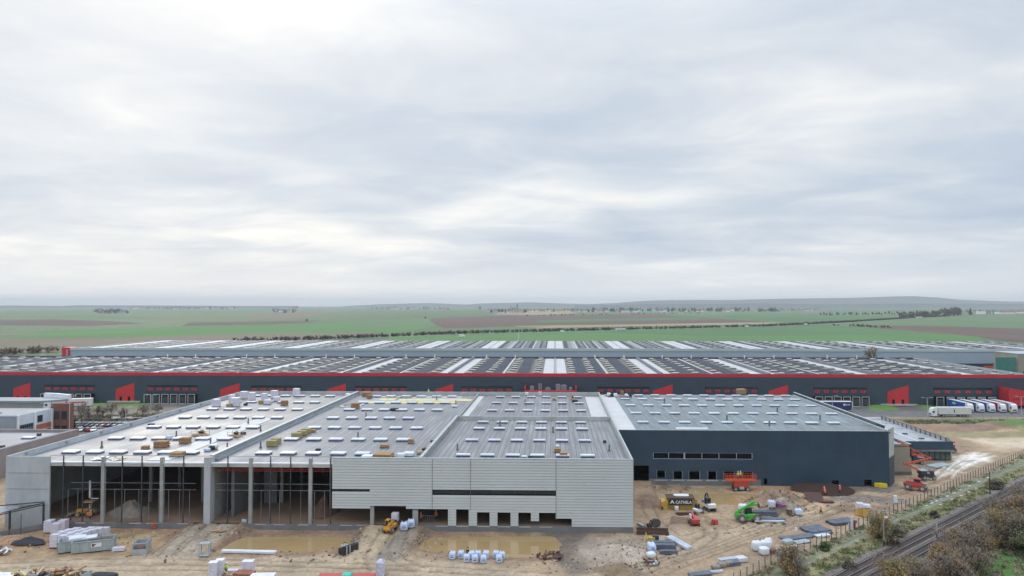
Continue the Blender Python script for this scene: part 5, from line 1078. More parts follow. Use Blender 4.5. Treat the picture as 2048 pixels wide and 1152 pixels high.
# ------------------------------------------------------------------ machines (nose towards +X)
def wheels(t, xs_, y, r, w, m='mudtyre'):
    for x in xs_:
        for s in (-1, 1): MB().wheel((x, s*y, r), r, w, 0, 1, 18).build('wheel', [M[m], M['galv']], t)
def cabin(t, x0, x1, y0, y1, z0, z1, m):
    c = MB(); e = .07
    for x in (x0, x1-e):
        for y in (y0, y1-e): c.box(x, y, z0, x+e, y+e, z1)
    c.box(x0-.03, y0-.03, z1, x1+.03, y1+.03, z1+.08); o = c.build('cab', m, t); MB().box(x0+.04, y0+.04, z0+.1, x1-.04, y1-.04, z1-.02).build('window', M['glass'], o); return o
def telehandler(name, label, loc, rz, m, boom, wr=.65, cab_y=.35, load=None):
    t = thing(name, label, 'telehandler', loc, rz); pc_ = M[m]
    MB().yprism([(-2.2,.6),(2.1,.6),(2.2,.95),(1.5,1.15),(-1.0,1.2),(-2.35,1.55),(-2.45,1.0)], -.75, .75).box(-.2, -1.1, .7, 1.5, -.75, 1.35).build('chassis', pc_, t)
    wheels(t, (-1.45, 1.5), .95, wr, .45); cabin(t, -.5, .9, .2, 1.05, 1.1, 2.35, pc_ if m != 'green' else M['dark_steel'])
    MB().box(-.3, -1.15, 1.0, 1.2, -.5, 1.5).build('engine_cover', pc_, t)
    a, bpt, c = boom; b = MB().bar(a, bpt, .34, .40).build('boom', pc_, t); MB().bar(tuple(Vector(a).lerp(Vector(bpt), .6)), c, .24, .27).build('boom_extension', pc_, b)
    MB().cyl((a[0]+.8, a[1], 1.2), tuple(Vector(a).lerp(Vector(bpt), .35)), .07, n=8).build('lift_ram', M['galv'], b)
    f = MB()
    for s in (-.4, .4): f.box(c[0], c[1]+s-.06, c[2]-.6, c[0]+1.15, c[1]+s+.06, c[2]-.52)
    f.box(c[0]-.1, c[1]-.6, c[2]-.6, c[0], c[1]+.6, c[2]+.25); f.build('fork', M['dark_steel'], b); 
    for y in (-.5, .5): MB().box(2.1, y-.12, 1.0, 2.2, y+.12, 1.15).build('headlight', M['white_paint'], t)
    return t
x, y, z = at(1497, 1044); telehandler('telehandler', 'bright green telehandler with raised boom, parked side-on by the profiles', (x, y+.5, z), D(3), 'green', ((-2.3, -.1, 1.7), (1.35, -.1, 3.75), (2.1, -.1, 3.2)), .78)
x, y = G(776, 1078); t = telehandler('telehandler', 'yellow-orange telehandler driving up the ramp with a white pallet', (x, y+1.6, gz(x, y)+.1), D(84), 'myel', ((-1.9, -.2, 1.7), (1.2, -.2, 1.75), (2.3, -.2, 1.5)), .6); t.scale = (.8,)*3
pallet_stack('white pallet carried on the forks of the yellow telehandler', (x+.3, y+4.2, gz(x, y)+.95), D(84), 1.1, 1.2, 1.6)
x, y, z = at(1834, 981); telehandler('telehandler', 'red telehandler with muddy wheels beside the site fence', (x, y+.5, z), D(-38), 'mred', ((-2.0, -.1, 1.6), (1.4, -.1, 1.55), (2.0, -.1, 1.0)), .68)
# scissor lift with two workers
x, y = WX(1480, 157), 157.2; z = gz(x, y); t = thing('scissor_lift', 'wide orange-red scissor lift with two workers at the navy wall', 'lift', (x, y, z)); 
MB().box(-1.6, -.85, .55, 1.6, .85, 2.2).build('scissor_stack', M['orange'], t); MB().box(-1.75, -.95, .35, 1.75, .95, .85).build('chassis', M['dark_steel'], t)
b = MB()
for i in range(5): b.box(-1.62, -.88, .7+.3*i, 1.62, -.85, .88+.3*i)
b.build('scissor_arm', M['mred'], t); MB().box(-.5, -1.05, .4, .55, -.8, 1.0).build('engine', M['galv'], t)
wheels(t, (-1.35, 1.35), .95, .42, .32); MB().box(-3.4, -1.0, 2.2, 3.4, 1.0, 2.4).build('deck', M['orange'], t)
for s in (-1, 1):
    MB().bar((s*1.5, -1.0, .5), (s*1.9, -1.2, .05), .12).build('outrigger', M['dark_steel'], t)
b = MB()
for i in range(11):
    for s in (-1, 1): b.box(-3.38+.67*i-.03, s*.97-.03, 2.4, -3.38+.67*i+.03, s*.97+.03, 3.5)
for zz in (2.75, 3.1, 3.47): b.box(-3.4, -1.0, zz, 3.4, -.95, zz+.05).box(-3.4, .95, zz, 3.4, 1.0, zz+.05).box(-3.42, -1, zz, -3.37, 1, zz+.05).box(3.37, -1, zz, 3.42, 1, zz+.05)
b.build('guard_rail', M['orange'], t)
person('left of the two workers in yellow on the scissor lift', (x-.55, y, z+2.4), D(100), 'y', 'stand'); person('right of the two workers in yellow on the scissor lift', (x+.05, y+.2, z+2.45), D(80), 'y', 'stand')
# articulated boom lift
def boom_lift(label, loc, rz, pts, sc=1.0, m='orange', basket=True):
    t = thing('boom_lift', label, 'boom lift', loc, rz, None, sc); MB().box(-1.5, -.9, .6, 1.5, .9, 1.15).build('chassis', M['dark_steel'], t); wheels(t, (-1.15, 1.15), .95, .5, .4)
    MB().box(-1.9, -.95, 1.2, 1.2, .95, 2.1).build('turntable', M['dark_steel'], t); MB().box(-1.95, -1.0, 2.1, -.2, 1.0, 2.25).box(-.5,-1.0,1.5,.1,-.96,1.9).build('engine_cover', M['galv'], t)
    for i, (a, c) in enumerate(zip(pts, pts[1:])): MB().bar(a, c, .32 if i < 2 else .24, .36 if i < 2 else .26).cyl((c[0], c[1]-.3, c[2]), (c[0], c[1]+.3, c[2]), .28, n=10).build('boom_section', M[m] if i != len(pts)-2 else M['dark_steel'], t)
    e = pts[-1]; b = MB().box(e[0]-1.0, e[1]-.7, e[2]-.3, e[0]+.2, e[1]+.7, e[2]-.2)
    for zz in (.25, .8): b.box(e[0]-1.0, e[1]-.7, e[2]+zz-.03, e[0]+.2, e[1]-.65, e[2]+zz+.03).box(e[0]-1.0, e[1]+.65, e[2]+zz-.03, e[0]+.2, e[1]+.7, e[2]+zz+.03).box(e[0]-1.02,e[1]-.7,e[2]+zz-.03,e[0]-.96,e[1]+.7,e[2]+zz+.03)
    for xx in (-1, .2):
        for yy in (-.68, .68): b.box(e[0]+xx-.03, e[1]+yy-.03, e[2]-.3, e[0]+xx+.03, e[1]+yy+.03, e[2]+.83)
    b.build('basket', M[m], t); return t
x, y, z = at(1858, 961); boom_lift('large orange articulated boom lift reaching towards the hall corner', (x, y+.8, z), 0, [(-1.6, 0, 1.9), (-5.2, 0, 3.6), (0.8, 0, 5.0), (-6.6, 0, 8.9), (-9.0, 0, 9.9)])
bl = [o for o in COL.objects if o.name.startswith('boom_lift')][0]
x, y = G(1838, 929); boom_lift('orange boom lift half hidden behind the long boom, beside the beige block', (x, y+1, gz(x, y)), D(170), [(-.5, 0, 2.1), (-1.8, .1, 2.6), (1.3, .1, 2.9), (1.6, .1, 3.0)], .85)
x, y = G(1902, 905); boom_lift('folded orange boom lift at the far corner of the annex', (x, y+.5, gz(x, y)), D(-40), [(-1.2, 0, 2.1), (-2.4, .1, 2.7), (1.2, .1, 3.0), (-1.6, .1, 3.3)], .95)
x, y = G(407, 992, 4); t = thing('scissor_lift', 'small red lift in the dark bay beside the thick pier', 'lift', (-67.6, 134, 1.1)); MB().box(-.8, -.5, .3, .8, .5, .9).build('chassis', M['mred'], t); b = MB()
for i in range(4): b.bar((-.6, -.4, .9+.75*i), (.6, -.4, 1.65+.75*i), .1).bar((.6, -.4, .9+.75*i), (-.6, -.4, 1.65+.75*i), .1)
b.build('scissor_arm', M['mred'], t); MB().box(-.75, -.5, 3.9, .75, .5, 5.0).build('basket', M['mred'], t); wheels(t, (-.5, .5), .5, .25, .18)
# mini excavators
def excavator(label, loc, rz, m, boom, sc=1.0, name='mini_excavator'):
    t = thing(name, label, 'excavator', loc, rz, None, sc)
    for s in (-1, 1): MB().cbox((0, s*.75, .3), (2.3, .38, .56), taper=.93).build('track', M['rubber'], t)
    MB().box(-.8, -.5, .3, .8, .5, .65).build('undercarriage', M['dark_steel'], t)
    MB().yprism([(-1.15,.7),(.9,.7),(.9,1.1),(-.7,1.55),(-1.2,1.4)], -.8, .8).build('upper_body', M[m], t); cabin(t, -.35, .75, -.05, .78, 1.1, 2.45, M['dark_steel'])
    b = None
    for i, (a, c) in enumerate(zip(boom, boom[1:])): b = MB().bar(a, c, .2, .26).build('boom' if i == 0 else 'dipper_arm', M['dark_steel'] if m == 'white_paint' else M[m], t)
    e = boom[-1]; MB().yprism([(e[0]-.3, e[2]), (e[0]+.25, e[2]+.1), (e[0]+.3, e[2]-.45), (e[0]-.25, e[2]-.5)], -.35, .35).build('bucket', M['grey_steel'], t)
    MB().box(1.25, -.9, .1, 1.32, .9, .5).build('dozer_blade', M['dark_steel'], t); return t
x, y, z = at(1421, 1023); excavator('white and black mini excavator standing by the right-hand puddle', (x, y+.6, z), D(105), 'white_paint', [(.8, -.3, 1.2), (1.6, -.3, 3.0), (2.4, -.3, 2.6), (2.7, -.3, 1.4)])
x, y, z = at(1397, 1030); excavator('small white excavator partly hidden behind the red crawler', (x, y+.6, z), D(35), 'white_paint', [(.8, -.3, 1.0), (1.5, -.3, 1.5), (2.0, -.3, .9)], .75)
t = thing('crawler_lift', 'red tracked crawler machine with a mast on the mud', 'crawler', at(1388, 1049), D(95))
for s in (-1, 1): MB().cbox((0, s*.7, .28), (2.6, .34, .52), taper=.92).build('track', M['rubber'], t)
MB().box(-1.4, -.55, .5, 1.1, .55, 1.15).build('body', M['mred'], t); MB().bar((-1.3, 0, 1.0), (1.5, 0, 1.75), .42, .5).build('mast', M['mred'], t); MB().box(-1.5, -.75, .9, -.6, .75, 1.35).build('engine_cover', M['mred'], t)
MB().box(-.2, .5, 1.15, .7, .75, 1.9).build('control_box', M['white_paint'], t); MB().cyl((.8, .3, 1.0), (1.3, .2, 1.6), .07, n=8).build('ram', M['galv'], t)
t = thing('lattice_jib', 'detached red and white jib lying on the mud right of the crawler', 'jib', at(1412, 1043), D(-48)); b = MB()
for s in (-.22, .22):
    b.bar((-2.2, s, 1.1), (1.7, s, .35), .08); b.bar((-2.2, s, 1.4), (1.7, s, .65), .06)
for i in range(8): q = i/7; b.bar((-2.2+3.9*q, -.22, 1.1-.75*q), (-2.2+3.9*q, .22, 1.1-.75*q), .05).bar((-2.2+3.9*q, .22, 1.1-.75*q), (-2.2+3.9*q, .22, 1.4-.75*q), .05)
b.build('lattice', M['wood2'], t); MB().cbox((2.0, 0, .45), (1.2, .9, .7), taper=.7).build('head', M['mred'], t); MB().cbox((-2.5, 0, 1.0), (.7, .6, .5)).build('counterweight', M['dark_steel'], t)
# tractor in the left bay, van inside
x, y = G(165, 1036, 1.12); t = thing('tractor', 'orange-brown roofed tractor with front loader inside the left bay', 'tractor', (x, y+1.2, 1.12), D(185)); MB().yprism([(-.6,.7),(1.7,.75),(1.75,1.35),(.3,1.5),(-.6,1.5)], -.4, .4).build('bonnet', M['myel'], t)
b = MB()
for sx in (-1.1, .1):
    for s in (-.5, .5): b.box(sx-.04, s-.04, 1.3, sx+.04, s+.04, 2.75)
b.build('roll_frame', M['dark_steel'], t); MB().box(-1.4, -.8, 2.75, .5, .8, 2.88).build('canopy', mat('canopy_cream', (.55,.33,.16), None, 2, .7), t)
for s in (-1, 1): MB().wheel((-.9, s*.8, .75), .75, .42).build('wheel', [M['mudtyre'], M['myel']], t); MB().wheel((1.3, s*.7, .5), .5, .3).build('wheel', [M['mudtyre'], M['myel']], t)
MB().bar((0, .55, 1.3), (2.5, .55, .7), .12).bar((0, -.55, 1.3), (2.5, -.55, .7), .12).build('loader_arm', M['myel'], t); MB().cbox((2.8, 0, .55), (.7, 1.9, .6), taper=.8).build('bucket', M['grey_steel'], t)
# CATHELA container
x, y, z = at(1362, 1020); t = thing('site_container', 'yellow site container with black CATHELA banner and rusty roof', 'container', (x, y+1.3, z)); b = MB().box(-2.6, -1.25, 0, 2.5, 1.25, 2.3)
for i in range(26): b.box(-2.55+.2*i, -1.3, .1, -2.47+.2*i, -1.25, 2.2)
b.build('body', mat('dirty_yellow', (.52,.35,.05), (.30,.21,.06), 1.4, .7), t); MB().box(2.5, -1.2, 0, 3.3, 1.0, 2.1).build('timber_lean_to', M['wood'], t); MB().box(-4.0, -1.3, 0, -2.7, .6, 1.85).build('side_bin', mat('bin_yellow', (.62,.43,.07), (.42,.29,.06), 1.2, .7), t)
MB().cbox((.0, 0, 2.42), (5.7, 2.7, .16), rx=.04).build('roof', M['rust'], t); bn = MB().box(-2.45, -1.42, 1.05, 2.3, -1.34, 2.2).build('banner', mat('banner_black', (.018,.018,.028), None, 1, .6), t)
fc = bpy.data.curves.new('banner_text', 'FONT'); fc.body = 'CATHELA'; fc.size = .86; fc.extrude = .01; fc.offset = .022; fo = bpy.data.objects.new('banner_text', fc); COL.objects.link(fo); dg = bpy.context.evaluated_depsgraph_get(); tme = bpy.data.meshes.new_from_object(fo.evaluated_get(dg)); bpy.data.objects.remove(fo)
tw_ = max(v.co.x for v in tme.vertices); 
for v in tme.vertices: v.co = Vector((-1.12+v.co.x*3.3/tw_, -1.44-v.co.z, 1.33+v.co.y))
tme.materials.clear(); tme.materials.append(M['white_paint']); lo = bpy.data.objects.new('banner_text', tme); COL.objects.link(lo); lo.parent = bn
MB().add([(-2.3,-1.45,1.35),(-1.85,-1.45,1.95),(-1.75,-1.45,1.95),(-1.3,-1.45,1.35),(-1.55,-1.45,1.35),(-1.8,-1.45,1.65),(-2.05,-1.45,1.35)], [(0,1,5,6),(1,2,5),(2,3,4,5)]).add([(-2.12,-1.45,1.72),(-1.8,-1.45,2.12),(-1.48,-1.45,1.72),(-1.55,-1.45,1.72),(-1.8,-1.45,2.0),(-2.05,-1.45,1.72)], [(0,1,4,5),(1,2,3,4)]).build('banner_emblem', M['white_paint'], bn)
t2 = soft_bag('tarpaulin', 'crumpled white and grey plastic on the container roof', 'sheet', (x+.3, y+1.5, z+2.45), (1.6, .7, .16), seed=21, ties=False)
for px, py, lb, r, m in ((1353,1021,'small white tub in front of the CATHELA container',(.42,.42,.42),'white'),(1341,1018,'dark bundle leaning at the front of the CATHELA container',(.5,.4,.42),'tarp'),(1346,1013,'grey-green sack beside the dark bundle',(.5,.35,.6),'galv')): x, y, z = at(px, py); soft_bag('sack' if m != 'white' else 'tub', lb, 'sack' if m != 'white' else 'tub', (x, y, z), r, m, seed=px, ties=False)
x, y, z = at(1395, 1012); soft_bag('sack', 'small white sack right of the container', 'sack', (x, y, z), (.5, .4, .25), 'white', seed=3, ties=False)
# rods and mats on the mud
t = thing('steel_rod_bundle', 'thin dark steel rods laid side by side left of the crawler', 'steel rods', at(1362, 1041)); b = MB()
for i in range(7): b.cyl((-2.6+.15*i, -2.2+.62*i, .06), (1.6+.1*i, -2.25+.62*i, .06), .045, n=5)
b.build('rod', M['rust'], t)
t = thing('timber_beam', 'dark weathered beams behind the crawler', 'beam', at(1370, 1029)); MB().box(-1.9, -.4, 0, 1.4, .4, .3).box(-1.7, -.3, .3, 1.2, .2, .5).build('beam', M['rust'], t)
t = thing('steel_trough', 'long brown steel trench box on the mud beside the cladding corner', 'trench box', at(1305, 1068), D(-3)); MB().box(-2.9, -.7, 0, 2.9, -.55, .7).box(-2.9, .55, 0, 2.9, .7, .9).box(-2.9, -.55, 0, -2.7, .55, .6).box(2.7, -.55, 0, 2.9, .55, .6).build('wall', M['rust'], t)
t = thing('cable_drum', 'grey-black coil and compressor standing on the mud', 'coil', at(1311, 1053), D(20)); MB().cyl((0, -.5, .7), (0, .5, .7), .7, n=16).cyl((0, -.55, .7), (0, -.5, .7), .85, n=16).build('drum', mat('dark_green_grey', (.08,.09,.08), (.05,.055,.05), 3, .8), t); MB().box(-1.7, -.5, 0, -.9, .4, .6).bar((-1.3, 0, .6), (-1.0, 0, 1.3), .15).build('compressor', M['tarp'], t)
t = thing('hand_tool_case', 'small grey and white strapped bundle at the cladding corner', 'bundle', at(1282, 1053), D(-60)); MB().box(-.9, -.3, 0, .9, .3, .45).build('case', M['grey_steel'], t); MB().box(-.8, -.05, .45, .8, .1, .5).build('strip', M['white'], t)
t = thing('trestle', 'small yellow bin and trestle by the steel profiles', 'trestle', at(1298, 1083), 0); b = MB().bar((-.9,-.3,0), (-.5,0,1.3), .08).bar((-.1,-.3,0), (-.5,0,1.3), .08).bar((-.5,0,1.3), (-.5,.8,1.3), .08); b.build('leg', M['yellow'], t); MB().box(-.1, -.5, 0, 1.0, .5, .8).build('bin', mat('bin_yellow', (.6,.4,.07)), t)
t = thing('battery_crate', 'small dark slatted crate above the steel profiles', 'crate', at(1311, 1082)); b = MB()
for i in range(3): b.box(-.55, -.5, .1+.33*i, .55, .5, .35+.33*i)
b.build('crate', M['dark_steel'], t)
def bundle(label, px, py, rz, L, n, m, w=.35, h=.25, layers=2, name='profile_bundle', cat='steel profiles', z=None):
    t = thing(name, label, cat, at(px, py, z), rz); rd = random.Random(px); b = MB()
    for k_ in range(layers):
        for i in range(n): j = rd.uniform(-.15, .15); b.box(-L/2+j, -n*w/2+i*w+.02, .1+k_*(h+.04), L/2+j, -n*w/2+i*w+w-.03, .1+k_*(h+.04)+h)
    b.build('profile', M[m], t); b = MB()
    for x in (-L*.35, L*.35): b.box(x-.06, -n*w/2-.05, 0, x+.06, n*w/2+.05, .1)
    b.build('bearer', M['wood'], t); return t
bg_ = mat('blue_grey_profile', (.17,.20,.25), (.10,.12,.16), 1.2, .4, .2); M['prof'] = bg_; M['profl'] = mat('light_profile', (.58,.63,.70), (.40,.45,.52), 1, .4)
bundle('upper bundle of grey steel profiles left of the long pale pack', 1325, 1090, D(-3), 4.2, 3, 'prof', layers=2); bundle('middle bundle of grey steel profiles left of the long pale pack', 1327, 1099, D(-4), 4.2, 3, 'prof', layers=3); bundle('short front bundle of grey profiles', 1337, 1108, D(3), 3.0, 2, 'prof', layers=2)
bundle('long pale blue-white panel pack lying towards the puddle', 1357, 1088, D(-66), 6.3, 2, 'profl', .7, .4, 1, 'panel_pack', 'panel pack')
x, y, z = at(1303, 1105); soft_bag('big_bag', 'tall white bag at the left end of the grey profiles', 'bulk bag', (x, y, z), (.65, .9, .75), 'bagb', .2, None, 31, mark=True); x, y, z = at(1302, 1115); soft_bag('big_bag', 'slumped white bag in front of the tall one', 'bulk bag', (x, y, z), (.75, .6, .42), 'white', .5, None, 32)
# behind the green telehandler
bundle('stacked long grey profiles behind the green boom', 1525, 1030, D(-1), 5.6, 4, 'prof', layers=3); bundle('long grey profiles lying behind the rear wheel of the green machine', 1535, 1041, D(-4), 6.5, 4, 'prof', layers=1); bundle('pale profiles lying right of the green machine', 1540, 1046, D(-2), 5.6, 2, 'profl', layers=1)
for px, py, lb, r, m in ((1486,1023,'crumpled white bag left behind the green boom',(.95,.7,.75),'white'),(1541,1015,'grey-white open bag beside the purple bundle',(.6,.5,.55),'wrap'),(1544,1026,'pale bag in front of the grey-white open one',(.7,.5,.7),'wrap'),(1597,1031,'white bag right of the brown barrel',(.75,.6,.6),'bagb')):
    x, y, z = at(px, py); soft_bag('big_bag', lb, 'bulk bag', (x, y, z), r, m, seed=px)
M['purple'] = mat('purple_strap', (.36,.06,.22), (.15,.08,.30), 1.5, .6); bundle('purple and red strapped bundle against the grey heap', 1557, 1027, D(-62), 3.2, 3, 'purple', .22, .2, 2, 'strapped_bundle', 'bundle')
t = thing('barrel', 'brown barrel between the purple bundle and a white bag', 'barrel', at(1579, 1031)); MB().cyl((0,0,0), (0,0,1.0), .55, n=14).build('barrel', mat('barrel_brown', (.16,.11,.09), None, 2, .8), t); MB().cyl((0,0,1.0), (0,0,1.05), .5, n=14).build('lid', M['spoil'], t)
# round pad of steel mesh with a square mat and a red tray
x, y = G(1645, 984); z = max(gz(x+a, y+b_) for a in (-5,0,5) for b_ in (-4,0,4)); t = thing('round_mesh_pad', 'large round pad of brown reinforcing mesh in the raised earth', 'steel mesh', (x, y, z-.1)); b = MB()
n = 40; b.add([(6.8*math.cos(2*math.pi*i/n), 5.6*math.sin(2*math.pi*i/n), .12) for i in range(n)], [tuple(range(n))]); b.build('base', mat('mesh_base', (.10,.06,.05), (.07,.045,.04), 1.2, .9), t); b = MB()
for i in range(-16, 17):
    q = .4*i; 
    if abs(q) < 6.7: L = 5.6*math.sqrt(1-(q/6.8)**2); b.box(q-.04, -L, .14, q+.04, L, .2)
    if abs(q) < 5.5: L = 6.8*math.sqrt(1-(q/5.6)**2); b.box(-L, q-.04, .2, L, q+.04, .26)
b.build('mesh_bar', M['rust'], t)
x, y = G(1628, 1004); t = thing('square_mesh_mat', 'brown square reinforcing mat lying below the round pad', 'steel mesh', (x, y, gz(x, y)+.45), D(-8)); t.rotation_euler[0] = D(17); t.scale = (1, 1.3, 1); b = MB().box(-1.8, -1.5, 0, 1.8, 1.5, .06)
for i in range(10): b.box(-1.8+.39*i, -1.5, .06, -1.74+.39*i, 1.5, .12)
b.build('mat', M['rust'], t)
x, y = G(1655, 1009); soft_bag('tarpaulin', 'red sheet on the earth below the round pad', 'sheet', (x, y, gz(x, y)), (1.3, .6, .2), 'brick', seed=2, ties=False)
# yellow packs at the hall corner, pale slab, portable units
for i, (px, py, lb) in enumerate(((1757,974,'left yellow film-wrapped insulation pack at the hall corner'),(1765,975,'front right yellow insulation pack at the hall corner'),(1756,969,'rear yellow insulation pack at the hall corner'))):
    t = thing('insulation_pack', lb, 'insulation pack', at(px, py), D(-4), 'yellow insulation packs'); b = MB()
    for k_ in range(2): b.cbox((0, 0, .3+.42*k_), (1.9 if i < 2 else 2.2, .8, .38), taper=.96)
    b.build('pack', M['yellow'], t); MB().box(-.9,-.4,0,.9,.4,.1).build('pallet', M['wood'], t)
x, y = G(1877, 932); t = thing('floor_slab', 'pale blue-white slab strip on the ground in front of the annex', 'slab', (x, y, gz(x, y)), D(28)); MB().box(-3.4, -1.4, -.1, 3.4, 1.2, .25).build('slab', mat('pale_slab', (.48,.58,.62), (.34,.42,.46), .8, .3), t)
for px, py, lb, dx in ((1720,1031,'rear yellow and white portable toilet by the track',0),(1733,1034,'front yellow and white portable toilet by the track',1)):
    x, y, z = at(px, py); t = thing('portable_toilet', lb, 'toilet', (x, y, z), D(-10)); w = .72; b = MB().box(-w, -w, .1, w, w, 1.5+.3*dx)
    for i in range(5): b.box(-w+.3*i, -w-.03, .15, -w+.08+.3*i, -w, 1.4+.3*dx)
    b.build('cabin', mat('cabin_yellow', (.70,.47,.14), (.58,.38,.10), 1, .6), t); MB().cbox((0, 0, 2.0+.2*dx), (1.5, 1.5, .9 if not dx else .5), taper=.85).build('roof', M['wrap'], t); MB().box(-w-.1,-w-.1,0,w+.1,w+.1,.1).build('skid', M['wood'], t)
x, y, z = at(1791, 1009); t = thing('marker_post', 'white box-shaped post by the fence gap', 'post', (x, y, z)); MB().box(-.3, -.25, .3, .3, .25, 1.7).build('box', M['white'], t); MB().box(-.05,-.05,0,.05,.05,.3).build('foot', M['galv'], t); MB().box(.3, -.1, .9, 1.7, 0, 1.05).build('arm', M['grey_steel'], t)
for px, py, h, lb in ((1704,1062,2.7,'tall white sign post at the fence'),(1699,1063,1.6,'low white sign panel at the fence'),(1709,1059,1.3,'red sign panel behind the white posts')):
    x, y, z = at(px, py); t = thing('sign_post', lb, 'sign', (x, y, z), D(15)); MB().box(-.22, -.06, .3, .22, .06, h).build('panel', M['mred'] if 'red' in lb else M['white_paint'], t); MB().box(-.04, -.04, 0, .04, .04, .3).build('post', M['galv'], t)
# materials along the fence, right foreground
bundle('small pale profile at the bottom edge by the fence', 1432, 1145, D(14), 2.1, 2, 'profl', layers=1); bundle('long white-capped panels right of the rubble sacks', 1458, 1124, D(18), 3.8, 3, 'profl', layers=2); bundle('dark grey sheets below the white-capped panels', 1466, 1130, D(16), 2.0, 4, 'prof', layers=2)
pallet_stack('low white box stack at the end of the panel row', at(1482, 1123), D(16), 1.7, 1.4, .75, layers=2)
for px, py, lb in ((1432,1139,'leftmost brown rubble sack in the row by the fence'),(1444,1134,'middle brown rubble sack in the row by the fence'),(1458,1131,'rightmost brown rubble sack in the row by the fence')): x, y, z = at(px, py); soft_bag('sack', lb, 'sack', (x, y, z), (.7, .55, .36), 'spoil', .4, 'rubble sacks by the fence', px, False)
bundle('long blue-grey sheets at the bottom edge beside the track', 1400, 1150, D(18), 3.8, 4, 'prof', layers=1)
for px, py, r, lb in ((1514,1101,(.85,.7,.8),'plump white bulk bag at the left of the cluster'),(1528,1108,(.8,.7,.62),'open white bulk bag at the front of the cluster'),(1532,1097,(.9,.7,.75),'rear white bulk bag of the cluster with grey top')): x, y, z = at(px, py); soft_bag('big_bag', lb, 'bulk bag', (x, y, z), r, 'white', .3, 'white bulk bags by the fence', px)
soft_bag('big_bag', 'white bag just left of the sheet stacks', 'bulk bag', at(1537, 1092), (.6, .5, .7), 'white', seed=41)
bundle('topmost stack of blue-grey sheets along the fence', 1682, 1046, D(21), 5.4, 5, 'prof', .5, .1, 3, 'sheet_stack', 'sheets'); bundle('large wide stack of blue-grey sheets mid-fence', 1630, 1061, D(22), 4.6, 7, 'prof', .5, .1, 3, 'sheet_stack', 'sheets'); bundle('narrow sheet stack just below the wide one', 1636, 1069, D(24), 5.6, 3, 'prof', .5, .1, 2, 'sheet_stack', 'sheets')
bundle('long low sheet stack left of the wide one', 1592, 1076, D(20), 6.0, 4, 'prof', .5, .1, 2, 'sheet_stack', 'sheets'); bundle('white sheet pack on the fence side of the stacks', 1645, 1073, D(20), 2.9, 3, 'white', .35, .12, 2, 'sheet_pack', 'sheets'); bundle('pale grey sheets beside the long low stack', 1604, 1084, D(24), 3.2, 4, 'galv', .4, .08, 1, 'sheet_pack', 'sheets')
bundle('long thin pale board at the fence below the dark sacks', 1570, 1098, D(22), 5.4, 2, 'galv', .3, .15, 1, 'board', 'boards'); x, y, z = at(1545, 1106); pallet_stack('cream-lidded brick box at the lower end of the boards', (x, y, z), D(20), 1.1, 1.0, .7, 'brick', layers=2)
x, y, z = at(1576, 1088); soft_bag('sack', 'grey-green lumpy sack among the sheets', 'sack', (x, y, z), (1.0, .6, .4), 'galv', .4, None, 51, False); t = thing('tub', 'small white tub standing on the long low sheet stack', 'tub', (*G(1592, 1065), .35)); MB().cyl((0,0,0),(0,0,.5), .24, .2, n=12).build('tub', M['white'], t)
# ================================================================== clutter on the roofs
def roofbox(kind, label, x0, x1, y0, y1, z=ZR+.02, rz=0, group=None, dk=.75):
    x, Y = G((x0+x1)/2, y1, z); w = (x1-x0)*Y/F; d = w*dk; h = max(.25, (y1-y0)*Y/F-d*(H-z)/Y); loc = (x, Y+d/2, z); rz = D(rz)
    if kind in ('crate', 'brick', 'card'):
        t = thing({'crate': 'timber_crate', 'brick': 'pallet_stack', 'card': 'cardboard_pallet'}[kind], label, {'crate': 'crate', 'brick': 'pallet', 'card': 'pallet'}[kind], loc, rz, group); m = {'crate': M['wood'], 'brick': mat('ochre_boards', (.42,.25,.12), (.26,.15,.08), 2.5, .85), 'card': mat('cardboard', (.42,.27,.16), (.34,.21,.12), 1.5, .9)}[kind]
        b = MB(); n = max(2, int(h/.28)); rd = random.Random(x0)
        for i in range(n): j = rd.uniform(-.05, .05)*w; b.cbox((j, 0, .12+(h-.12)*(i+.5)/n), (w*(.96 if i % 2 else .9), d*.94, (h-.12)/n*.86), rz=rd.uniform(-.04, .04))
        b.build('board', m, t); b = MB(); pallet(b, w, d); b.build('pallet', M['wood'], t); return t
    if kind == 'khaki':
        t = thing('insulation_block', label, 'insulation block', loc, rz, group); MB().box(-w/2, -d/2, .1, w/2, d/2, h).build('block', M['khaki'], t); b = MB()
        for q in (-.3, .3): b.box(w*q-.02, -d/2-.01, .1, w*q+.02, d/2+.01, h+.012)
        b.build('strap', M['galv'], t); b = MB(); pallet(b, w*.9, d*.9); b.build('pallet', M['wood'], t); return t
    if kind == 'white': return pallet_stack(label, loc, rz, w, d, h, 'wrap', group, layers=max(2, int(h/.5)))
    if kind in ('bag', 'dark', 'wbag'): return soft_bag('sack' if kind == 'dark' else 'big_bag', label, 'sack' if kind == 'dark' else 'bulk bag', loc, (w/2, d/2, h/2.1), {'bag': 'bagb', 'dark': 'tarp', 'wbag': 'white'}[kind], rz, group, int(x0), kind != 'dark')
    if kind == 'rack':
        t = thing('guarded_pallet', label, 'pallet', loc, rz, group); b = MB()
        for sx in (-w/2, w/2):
            for sy in (-d/2, d/2): b.box(sx-.035, sy-.035, 0, sx+.035, sy+.035, h)
        for z_ in (h*.55, h): b.box(-w/2, -d/2-.03, z_-.05, w/2, -d/2+.03, z_).box(-w/2, d/2-.03, z_-.05, w/2, d/2+.03, z_)
        b.build('frame', M['wood2'], t); b = MB(); pallet(b, w, d); b.box(-w*.45, -d*.4, .14, w*.35, d*.4, .45); b.build('pallet', M['wood2'], t)
        MB().blob((w*.1, 0, .8), (w*.22, d*.3, .4), 0, 3, .2).build('tools', M['tarp'], t); return t
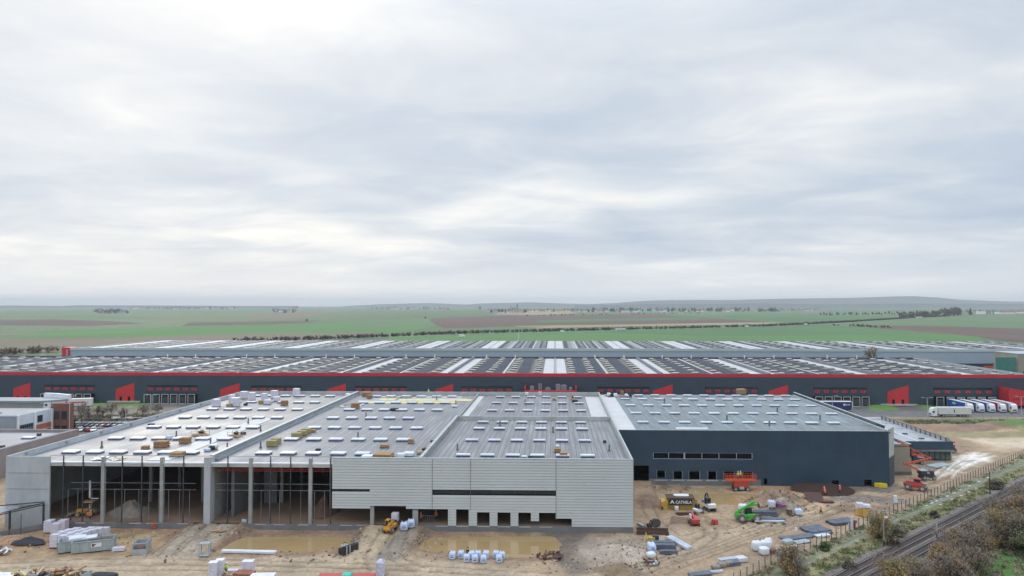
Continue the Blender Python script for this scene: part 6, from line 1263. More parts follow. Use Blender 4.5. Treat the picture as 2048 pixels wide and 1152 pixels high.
RB = [('crate','small brown crate on the left roof, nearest the bright deck strip',281,295,890,900),('brick','large ochre board stack on the left roof',305,331,879,896),('brick','board stack on the left roof right of the larger one',357,377,873,888),('card','pale cardboard stack at the front edge of the left roof',337,363,901,914),
 ('bag','blue-white bag on the left roof between two skylights',329,342,869,879),('rack','guarded pallet with tools on the left roof, left one',382,409,858,873),('rack','guarded pallet with tools on the left roof, right one',455,478,861,875),('dark','black sack right of the right guarded pallet',479,490,863,869),
 ('wbag','large white bag in the sack cluster by the left firewall',415,432,886,899),('dark','dark sack in the cluster by the left firewall',416,428,890,900),('bag','small blue bag in the cluster by the left firewall',406,418,895,903),('dark','flat black tray near the left parapet',294,306,846,851),
 ('white','tall white stack at the left rear of the left roof',423,437,797,814),('white','broad white stack beside a khaki block at the rear',460,476,794,814),('white','white stack half hidden behind the broad one',457,468,789,803),('white','tall white stack by the rear parapet, seen over the broad one',479,492,782,798),('white','white stack right of the tall one by the rear parapet',496,508,784,801),
 ('white','narrow white stack left of the rear trio',522,533,786,801),('white','tallest white stack of the rear trio',541,553,780,797),('white','low white stack in front of the rear trio',527,539,799,809),('white','low tilted white stack right of the rear trio',545,557,793,803),('white','lone tall white stack by the rear wall of the left roof',585,597,776,793),
 ('khaki','small khaki block beside the broad white stack',452,462,807,815),('khaki','small khaki block left of the rear trio',516,527,800,808),('crate','tall brown crate on the left roof near the rear trio',560,573,800,811),('dark','black sack by the rear of the left roof',486,494,806,811),
 ('khaki','frontmost khaki insulation block of the pair by the firewall',532,551,879,894),('khaki','rear khaki insulation block of the pair by the firewall',541,558,875,888),('khaki','front khaki block of the row of three',582,600,864,877),('khaki','middle khaki block of the row of three',594,611,860,872),('khaki','rear khaki block of the row of three',602,618,856,868),
 ('card','flat brown pallet right of the three khaki blocks',618,630,858,865),('brick','brown board stack near the rear of the middle roof',701,717,805,817),('brick','brown board stack by the rear wall of the middle roof',723,740,783,793),('crate','brown crate in front of the rear board stack',733,744,789,797),('wbag','white bag by the rear end of the left firewall',690,701,786,794),
 ('card','flat ochre carton on the front of the middle roof',759,776,887,896),('card','orange-brown carton beside a skylight on the middle roof',815,827,877,887),('brick','wide orange-brown stack at the front edge over the cladding',745,784,903,920),('wbag','white crumpled bag left of the wide orange-brown stack',721,747,907,918),
 ('wbag','white bag at the front edge right of the orange-brown stack',792,808,904,917),('wbag','white and black bag nearest the right firewall',806,827,901,914),('rack','mesh-sided pallet leaning by the front of the right firewall',833,857,892,909),('dark','black tool cluster in the middle of the middle roof',779,796,815,822),
 ('wbag','small white and dark bag beside the right firewall',903,914,809,815),('wbag','round white bag near the rear of the middle roof',874,882,783,790),('dark','black coil by a front skylight of the middle roof',630,640,896,902),('dark','thin black case against the right firewall',860,868,880,884),
 ('card','cardboard pallet at the front edge of the right roof',1120,1136,903,915),('brick','red-brown stack behind the cardboard pallet',1108,1122,895,905),('wbag','grey-white bag behind the red-brown stack',1111,1119,889,895),('wbag','flat white bag at the front edge of the right roof',1043,1054,910,915),('dark','dark sack beside the flat white bag',1056,1065,911,915),('dark','flat grey tray on the right roof near its right wall',1206,1213,880,886),
 ('wbag','white bag behind the cross wall, leftmost',1050,1057,784,791),('white','small white stack behind the cross wall',1077,1083,783,792),('wbag','white bag behind the cross wall, third from the left',1098,1104,786,790),('rack','tall white framed pallet behind the cross wall',1140,1148,787,800),('dark','black flat sack by the tall framed pallet',1144,1156,799,804),('card','yellowish coil pallet behind the cross wall',1105,1113,796,801),
 ('wbag','leftmost white bag at the rear corner of the navy hall',1214,1222,785,793),('dark','black sack between the white bags of the navy hall',1221,1228,787,794),('wbag','second white bag at the rear corner of the navy hall',1227,1235,786,794),('crate','brown crate at the rear corner of the navy hall',1241,1248,781,791),('wbag','third white bag at the rear corner of the navy hall',1250,1256,787,793),('dark','dark sack right of the brown crate on the navy hall',1258,1264,787,793),('card','tan carton at the rear edge of the navy hall',1476,1492,777,789)]
for k_, lb, x0, x1, y0, y1 in RB: roofbox(k_, lb, x0, x1, y0, y1, z=(ZR if x0 < 1206 else ZD if y0 < 860 else ZR)+.04, rz=random.uniform(-6, 6), group='materials on the roofs')
for px, py, lb, sd, ms in ((703,812,'scattered boards at the rear of the middle roof',61,['wood','white','wood2']),(800,795,'scattered sheets at the rear of the middle roof',62,['galv','white','yellowp','dark_steel']),(205,920,'crumpled yellow-white foam sheets at the left roof edge',63,['yellowp','wood2','white']),(1235,792,'mixed scraps at the rear corner of the navy hall',64,['white','dark_steel','wood'])):
    z = ZR+.05 if px < 1200 else ZD+.05; x, y = G(px, py, z); t = thing('loose_sheets', lb, 'sheets', (x, y, z)); rd = random.Random(sd); b = {}
    for i in range(22): b.setdefault(rd.choice(ms), MB()).cbox((rd.uniform(-4, 4) if px != 205 else rd.uniform(-2.5, 3.5), rd.uniform(-3, 3) if px != 205 else rd.uniform(-.3, 3), rd.uniform(.03, .25)), (rd.uniform(.4, 1.8), rd.uniform(.2, .9), .05), rz=rd.uniform(0, 3))
    for m_, q in b.items(): tag(q.build('sheet', M[m_], t), kind='stuff')
# ================================================================== railway
RH = .38
def track(name, label, d0, g=1.36):
    o0 = RA[0]; o1 = RA[-1]; L = math.hypot(o1[0]-o0[0], o1[1]-o0[1]); ang = math.atan2(RU[1], RU[0])
    t = thing(name, label, 'railway track', (o0[0]+RN[0]*(d0+g/2), o0[1]+RN[1]*(d0+g/2), 0), ang)
    for s in (-1, 1): b = MB(); b.box(0, s*g/2-.06, RH, L, s*g/2+.06, RH+.14, 0).box(0, s*g/2-.035, RH+.14, L, s*g/2+.035, RH+.165, 1); b.build('rail', [M['rust'], mat('polished_rail', (.55,.58,.62), None, 1, .25, .8)], t)
    b = MB(); x = 0
    while x < min(L, 230): b.box(x, -1.25, RH-.16, x+.26, 1.25, RH); x += .62
    tag(b.build('sleeper', mat('sleeper', (.13,.11,.10), (.09,.075,.07), 2, .9), t), kind='stuff'); return L
L_ = track('railway_track', 'rusty single track with shiny rails nearer the building site', 0); track('railway_track', 'second track half hidden by bushes, nearer the thicket', 3.12)
b = MB(); o0, o1 = RA[0], RA[-1]; n = 150; rd = random.Random(5); vs = []; fs = []
prof = [(-2.6, -.05), (-1.6, .22), (-.6, .24), (.7, .26), (2.0, .24), (3.2, .24), (4.6, .24), (5.6, .2), (6.8, -.05)]
for i in range(n+1):
    q = i/n
    for d, z in prof: vs.append((o0[0]+(o1[0]-o0[0])*q+RN[0]*(d+rd.uniform(-.12, .12)), o0[1]+(o1[1]-o0[1])*q+RN[1]*(d+rd.uniform(-.12, .12)), z+rd.uniform(-.02, .03)))
m_ = len(prof)
for i in range(n):
    for j in range(m_-1): a = i*m_+j; fs.append((a, a+1, a+m_+1, a+m_))
bo = b.add(vs, fs).build('track_ballast', mat('ballast', (.215,.185,.165), (.125,.105,.095), 2.2, .95, bump=.8, bscale=6), None, True); tag(bo, kind='structure')
if bo.data.polygons[0].normal.z < 0: bo.data.flip_normals()
# fences
def fence(name, label, pts, step, h, wires, m='rust', w=.08, mesh=False):
    x0, y0 = pts[0]; t = thing(name, label, 'fence', (x0, y0, 0)); tot = []; 
    for (ax, ay), (bx, by) in zip(pts, pts[1:]):
        L = math.hypot(bx-ax, by-ay); n_ = max(1, int(L/step)); tot += [(ax+(bx-ax)*i/n_, ay+(by-ay)*i/n_) for i in range(n_)]
    tot.append(pts[-1]); rd = random.Random(len(tot))
    items = [(dist(x, y), MB().bar((x-x0, y-y0, gz(x, y)-.2), (x-x0+rd.uniform(-.06, .06), y-y0, gz(x, y)+h), w)) for x, y in tot]
    limited(items, 100, 'fence_post', M[m], t)
    for wz in wires:
        b = MB()
        for (ax, ay), (bx, by) in zip(tot, tot[1:]): b.bar((ax-x0, ay-y0, gz(ax, ay)+wz), (bx-x0, by-y0, gz(bx, by)+wz), .025)
        b.build('wire', M['grey_steel'], t)
    return t
FL = PG((1440,1185),(1542,1130),(1633,1094),(1735,1048),(1842,1004),(1930,964),(2040,915),(2160,862))
M['post'] = mat('dark_post', (.055,.045,.04), None, 3, .9)
fence('wire_fence', 'long wire fence with dark posts between the building site and the railway', FL, 1.75, 1.75, (.3, .7, 1.1, 1.6), 'post', .09)
fence('wire_fence', 'thin fence along the grass strip in front of the lorry yard', PG((1798,845),(1900,845),(2000,845),(2150,845)), 2.6, 1.8, (.4, 1.1, 1.75), 'grey_steel', .07)
fence('wire_fence', 'thin fence between the car park and the pale path', PG((134,838),(220,838),(330,837),(420,836)), 2.6, 1.9, (.5, 1.2, 1.85), 'dark_steel', .07)
# poles
def pole(px, py, h, lb, lampy=False, bar=False, m='beam'):
    x, y = G(px, py); t = thing('utility_pole', lb, 'pole', (x, y, 0)); MB().cyl((0, 0, -.2), (0, 0, 1.2), .13, .12, n=8).build('pole_base', M['dark_steel'], t); MB().cyl((0, 0, 1.2), (0, 0, h), .11, .08, n=8).build('pole', M[m], t)
    if bar: MB().box(-.8, -.06, h-.2, 1.2, .06, h-.08).build('cross_arm', M[m], t)
    if lampy: MB().cbox((.35, -.1, h-1.2), (.55, .3, .25)).build('box', M['white'], t)
pole(1768, 1095, 6.4, 'tall grey pole with a small white box beside the orange bush', True, True, 'concrete'); pole(1874, 1081, 3.9, 'short pale post standing against the tracks'); pole(1980, 990, 5.2, 'thin dark pole by the tracks near the right edge', m='post')
slabs = [(1853,1012),(1864,1007),(1873,1003),(1882,999),(1895,993),(1908,987),(1921,981),(1939,973),(1903,1000),(1922,992),(1937,985),(1953,977),(1881,1010),(1958,964),(1975,956)]
for i, (px, py) in enumerate(slabs):
    x, y = G(px, py); o = MB().cbox((0, 0, .06), (1.5 if i % 3 else .9, .45, .14), rz=.72).build('concrete_slab', M['beam']); o.location = (x, y, gz(x, y)); tag(o, 'flat pale concrete slab lying on the grass by the railway path', 'slab', 'concrete slabs along the railway path')
# ================================================================== vegetation
def leaf_mesh(name, mats, blobs, n, size, seed, elong=1.0, up=0.0, shell=.55):
    """n small faces spread through several ellipsoid clumps, thinning towards the clump edges; each clump keeps one leaf tone"""
    r = np.random.default_rng(seed); nb = len(blobs); per = np.array([b[3]*b[4]*b[5] for b in blobs])**.66; per = np.maximum(8, (per/per.sum()*n)).astype(int); V = []; MI = []
    for i, bl in enumerate(blobs):
        k = per[i]; d = r.normal(size=(k, 3)); d /= np.linalg.norm(d, axis=1)[:, None]; rad = (shell+(1-shell)*r.random(k))*(1+.22*r.normal(size=k)); p = d*rad[:, None]*np.array(bl[3:6])+np.array(bl[:3])
        a = r.normal(size=(k, 3)); a /= np.linalg.norm(a, axis=1)[:, None]; a[:, 2] += up; a /= np.linalg.norm(a, axis=1)[:, None]; c = np.cross(a, r.normal(size=(k, 3))); c /= np.linalg.norm(c, axis=1)[:, None]
        s = size*(.5+r.random(k))[:, None]; A_, C_ = a*s*elong, c*s*.6; V.append(np.stack([p-A_-C_*.3, p+C_, p+A_, p-C_], 1)); MI.append(np.where(r.random(k) < .82, i % len(mats), (i+1) % len(mats)))
    V = np.concatenate(V).reshape(-1, 3); MI = np.concatenate(MI); V[:, 2] = np.maximum(V[:, 2], .02); k = len(MI)
    me = bpy.data.meshes.new(name); me.vertices.add(len(V)); me.vertices.foreach_set('co', V.astype(np.float32).ravel()); me.loops.add(k*4); me.loops.foreach_set('vertex_index', np.arange(k*4, dtype=np.int32))
    me.polygons.add(k); me.polygons.foreach_set('loop_start', np.arange(0, k*4, 4, dtype=np.int32)); me.polygons.foreach_set('loop_total', np.full(k, 4, np.int32)); me.polygons.foreach_set('material_index', MI.astype(np.int32))
    for m in mats: me.materials.append(m)
    me.update(calc_edges=True); return me
LF = {k: mat('leaf_'+k, v, tuple(x*.75 for x in v), .8, .8, spec=.2) for k, v in dict(ochre=(.47,.345,.15), rust=(.37,.25,.155), brown=(.30,.23,.175), olive=(.27,.26,.14), green=(.15,.21,.085), dgreen=(.05,.085,.05), grey=(.32,.285,.24), dry=(.50,.42,.26), lime=(.30,.35,.12), blueg=(.045,.085,.06)).items()}
def branches(b, p, d, L, r, depth, rd, spread=.6):
    e = (p[0]+d[0]*L, p[1]+d[1]*L, p[2]+d[2]*L); b.cyl(p, e, r, r*.65, n=5 if depth > 1 else 3)
    if depth <= 0: return
    for i in range(3 if depth > 1 else 4):
        v = Vector((d[0]+rd.uniform(-spread, spread), d[1]+rd.uniform(-spread, spread), d[2]+rd.uniform(-.15, .35))).normalized()
        branches(b, e if i < 2 else tuple(Vector(p).lerp(Vector(e), .6)), v, L*rd.uniform(.55, .8), r*.6, depth-1, rd, spread)
def tree(name, label, cat, x, y, z, h, w, mats, n, size, seed, elong=1.0, up=0., stems=4, group=None, shell=.35, clumps=14, low=.15, depth=2):
    t = thing(name, label, cat, (x, y, z), 0, group); rd = random.Random(seed); b = MB()
    for i in range(stems): a = rd.uniform(0, 6.28); k = rd.uniform(.05, .38) if stems > 1 else .02; branches(b, (0, 0, -.2), Vector((math.cos(a)*k, math.sin(a)*k, 1)).normalized(), h*.36, max(.05, .018*h), depth, rd)
    b.build('trunk' if stems == 1 else 'branches', M['bark'], t); bl = []
    for i in range(clumps): 
        a = rd.uniform(0, 6.28); q = rd.random()**.6; zz = rd.uniform(low, .88); rr = w/2*(1-.55*max(0, zz-.45)/.5)*q*.85; s = rd.uniform(.16, .30)
        bl.append((rr*math.cos(a), rr*math.sin(a), zz*h, w*s, w*s, h*s*.75))
    me = leaf_mesh('crown', [LF[m] for m in mats], bl, n, size, seed, elong, up, shell); o = bpy.data.objects.new('crown', me); COL.objects.link(o); o.parent = t; return t
BU = [(1760,1078,5.0,5.0,('ochre','olive','ochre'),'orange-ochre bush between the tall pole and the fence'),(1583,1150,5.2,4.6,('ochre','rust','olive'),'orange-brown bush beside the path near the bottom edge'),
 (1795,1186,6.0,6.5,('ochre','olive','ochre','rust'),'large yellow-orange bush at the bottom edge, right of the tracks'),(1838,1178,5.4,5.5,('olive','ochre','brown'),'olive and ochre bush at the bottom edge, second from the tracks'),(1885,1160,6.0,5.5,('ochre','ochre','rust'),'bright yellow-orange bush left of the brown thicket'),
 (1912,1172,5.0,5.0,('brown','rust','grey'),'dark brown bush near the bottom, next to the lawn'),(1915,1128,6.4,6.5,('olive','grey','rust'),'olive-grey bush in the middle of the thicket'),(1956,1118,6.6,6.2,('rust','ochre','brown'),'rusty bush in the middle of the thicket, by the second track'),(1945,1146,4.6,5.0,('brown','olive','green'),'low brown-green bush at the lawn side of the thicket'),
 (1990,1092,6.8,6.8,('ochre','olive','rust'),'ochre-topped tall bush left of the greenish one'),(2022,1090,6.2,6.5,('olive','green','brown'),'greenish bush near the right edge, above the lawn'),(2002,1052,5.2,6.0,('rust','ochre','grey'),'pale rusty bush reaching over the second track'),(2040,1058,7.0,7.0,('rust','brown','ochre'),'tall rust-brown bush at the right edge'),(2062,1030,6.5,7.5,('brown','olive','grey'),'brown bush cut by the right edge, higher up'),
 (2048,1010,4.6,6.0,('grey','rust','olive'),'grey-brown scrub at the right edge next to the tracks'),(2064,1112,7.0,8.0,('dgreen','brown','olive'),'dark green bush cut by the right edge above the lawn'),(1783,1092,2.2,4.2,('brown','rust','dgreen'),'low dark bramble at the foot of the tall pole'),(1796,1073,2.2,4.2,('brown','grey','olive'),'low brown bramble right of the ochre bush'),
 (1868,1036,1.8,2.4,('dgreen','brown'),'small dark shrub on the bank above the short post'),(1990,978,2.6,4.6,('dgreen','brown','grey'),'dark shrub by the thin pole near the right edge'),(1650,1100,1.6,2.6,('dgreen','green'),'small dark green shrub just below the fence'),(1700,1140,1.6,2.8,('brown','dgreen'),'small brown bramble on the grass bank near the tracks')]
for i, (px, py, h, w, ms, lb) in enumerate(BU):
    x, y = G(px, py); tree('bush' if h > 3 else 'shrub', lb, 'bush', x, y, gz(x, y)-.1, h*.9, w*.8, ms, int(1500*w*h/6+700), .105, 100+i, 1.6, .5, 7, 'bushes along the railway', .25, 18, .1)
    if h > 3:
        t = [o for o in COL.objects if o.get('label') == lb][0]; r_ = random.Random(i); me = leaf_mesh('twigs', [LF['grey'], LF['brown']], [(r_.uniform(-.3, .3)*w, r_.uniform(-.3, .3)*w, h*r_.uniform(.3, .8), w*.3, w*.3, h*.3) for _ in range(9)], int(60*w*h), .055, 500+i, 7, 1.0, .3); o = bpy.data.objects.new('twigs', me); COL.objects.link(o); o.parent = t
# rough grass, brambles and weeds on the bank: one mass
def tufts(name, label, cat, pts_fn, n, size, mats, seed, h=.5):
    r = np.random.default_rng(seed); bl = []
    for i in range(n): x, y, s = pts_fn(r); bl.append((x, y, gz(x, y)+h*s*.3, s, s, h*s))
    me = leaf_mesh(name, [LF[m] for m in mats], bl, n*34, size, seed, 1.6, 1.2, .1); o = bpy.data.objects.new(name, me); COL.objects.link(o); V = None; return tag(o, label, cat, kind='stuff')
def along(line, lo, hi, s0, s1):
    def f(r):
        q = r.random()*(len(line)-1); i = int(q); k = q-i; (ax, ay), (bx, by) = line[i], line[i+1]; L = math.hypot(bx-ax, by-ay) or 1; d = lo+(hi-lo)*r.random(); return (ax+(bx-ax)*k+(by-ay)/L*d, ay+(by-ay)*k-(bx-ax)/L*d, s0+(s1-s0)*r.random()**2)
    return f
BL = PG((1500,1190),(1611,1130),(1661,1106),(1736,1072),(1780,1049),(1850,1020),(1920,988),(1985,957),(2060,928))
tufts('bank_scrub', 'rough dry grass and low brambles on the bank between path and tracks', 'scrub', along(BL, .6, 4.6, .25, 1.0), 700, .10, ['olive','green','brown','dry','green'], 31, .4)
tufts('fence_weeds', 'weeds and tufts along the foot of the wire fence', 'weeds', along(FL, -.3, 1.6, .2, .7), 420, .09, ['olive','brown','dry','green'], 32, .5)
tufts('track_weeds', 'sparse brown weeds between the second track and the thicket', 'weeds', along([off(RA, 6)[1], off(RA, 6)[2]], 0, 4.5, .3, 1.1), 420, .11, ['brown','rust','olive','grey'], 33, .5)
tufts('lawn_edge_scrub', 'tangled grey-brown undergrowth between the thicket and the lawn', 'scrub', along([off(RA, 11)[1], off(RA, 11)[2]], 0, 13, .4, 1.3), 800, .13, ['grey','olive','brown','dry','green'], 34, .5)
# bare trees and conifer by the car park, tree by the pale warehouse
for i, (px, py, h, w, lb) in enumerate(((163,843,7.5,4.6,'tall bare brown tree behind the car park, left'),(195,836,4.6,3.4,'small bare tree between two larger ones behind the car park'),(207,836,4.0,2.8,'smallest bare tree behind the car park'),(222,838,6.0,6.4,'broad bare tree with grey-green twigs behind the car park'),(248,836,4.2,3.2,'small bare tree beside the short white lamp post'),(286,835,5.0,5.0,'bare tree nearest the left roof edge'),(316,830,4.6,5.4,'bare low tree touching the left roof edge'),(1745,722,17,9,'tall bare grey tree in front of the pale warehouse'),(176,836,3.6,2.6,'slim bare tree behind the pale path'))):
    x, y = G(px, py) if i != 7 else (WX(1745, 432), 432); tree('bare_tree', lb, 'tree', x, y, 0, h, w, ('grey', 'brown'), 420, .16 if i != 7 else .35, 300+i, 2.6, .4, 1, 'bare winter trees', .4, 10, .4, 4)
x, y = G(147, 864); t = thing('conifer', 'small dark green conifer in front of the parked cars', 'tree', (x, y, 0)); MB().cyl((0,0,0), (0,0,1.2), .14).build('trunk', M['bark'], t)
me = leaf_mesh('crown', [LF['dgreen'], LF['blueg']], [(0, 0, .7+.5*i, 1.35*(1-i/8), 1.35*(1-i/8), .45) for i in range(7)], 1500, .13, 9, 1.3, -.2, .4); o = bpy.data.objects.new('crown', me); COL.objects.link(o); o.parent = t
tufts('car_park_hedge', 'low dark hedge between the car park and the pale path', 'hedge', along(PG((134,842),(220,841),(330,839),(420,838)), -.6, .6, .7, 1.1), 160, .2, ['dgreen','brown'], 36, .6)
tufts('yard_shrubs', 'brown shrubbery between the pale path and the docks', 'shrubs', along(PG((134,834),(220,832),(330,829),(420,828)), -1, 6, .7, 1.5), 200, .22, ['brown','grey','olive'], 37, .7)
tufts('roadside_weeds', 'weedy grass strip in front of the lorry yard', 'weeds', along(PG((1790,845),(1900,845),(2150,845)), -3, 3, .5, 1.2), 260, .2, ['green','olive','brown'], 38, .4)
# tree belt along the highway, and the one left of the pale warehouse
def belt(name, label, pts, h, wd_, n, size, mats, seed, per=9):
    r = np.random.default_rng(seed); line = PG(*pts); seg = [math.hypot(b[0]-a[0], b[1]-a[1]) for a, b in zip(line, line[1:])]; T = sum(seg); bl = []
    for i in range(int(T/per)):
        q = r.random()*T; k = 0
        while q > seg[k] and k < len(seg)-1: q -= seg[k]; k += 1
        f = q/seg[k]; hh = h*(.55+.6*r.random()); bl.append((line[k][0]*(1-f)+line[k+1][0]*f+wd_*(r.random()-.5), line[k][1]*(1-f)+line[k+1][1]*f+wd_*(r.random()-.5), hh*.5, hh*.45, hh*.45, hh*.5))
    o = bpy.data.objects.new(name, leaf_mesh(name, [LF[m] for m in mats], bl, n, size, seed, 1.4, .3, .2)); COL.objects.link(o); return tag(o, label, 'tree belt', kind='stuff')
LF['belt'] = mat('leaf_belt', (.16,.125,.11), (.10,.08,.07), .1, .9); LF['beltd'] = mat('leaf_beltd', (.075,.07,.055), (.05,.05,.04), .1, .9)
belt('tree_belt', 'dark leafless tree belt along the distant highway', ((470,683),(640,679.5),(760,674.5),(900,668.5),(1024,665),(1280,659),(1536,653),(1700,644.5),(1800,638),(1900,632)), 5.2, 8, 60000, .65, ('belt','beltd','belt'), 41, 1.3)
belt('tree_belt', 'dark hedge and scrub left of the pale warehouse', ((-160,717),(-60,713),(60,707),(125,704)), 6.5, 8, 5000, .6, ('belt','brown'), 42, 1.3)
belt('tree_belt', 'thin dark hedge between two fields at the right', ((1660,651),(1720,653),(1785,656.5)), 5, 5, 1200, .8, ('dgreen','brown'), 43, 5)
belt('tree_belt', 'dotted hedge across the far ploughed fields', ((1035,632.5),(1150,630.5),(1300,628),(1400,627)), 6, 10, 900, 1.6, ('dgreen','olive'), 44, 30)
# distant villages, farms and clumps
fa = [LF['dgreen'], LF['blueg'], LF['brown']]
def fartree_mesh(seed, con=False):
    rd = random.Random(seed); bl = [(rd.uniform(-2.5, 2.5), rd.uniform(-2.5, 2.5), rd.uniform(4, 10), 3, 3, 3.2) for _ in range(6)] if not con else [(0, 0, 2+2*i, 3.4-.55*i, 3.4-.55*i, 1.8) for i in range(6)]
    return leaf_mesh('crown', [fa[seed % 3], fa[(seed+1) % 3]], bl, 260, 1.0, seed, 1.2, .2, .3)
TM = [fartree_mesh(i, i % 4 == 3) for i in range(8)]; tkm = MB().cyl((0,0,0), (0,0,6), .4, .25, n=5).build('trunk', M['bark']); TKM = tkm.data; bpy.data.objects.remove(tkm)
FT = [0]; MASS = []
def fartree(px, py, s, label, group, i):
    x, y = G(px, py); FT[0] += 1
    if FT[0] > 285: MASS.append((x, y, 5*s, 5*s, 5*s, 5.5*s)); return
    t = thing('distant_tree', label, 'tree', (x, y, 0), i*1.3, group, s)
    for nm, me_ in (('crown', TM[i % 8]), ('trunk', TKM)): o = bpy.data.objects.new(nm, me_); COL.objects.link(o); o.parent = t
wallm = [mat('far_wall_white', (.9,.87,.82), None, .1, .8), mat('far_wall_cream', (.62,.54,.42), None, .1, .8)]; roofm = [mat('far_roof_brown', (.30,.17,.13), None, .1, .8), mat('far_roof_slate', (.16,.18,.22), None, .1, .8)]
HM = []
for k_ in range(4):
    a = MB().box(-6, -4, 0, 6, 4, 4.2).build('wall', wallm[k_ % 2]); r_ = MB().add([(-6.4,-4.4,4.2),(6.4,-4.4,4.2),(6.4,4.4,4.2),(-6.4,4.4,4.2),(-6.4,0,7.6),(6.4,0,7.6)], [(0,1,5,4),(2,3,4,5),(0,4,3),(1,2,5),(3,2,1,0)]).build('roof', roofm[(k_//2) % 2]); HM.append((a.data, r_.data)); bpy.data.objects.remove(a); bpy.data.objects.remove(r_)
def house(px, py, s, label, group, i, a=0):
    x, y = G(px, py); t = thing('distant_house', label, 'house', (x, y, 0), a, group, s)
    for nm, me_ in zip(('wall', 'roof'), HM[i % 4]): o = bpy.data.objects.new(nm, me_); COL.objects.link(o); o.parent = t
rd = random.Random(77)
def village(x0, x1, y0, y1, nh, nt, gh, gt, sh=1.0, st=1.0):
    nh = int(nh*1.5); nt = int(nt*1.8); sh *= 1.35; st *= 1.1
    for i in range(nh): house(rd.uniform(x0, x1), rd.uniform(y0, y1), sh*rd.uniform(.8, 1.5), 'small pale house with pitched roof in '+gh, 'houses of '+gh, rd.randrange(4), rd.uniform(-.5, .5))
    for i in range(nt): fartree(rd.uniform(x0, x1), rd.uniform(y0, y1), st*rd.uniform(.7, 1.4), 'dark tree among the houses of '+gh, 'trees of '+gh, rd.randrange(8))
for i in range(34): fartree(1640+i*6.5+rd.uniform(-2, 2), 631-.2*i*.4+rd.uniform(-1, 1), rd.uniform(.7, 1.2), 'slim tree in the distant row left of the dark wood', 'trees of the right-hand row', i)
for i in range(44): k_ = i/44; fartree(1800+k_*125+rd.uniform(-4, 4), 637-k_*6+rd.uniform(-2.5, 1), rd.uniform(1.0, 1.9) if k_ < .6 else rd.uniform(1.2, 2.6), 'dark tree in the wood at the right end of the tree belt', 'trees of the dark right-hand wood', i)
for px, py, s, i, lb in ((1916,631,2.8,0,'tallest broad dark tree of the right-hand wood'),(1910,632,2.6,1,'broad dark tree left of the tallest one'),(1941,630,2.2,3,'pointed conifer right of the tall broad tree'),(614,643,.55,2,'lone small tree in the left green field'),(851,638,.6,4,'lone tree at the bend of the field track'),(896,621,1.6,5,'dark round tree left of the church village'),(960,619.5,2.4,0,'dark broad tree just left of the church village')): fartree(px, py, s, lb, None, i)
village(980, 1052, 623.5, 626.5, 16, 22, 'the distant village around the church', '', 1.3, 1.2)
village(1052, 1150, 621.5, 623.5, 14, 14, 'the distant row of houses right of the church', '', 1.2, 1.0)
village(1150, 1290, 622, 625, 16, 34, 'the wooded distant village in the middle', '', 1.4, 1.5)
village(1290, 1560, 621.5, 624.5, 20, 50, 'the long distant village on the right', '', 1.4, 1.5)
village(1560, 1640, 620.5, 622.5, 10, 14, 'the far settlement near the right hills', '', 1.3, 1.3)
village(190, 262, 622, 628, 8, 30, 'the far wooded village on the left', '', 1.3, 1.5)
village(262, 470, 616.5, 619, 16, 30, 'the farthest village on the left horizon', '', 1.8, 2.0)
village(545, 592, 619, 627, 3, 12, 'the lone farm in the left fields', '', 1.3, 1.3)
village(735, 900, 617, 619.5, 8, 12, 'the hamlet on the central horizon', '', 1.8, 1.6)
village(1925, 2048, 624, 627, 5, 10, 'the farm by the right edge', '', 1.2, 1.1)
o = bpy.data.objects.new('distant_woodland', leaf_mesh('distant_woodland', fa, MASS, len(MASS)*150, 1.3, 91, 1.2, .2, .3)); COL.objects.link(o); tag(o, 'far small trees scattered through the villages near the horizon', 'trees', kind='stuff')
x, y = G(1031, 624.5); t = thing('church', 'distant grey church with a pointed spire in the village', 'church', (x, y, 0), 0, None, 1.25); MB().box(-18, -6, 0, 12, 6, 14).build('nave', M['concrete'], t); MB().add([(-18,-6.5,14),(12,-6.5,14),(12,6.5,14),(-18,6.5,14),(-18,0,22),(12,0,22)], [(0,1,5,4),(2,3,4,5),(0,4,3),(1,2,5)]).build('roof', roofm[1], t); MB().box(4, -4, 0, 12, 4, 26).build('tower', M['concrete'], t); MB().cyl((8, 0, 26), (8, 0, 42), 5.2, .2, n=6).build('spire', roofm[1], t); MB().box(-24, -3, 0, -20, 3, 30).build('turret', M['concrete'], t)
x, y = G(1981, 628.5); t = thing('farm_silos', 'pale farm sheds with three grey silos at the right edge', 'farm', (x, y, 0)); MB().box(-60, -8, 0, -25, 8, 14).box(8, -8, 0, 38, 8, 11).box(50, -8, 0, 105, 8, 10).build('shed', wallm[0], t); MB().add([(48,-9,10),(107,-9,10),(107,9,10),(48,9,10),(48,0,19),(107,0,19)], [(0,1,5,4),(2,3,4,5),(0,4,3),(1,2,5)]).build('shed_roof', roofm[0], t)
for q in (-18, -4, 9): MB().cyl((q, -6, 0), (q, -6, 21), 3.4, n=12).build('silo', M['grey_steel'], t)
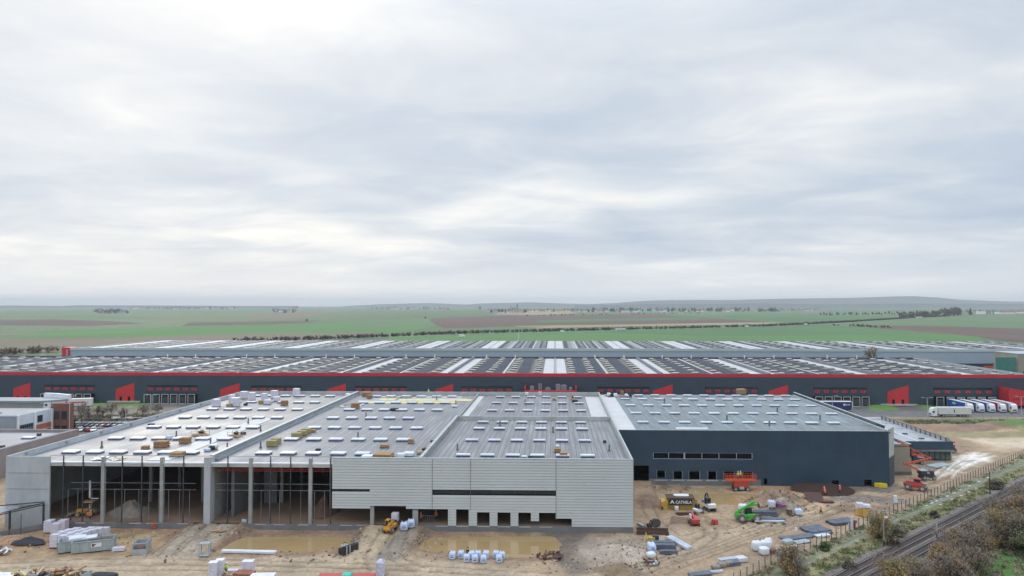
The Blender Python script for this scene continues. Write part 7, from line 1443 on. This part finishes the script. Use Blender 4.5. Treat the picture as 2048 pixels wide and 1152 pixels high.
# highway traffic
for px, py, a, s, lb, k_ in ((1233,662,math.pi,1.0,'white articulated lorry on the distant highway','w'),(1832,637,math.pi,1.15,'white lorry on the highway near the right-hand wood','w')):
    x, y = G(px, py); t = truck_proto(tm[k_]); t.location = (x, y-6, 0); t.rotation_euler = (0, 0, a+.05); t.scale = (s, s, s*1.25); t['label'] = lb; t['group'] = 'traffic on the distant highway'
for px, py, lb in ((925,674,'small white van on the distant highway, left'),(1125,664.5,'small white van on the distant highway, middle'),(1492,654,'small white van on the distant highway, right'),(1610,650,'small white van on the highway above the bright field')):
    x, y = G(px, py); t = thing('van', lb, 'van', (x, y-6, 0), 0, 'traffic on the distant highway', 1.4); MB().yprism([(-2.6,.4),(2.6,.4),(2.6,1.2),(1.9,1.5),(1.5,2.5),(-2.6,2.6)], -1, 1).build('body', M['white_paint'], t)
    for xx in (-1.7, 1.7): MB().wheel((xx, 0, .38), .38, 2.0).build('wheel', [M['rubber'], M['galv']], t)
road_ = PG((420,685),(640,680),(900,669),(1280,659),(1536,653),(1700,644.5),(1900,632)); b = MB()
for (ax, ay), (bx, by) in zip(road_, road_[1:]): L = math.hypot(bx-ax, by-ay); qx, qy = (by-ay)/L*5, -(bx-ax)/L*5; b.add([(ax+qx*1.6, ay+qy*1.6, .42), (bx+qx*1.6, by+qy*1.6, .42), (bx+qx*3, by+qy*3, .42), (ax+qx*3, ay+qy*3, .42)], [(3, 2, 1, 0)])
tag(b.build('road', mat('far_road', (.30,.29,.28), None, .1, .8)), kind='structure')
x, y = G(1998, 737); excavator('yellow excavator working beside the green scaffold', (x, y, 0), D(20), 'myel', [(.8, -.3, 1.4), (2.2, -.3, 3.6), (3.8, -.3, 2.8), (4.4, -.3, 1.0)], 2.0, 'excavator')
t = thing('barrier_pile', 'orange safety barriers beside the yellow excavator', 'barrier', (x-9, y-6, 0)); MB().box(-4, -.6, 0, 4, .6, 2.2).box(-6, -.6, 0, -4.2, .6, 1.4).build('barrier', M['orange'], t)
x, y = G(2045, 772); t = thing('parked_van', 'white parked van behind the red corner block', 'van', (210, 300, 0), D(160), None, 1.3); MB().yprism([(-2.6,.4),(2.6,.4),(2.6,1.2),(1.9,1.5),(1.5,2.5),(-2.6,2.6)], -1, 1).build('body', M['white_paint'], t)
for xx in (-1.7, 1.7):
    for yy in (-.9, .9): MB().wheel((xx, yy, .38), .38, .25).build('wheel', [M['rubber'], M['galv']], t)
b = MB().cyl((-29.5, 552, 12.5), (-29.5, 552, 19), .18, n=6); o = b.build('lightning_rod', M['white_paint'], tw); o.location = -tw.location
# stones, clods and scraps trodden into the mud: uncountable, one mass
def clods():
    r = np.random.default_rng(12); b = MB(); rd = random.Random(12); n = 0
    spots = [(1232,1105,9,6,90),(1235,1140,7,4,80),(1545,1004,9,5,200),(1568,1020,6,4,120),(712,1085,3,6,110),(452,1075,3,6,110),(850,1080,4,6,110),(1110,1120,7,6,90),(1350,978,6,4,120),(40,1088,14,5,160),(1650,1010,16,6,160),(1300,1100,6,10,200),(560,1110,30,3,200),(980,1118,25,3,160),(1600,1060,20,6,160),(250,1075,14,5,140)]
    for px, py, sx, sy, k in spots:
        x0, y0 = G(px, py)
        for _ in range(k):
            x, y = x0+rd.gauss(0, .5)*sx, y0+rd.gauss(0, .5)*sy
            if y > 126.8 and x < 15: continue
            s_ = .07+.25*rd.random()**3; b.cbox((x, y, gz(x, y)+s_*.2), (s_*1.6, s_*1.2, s_), rd.choice((0, 1, 1, 2)), rz=rd.uniform(0, 3), rx=rd.uniform(-.5, .5), taper=.6)
    tag(b.build('mud_clods', [M['earth'], M['spoil'], mat('pale_stone', (.50,.45,.38), (.36,.31,.25), 1, .9)]), 'clods and stones scattered over the churned mud of the site', 'stones', kind='stuff')
clods()
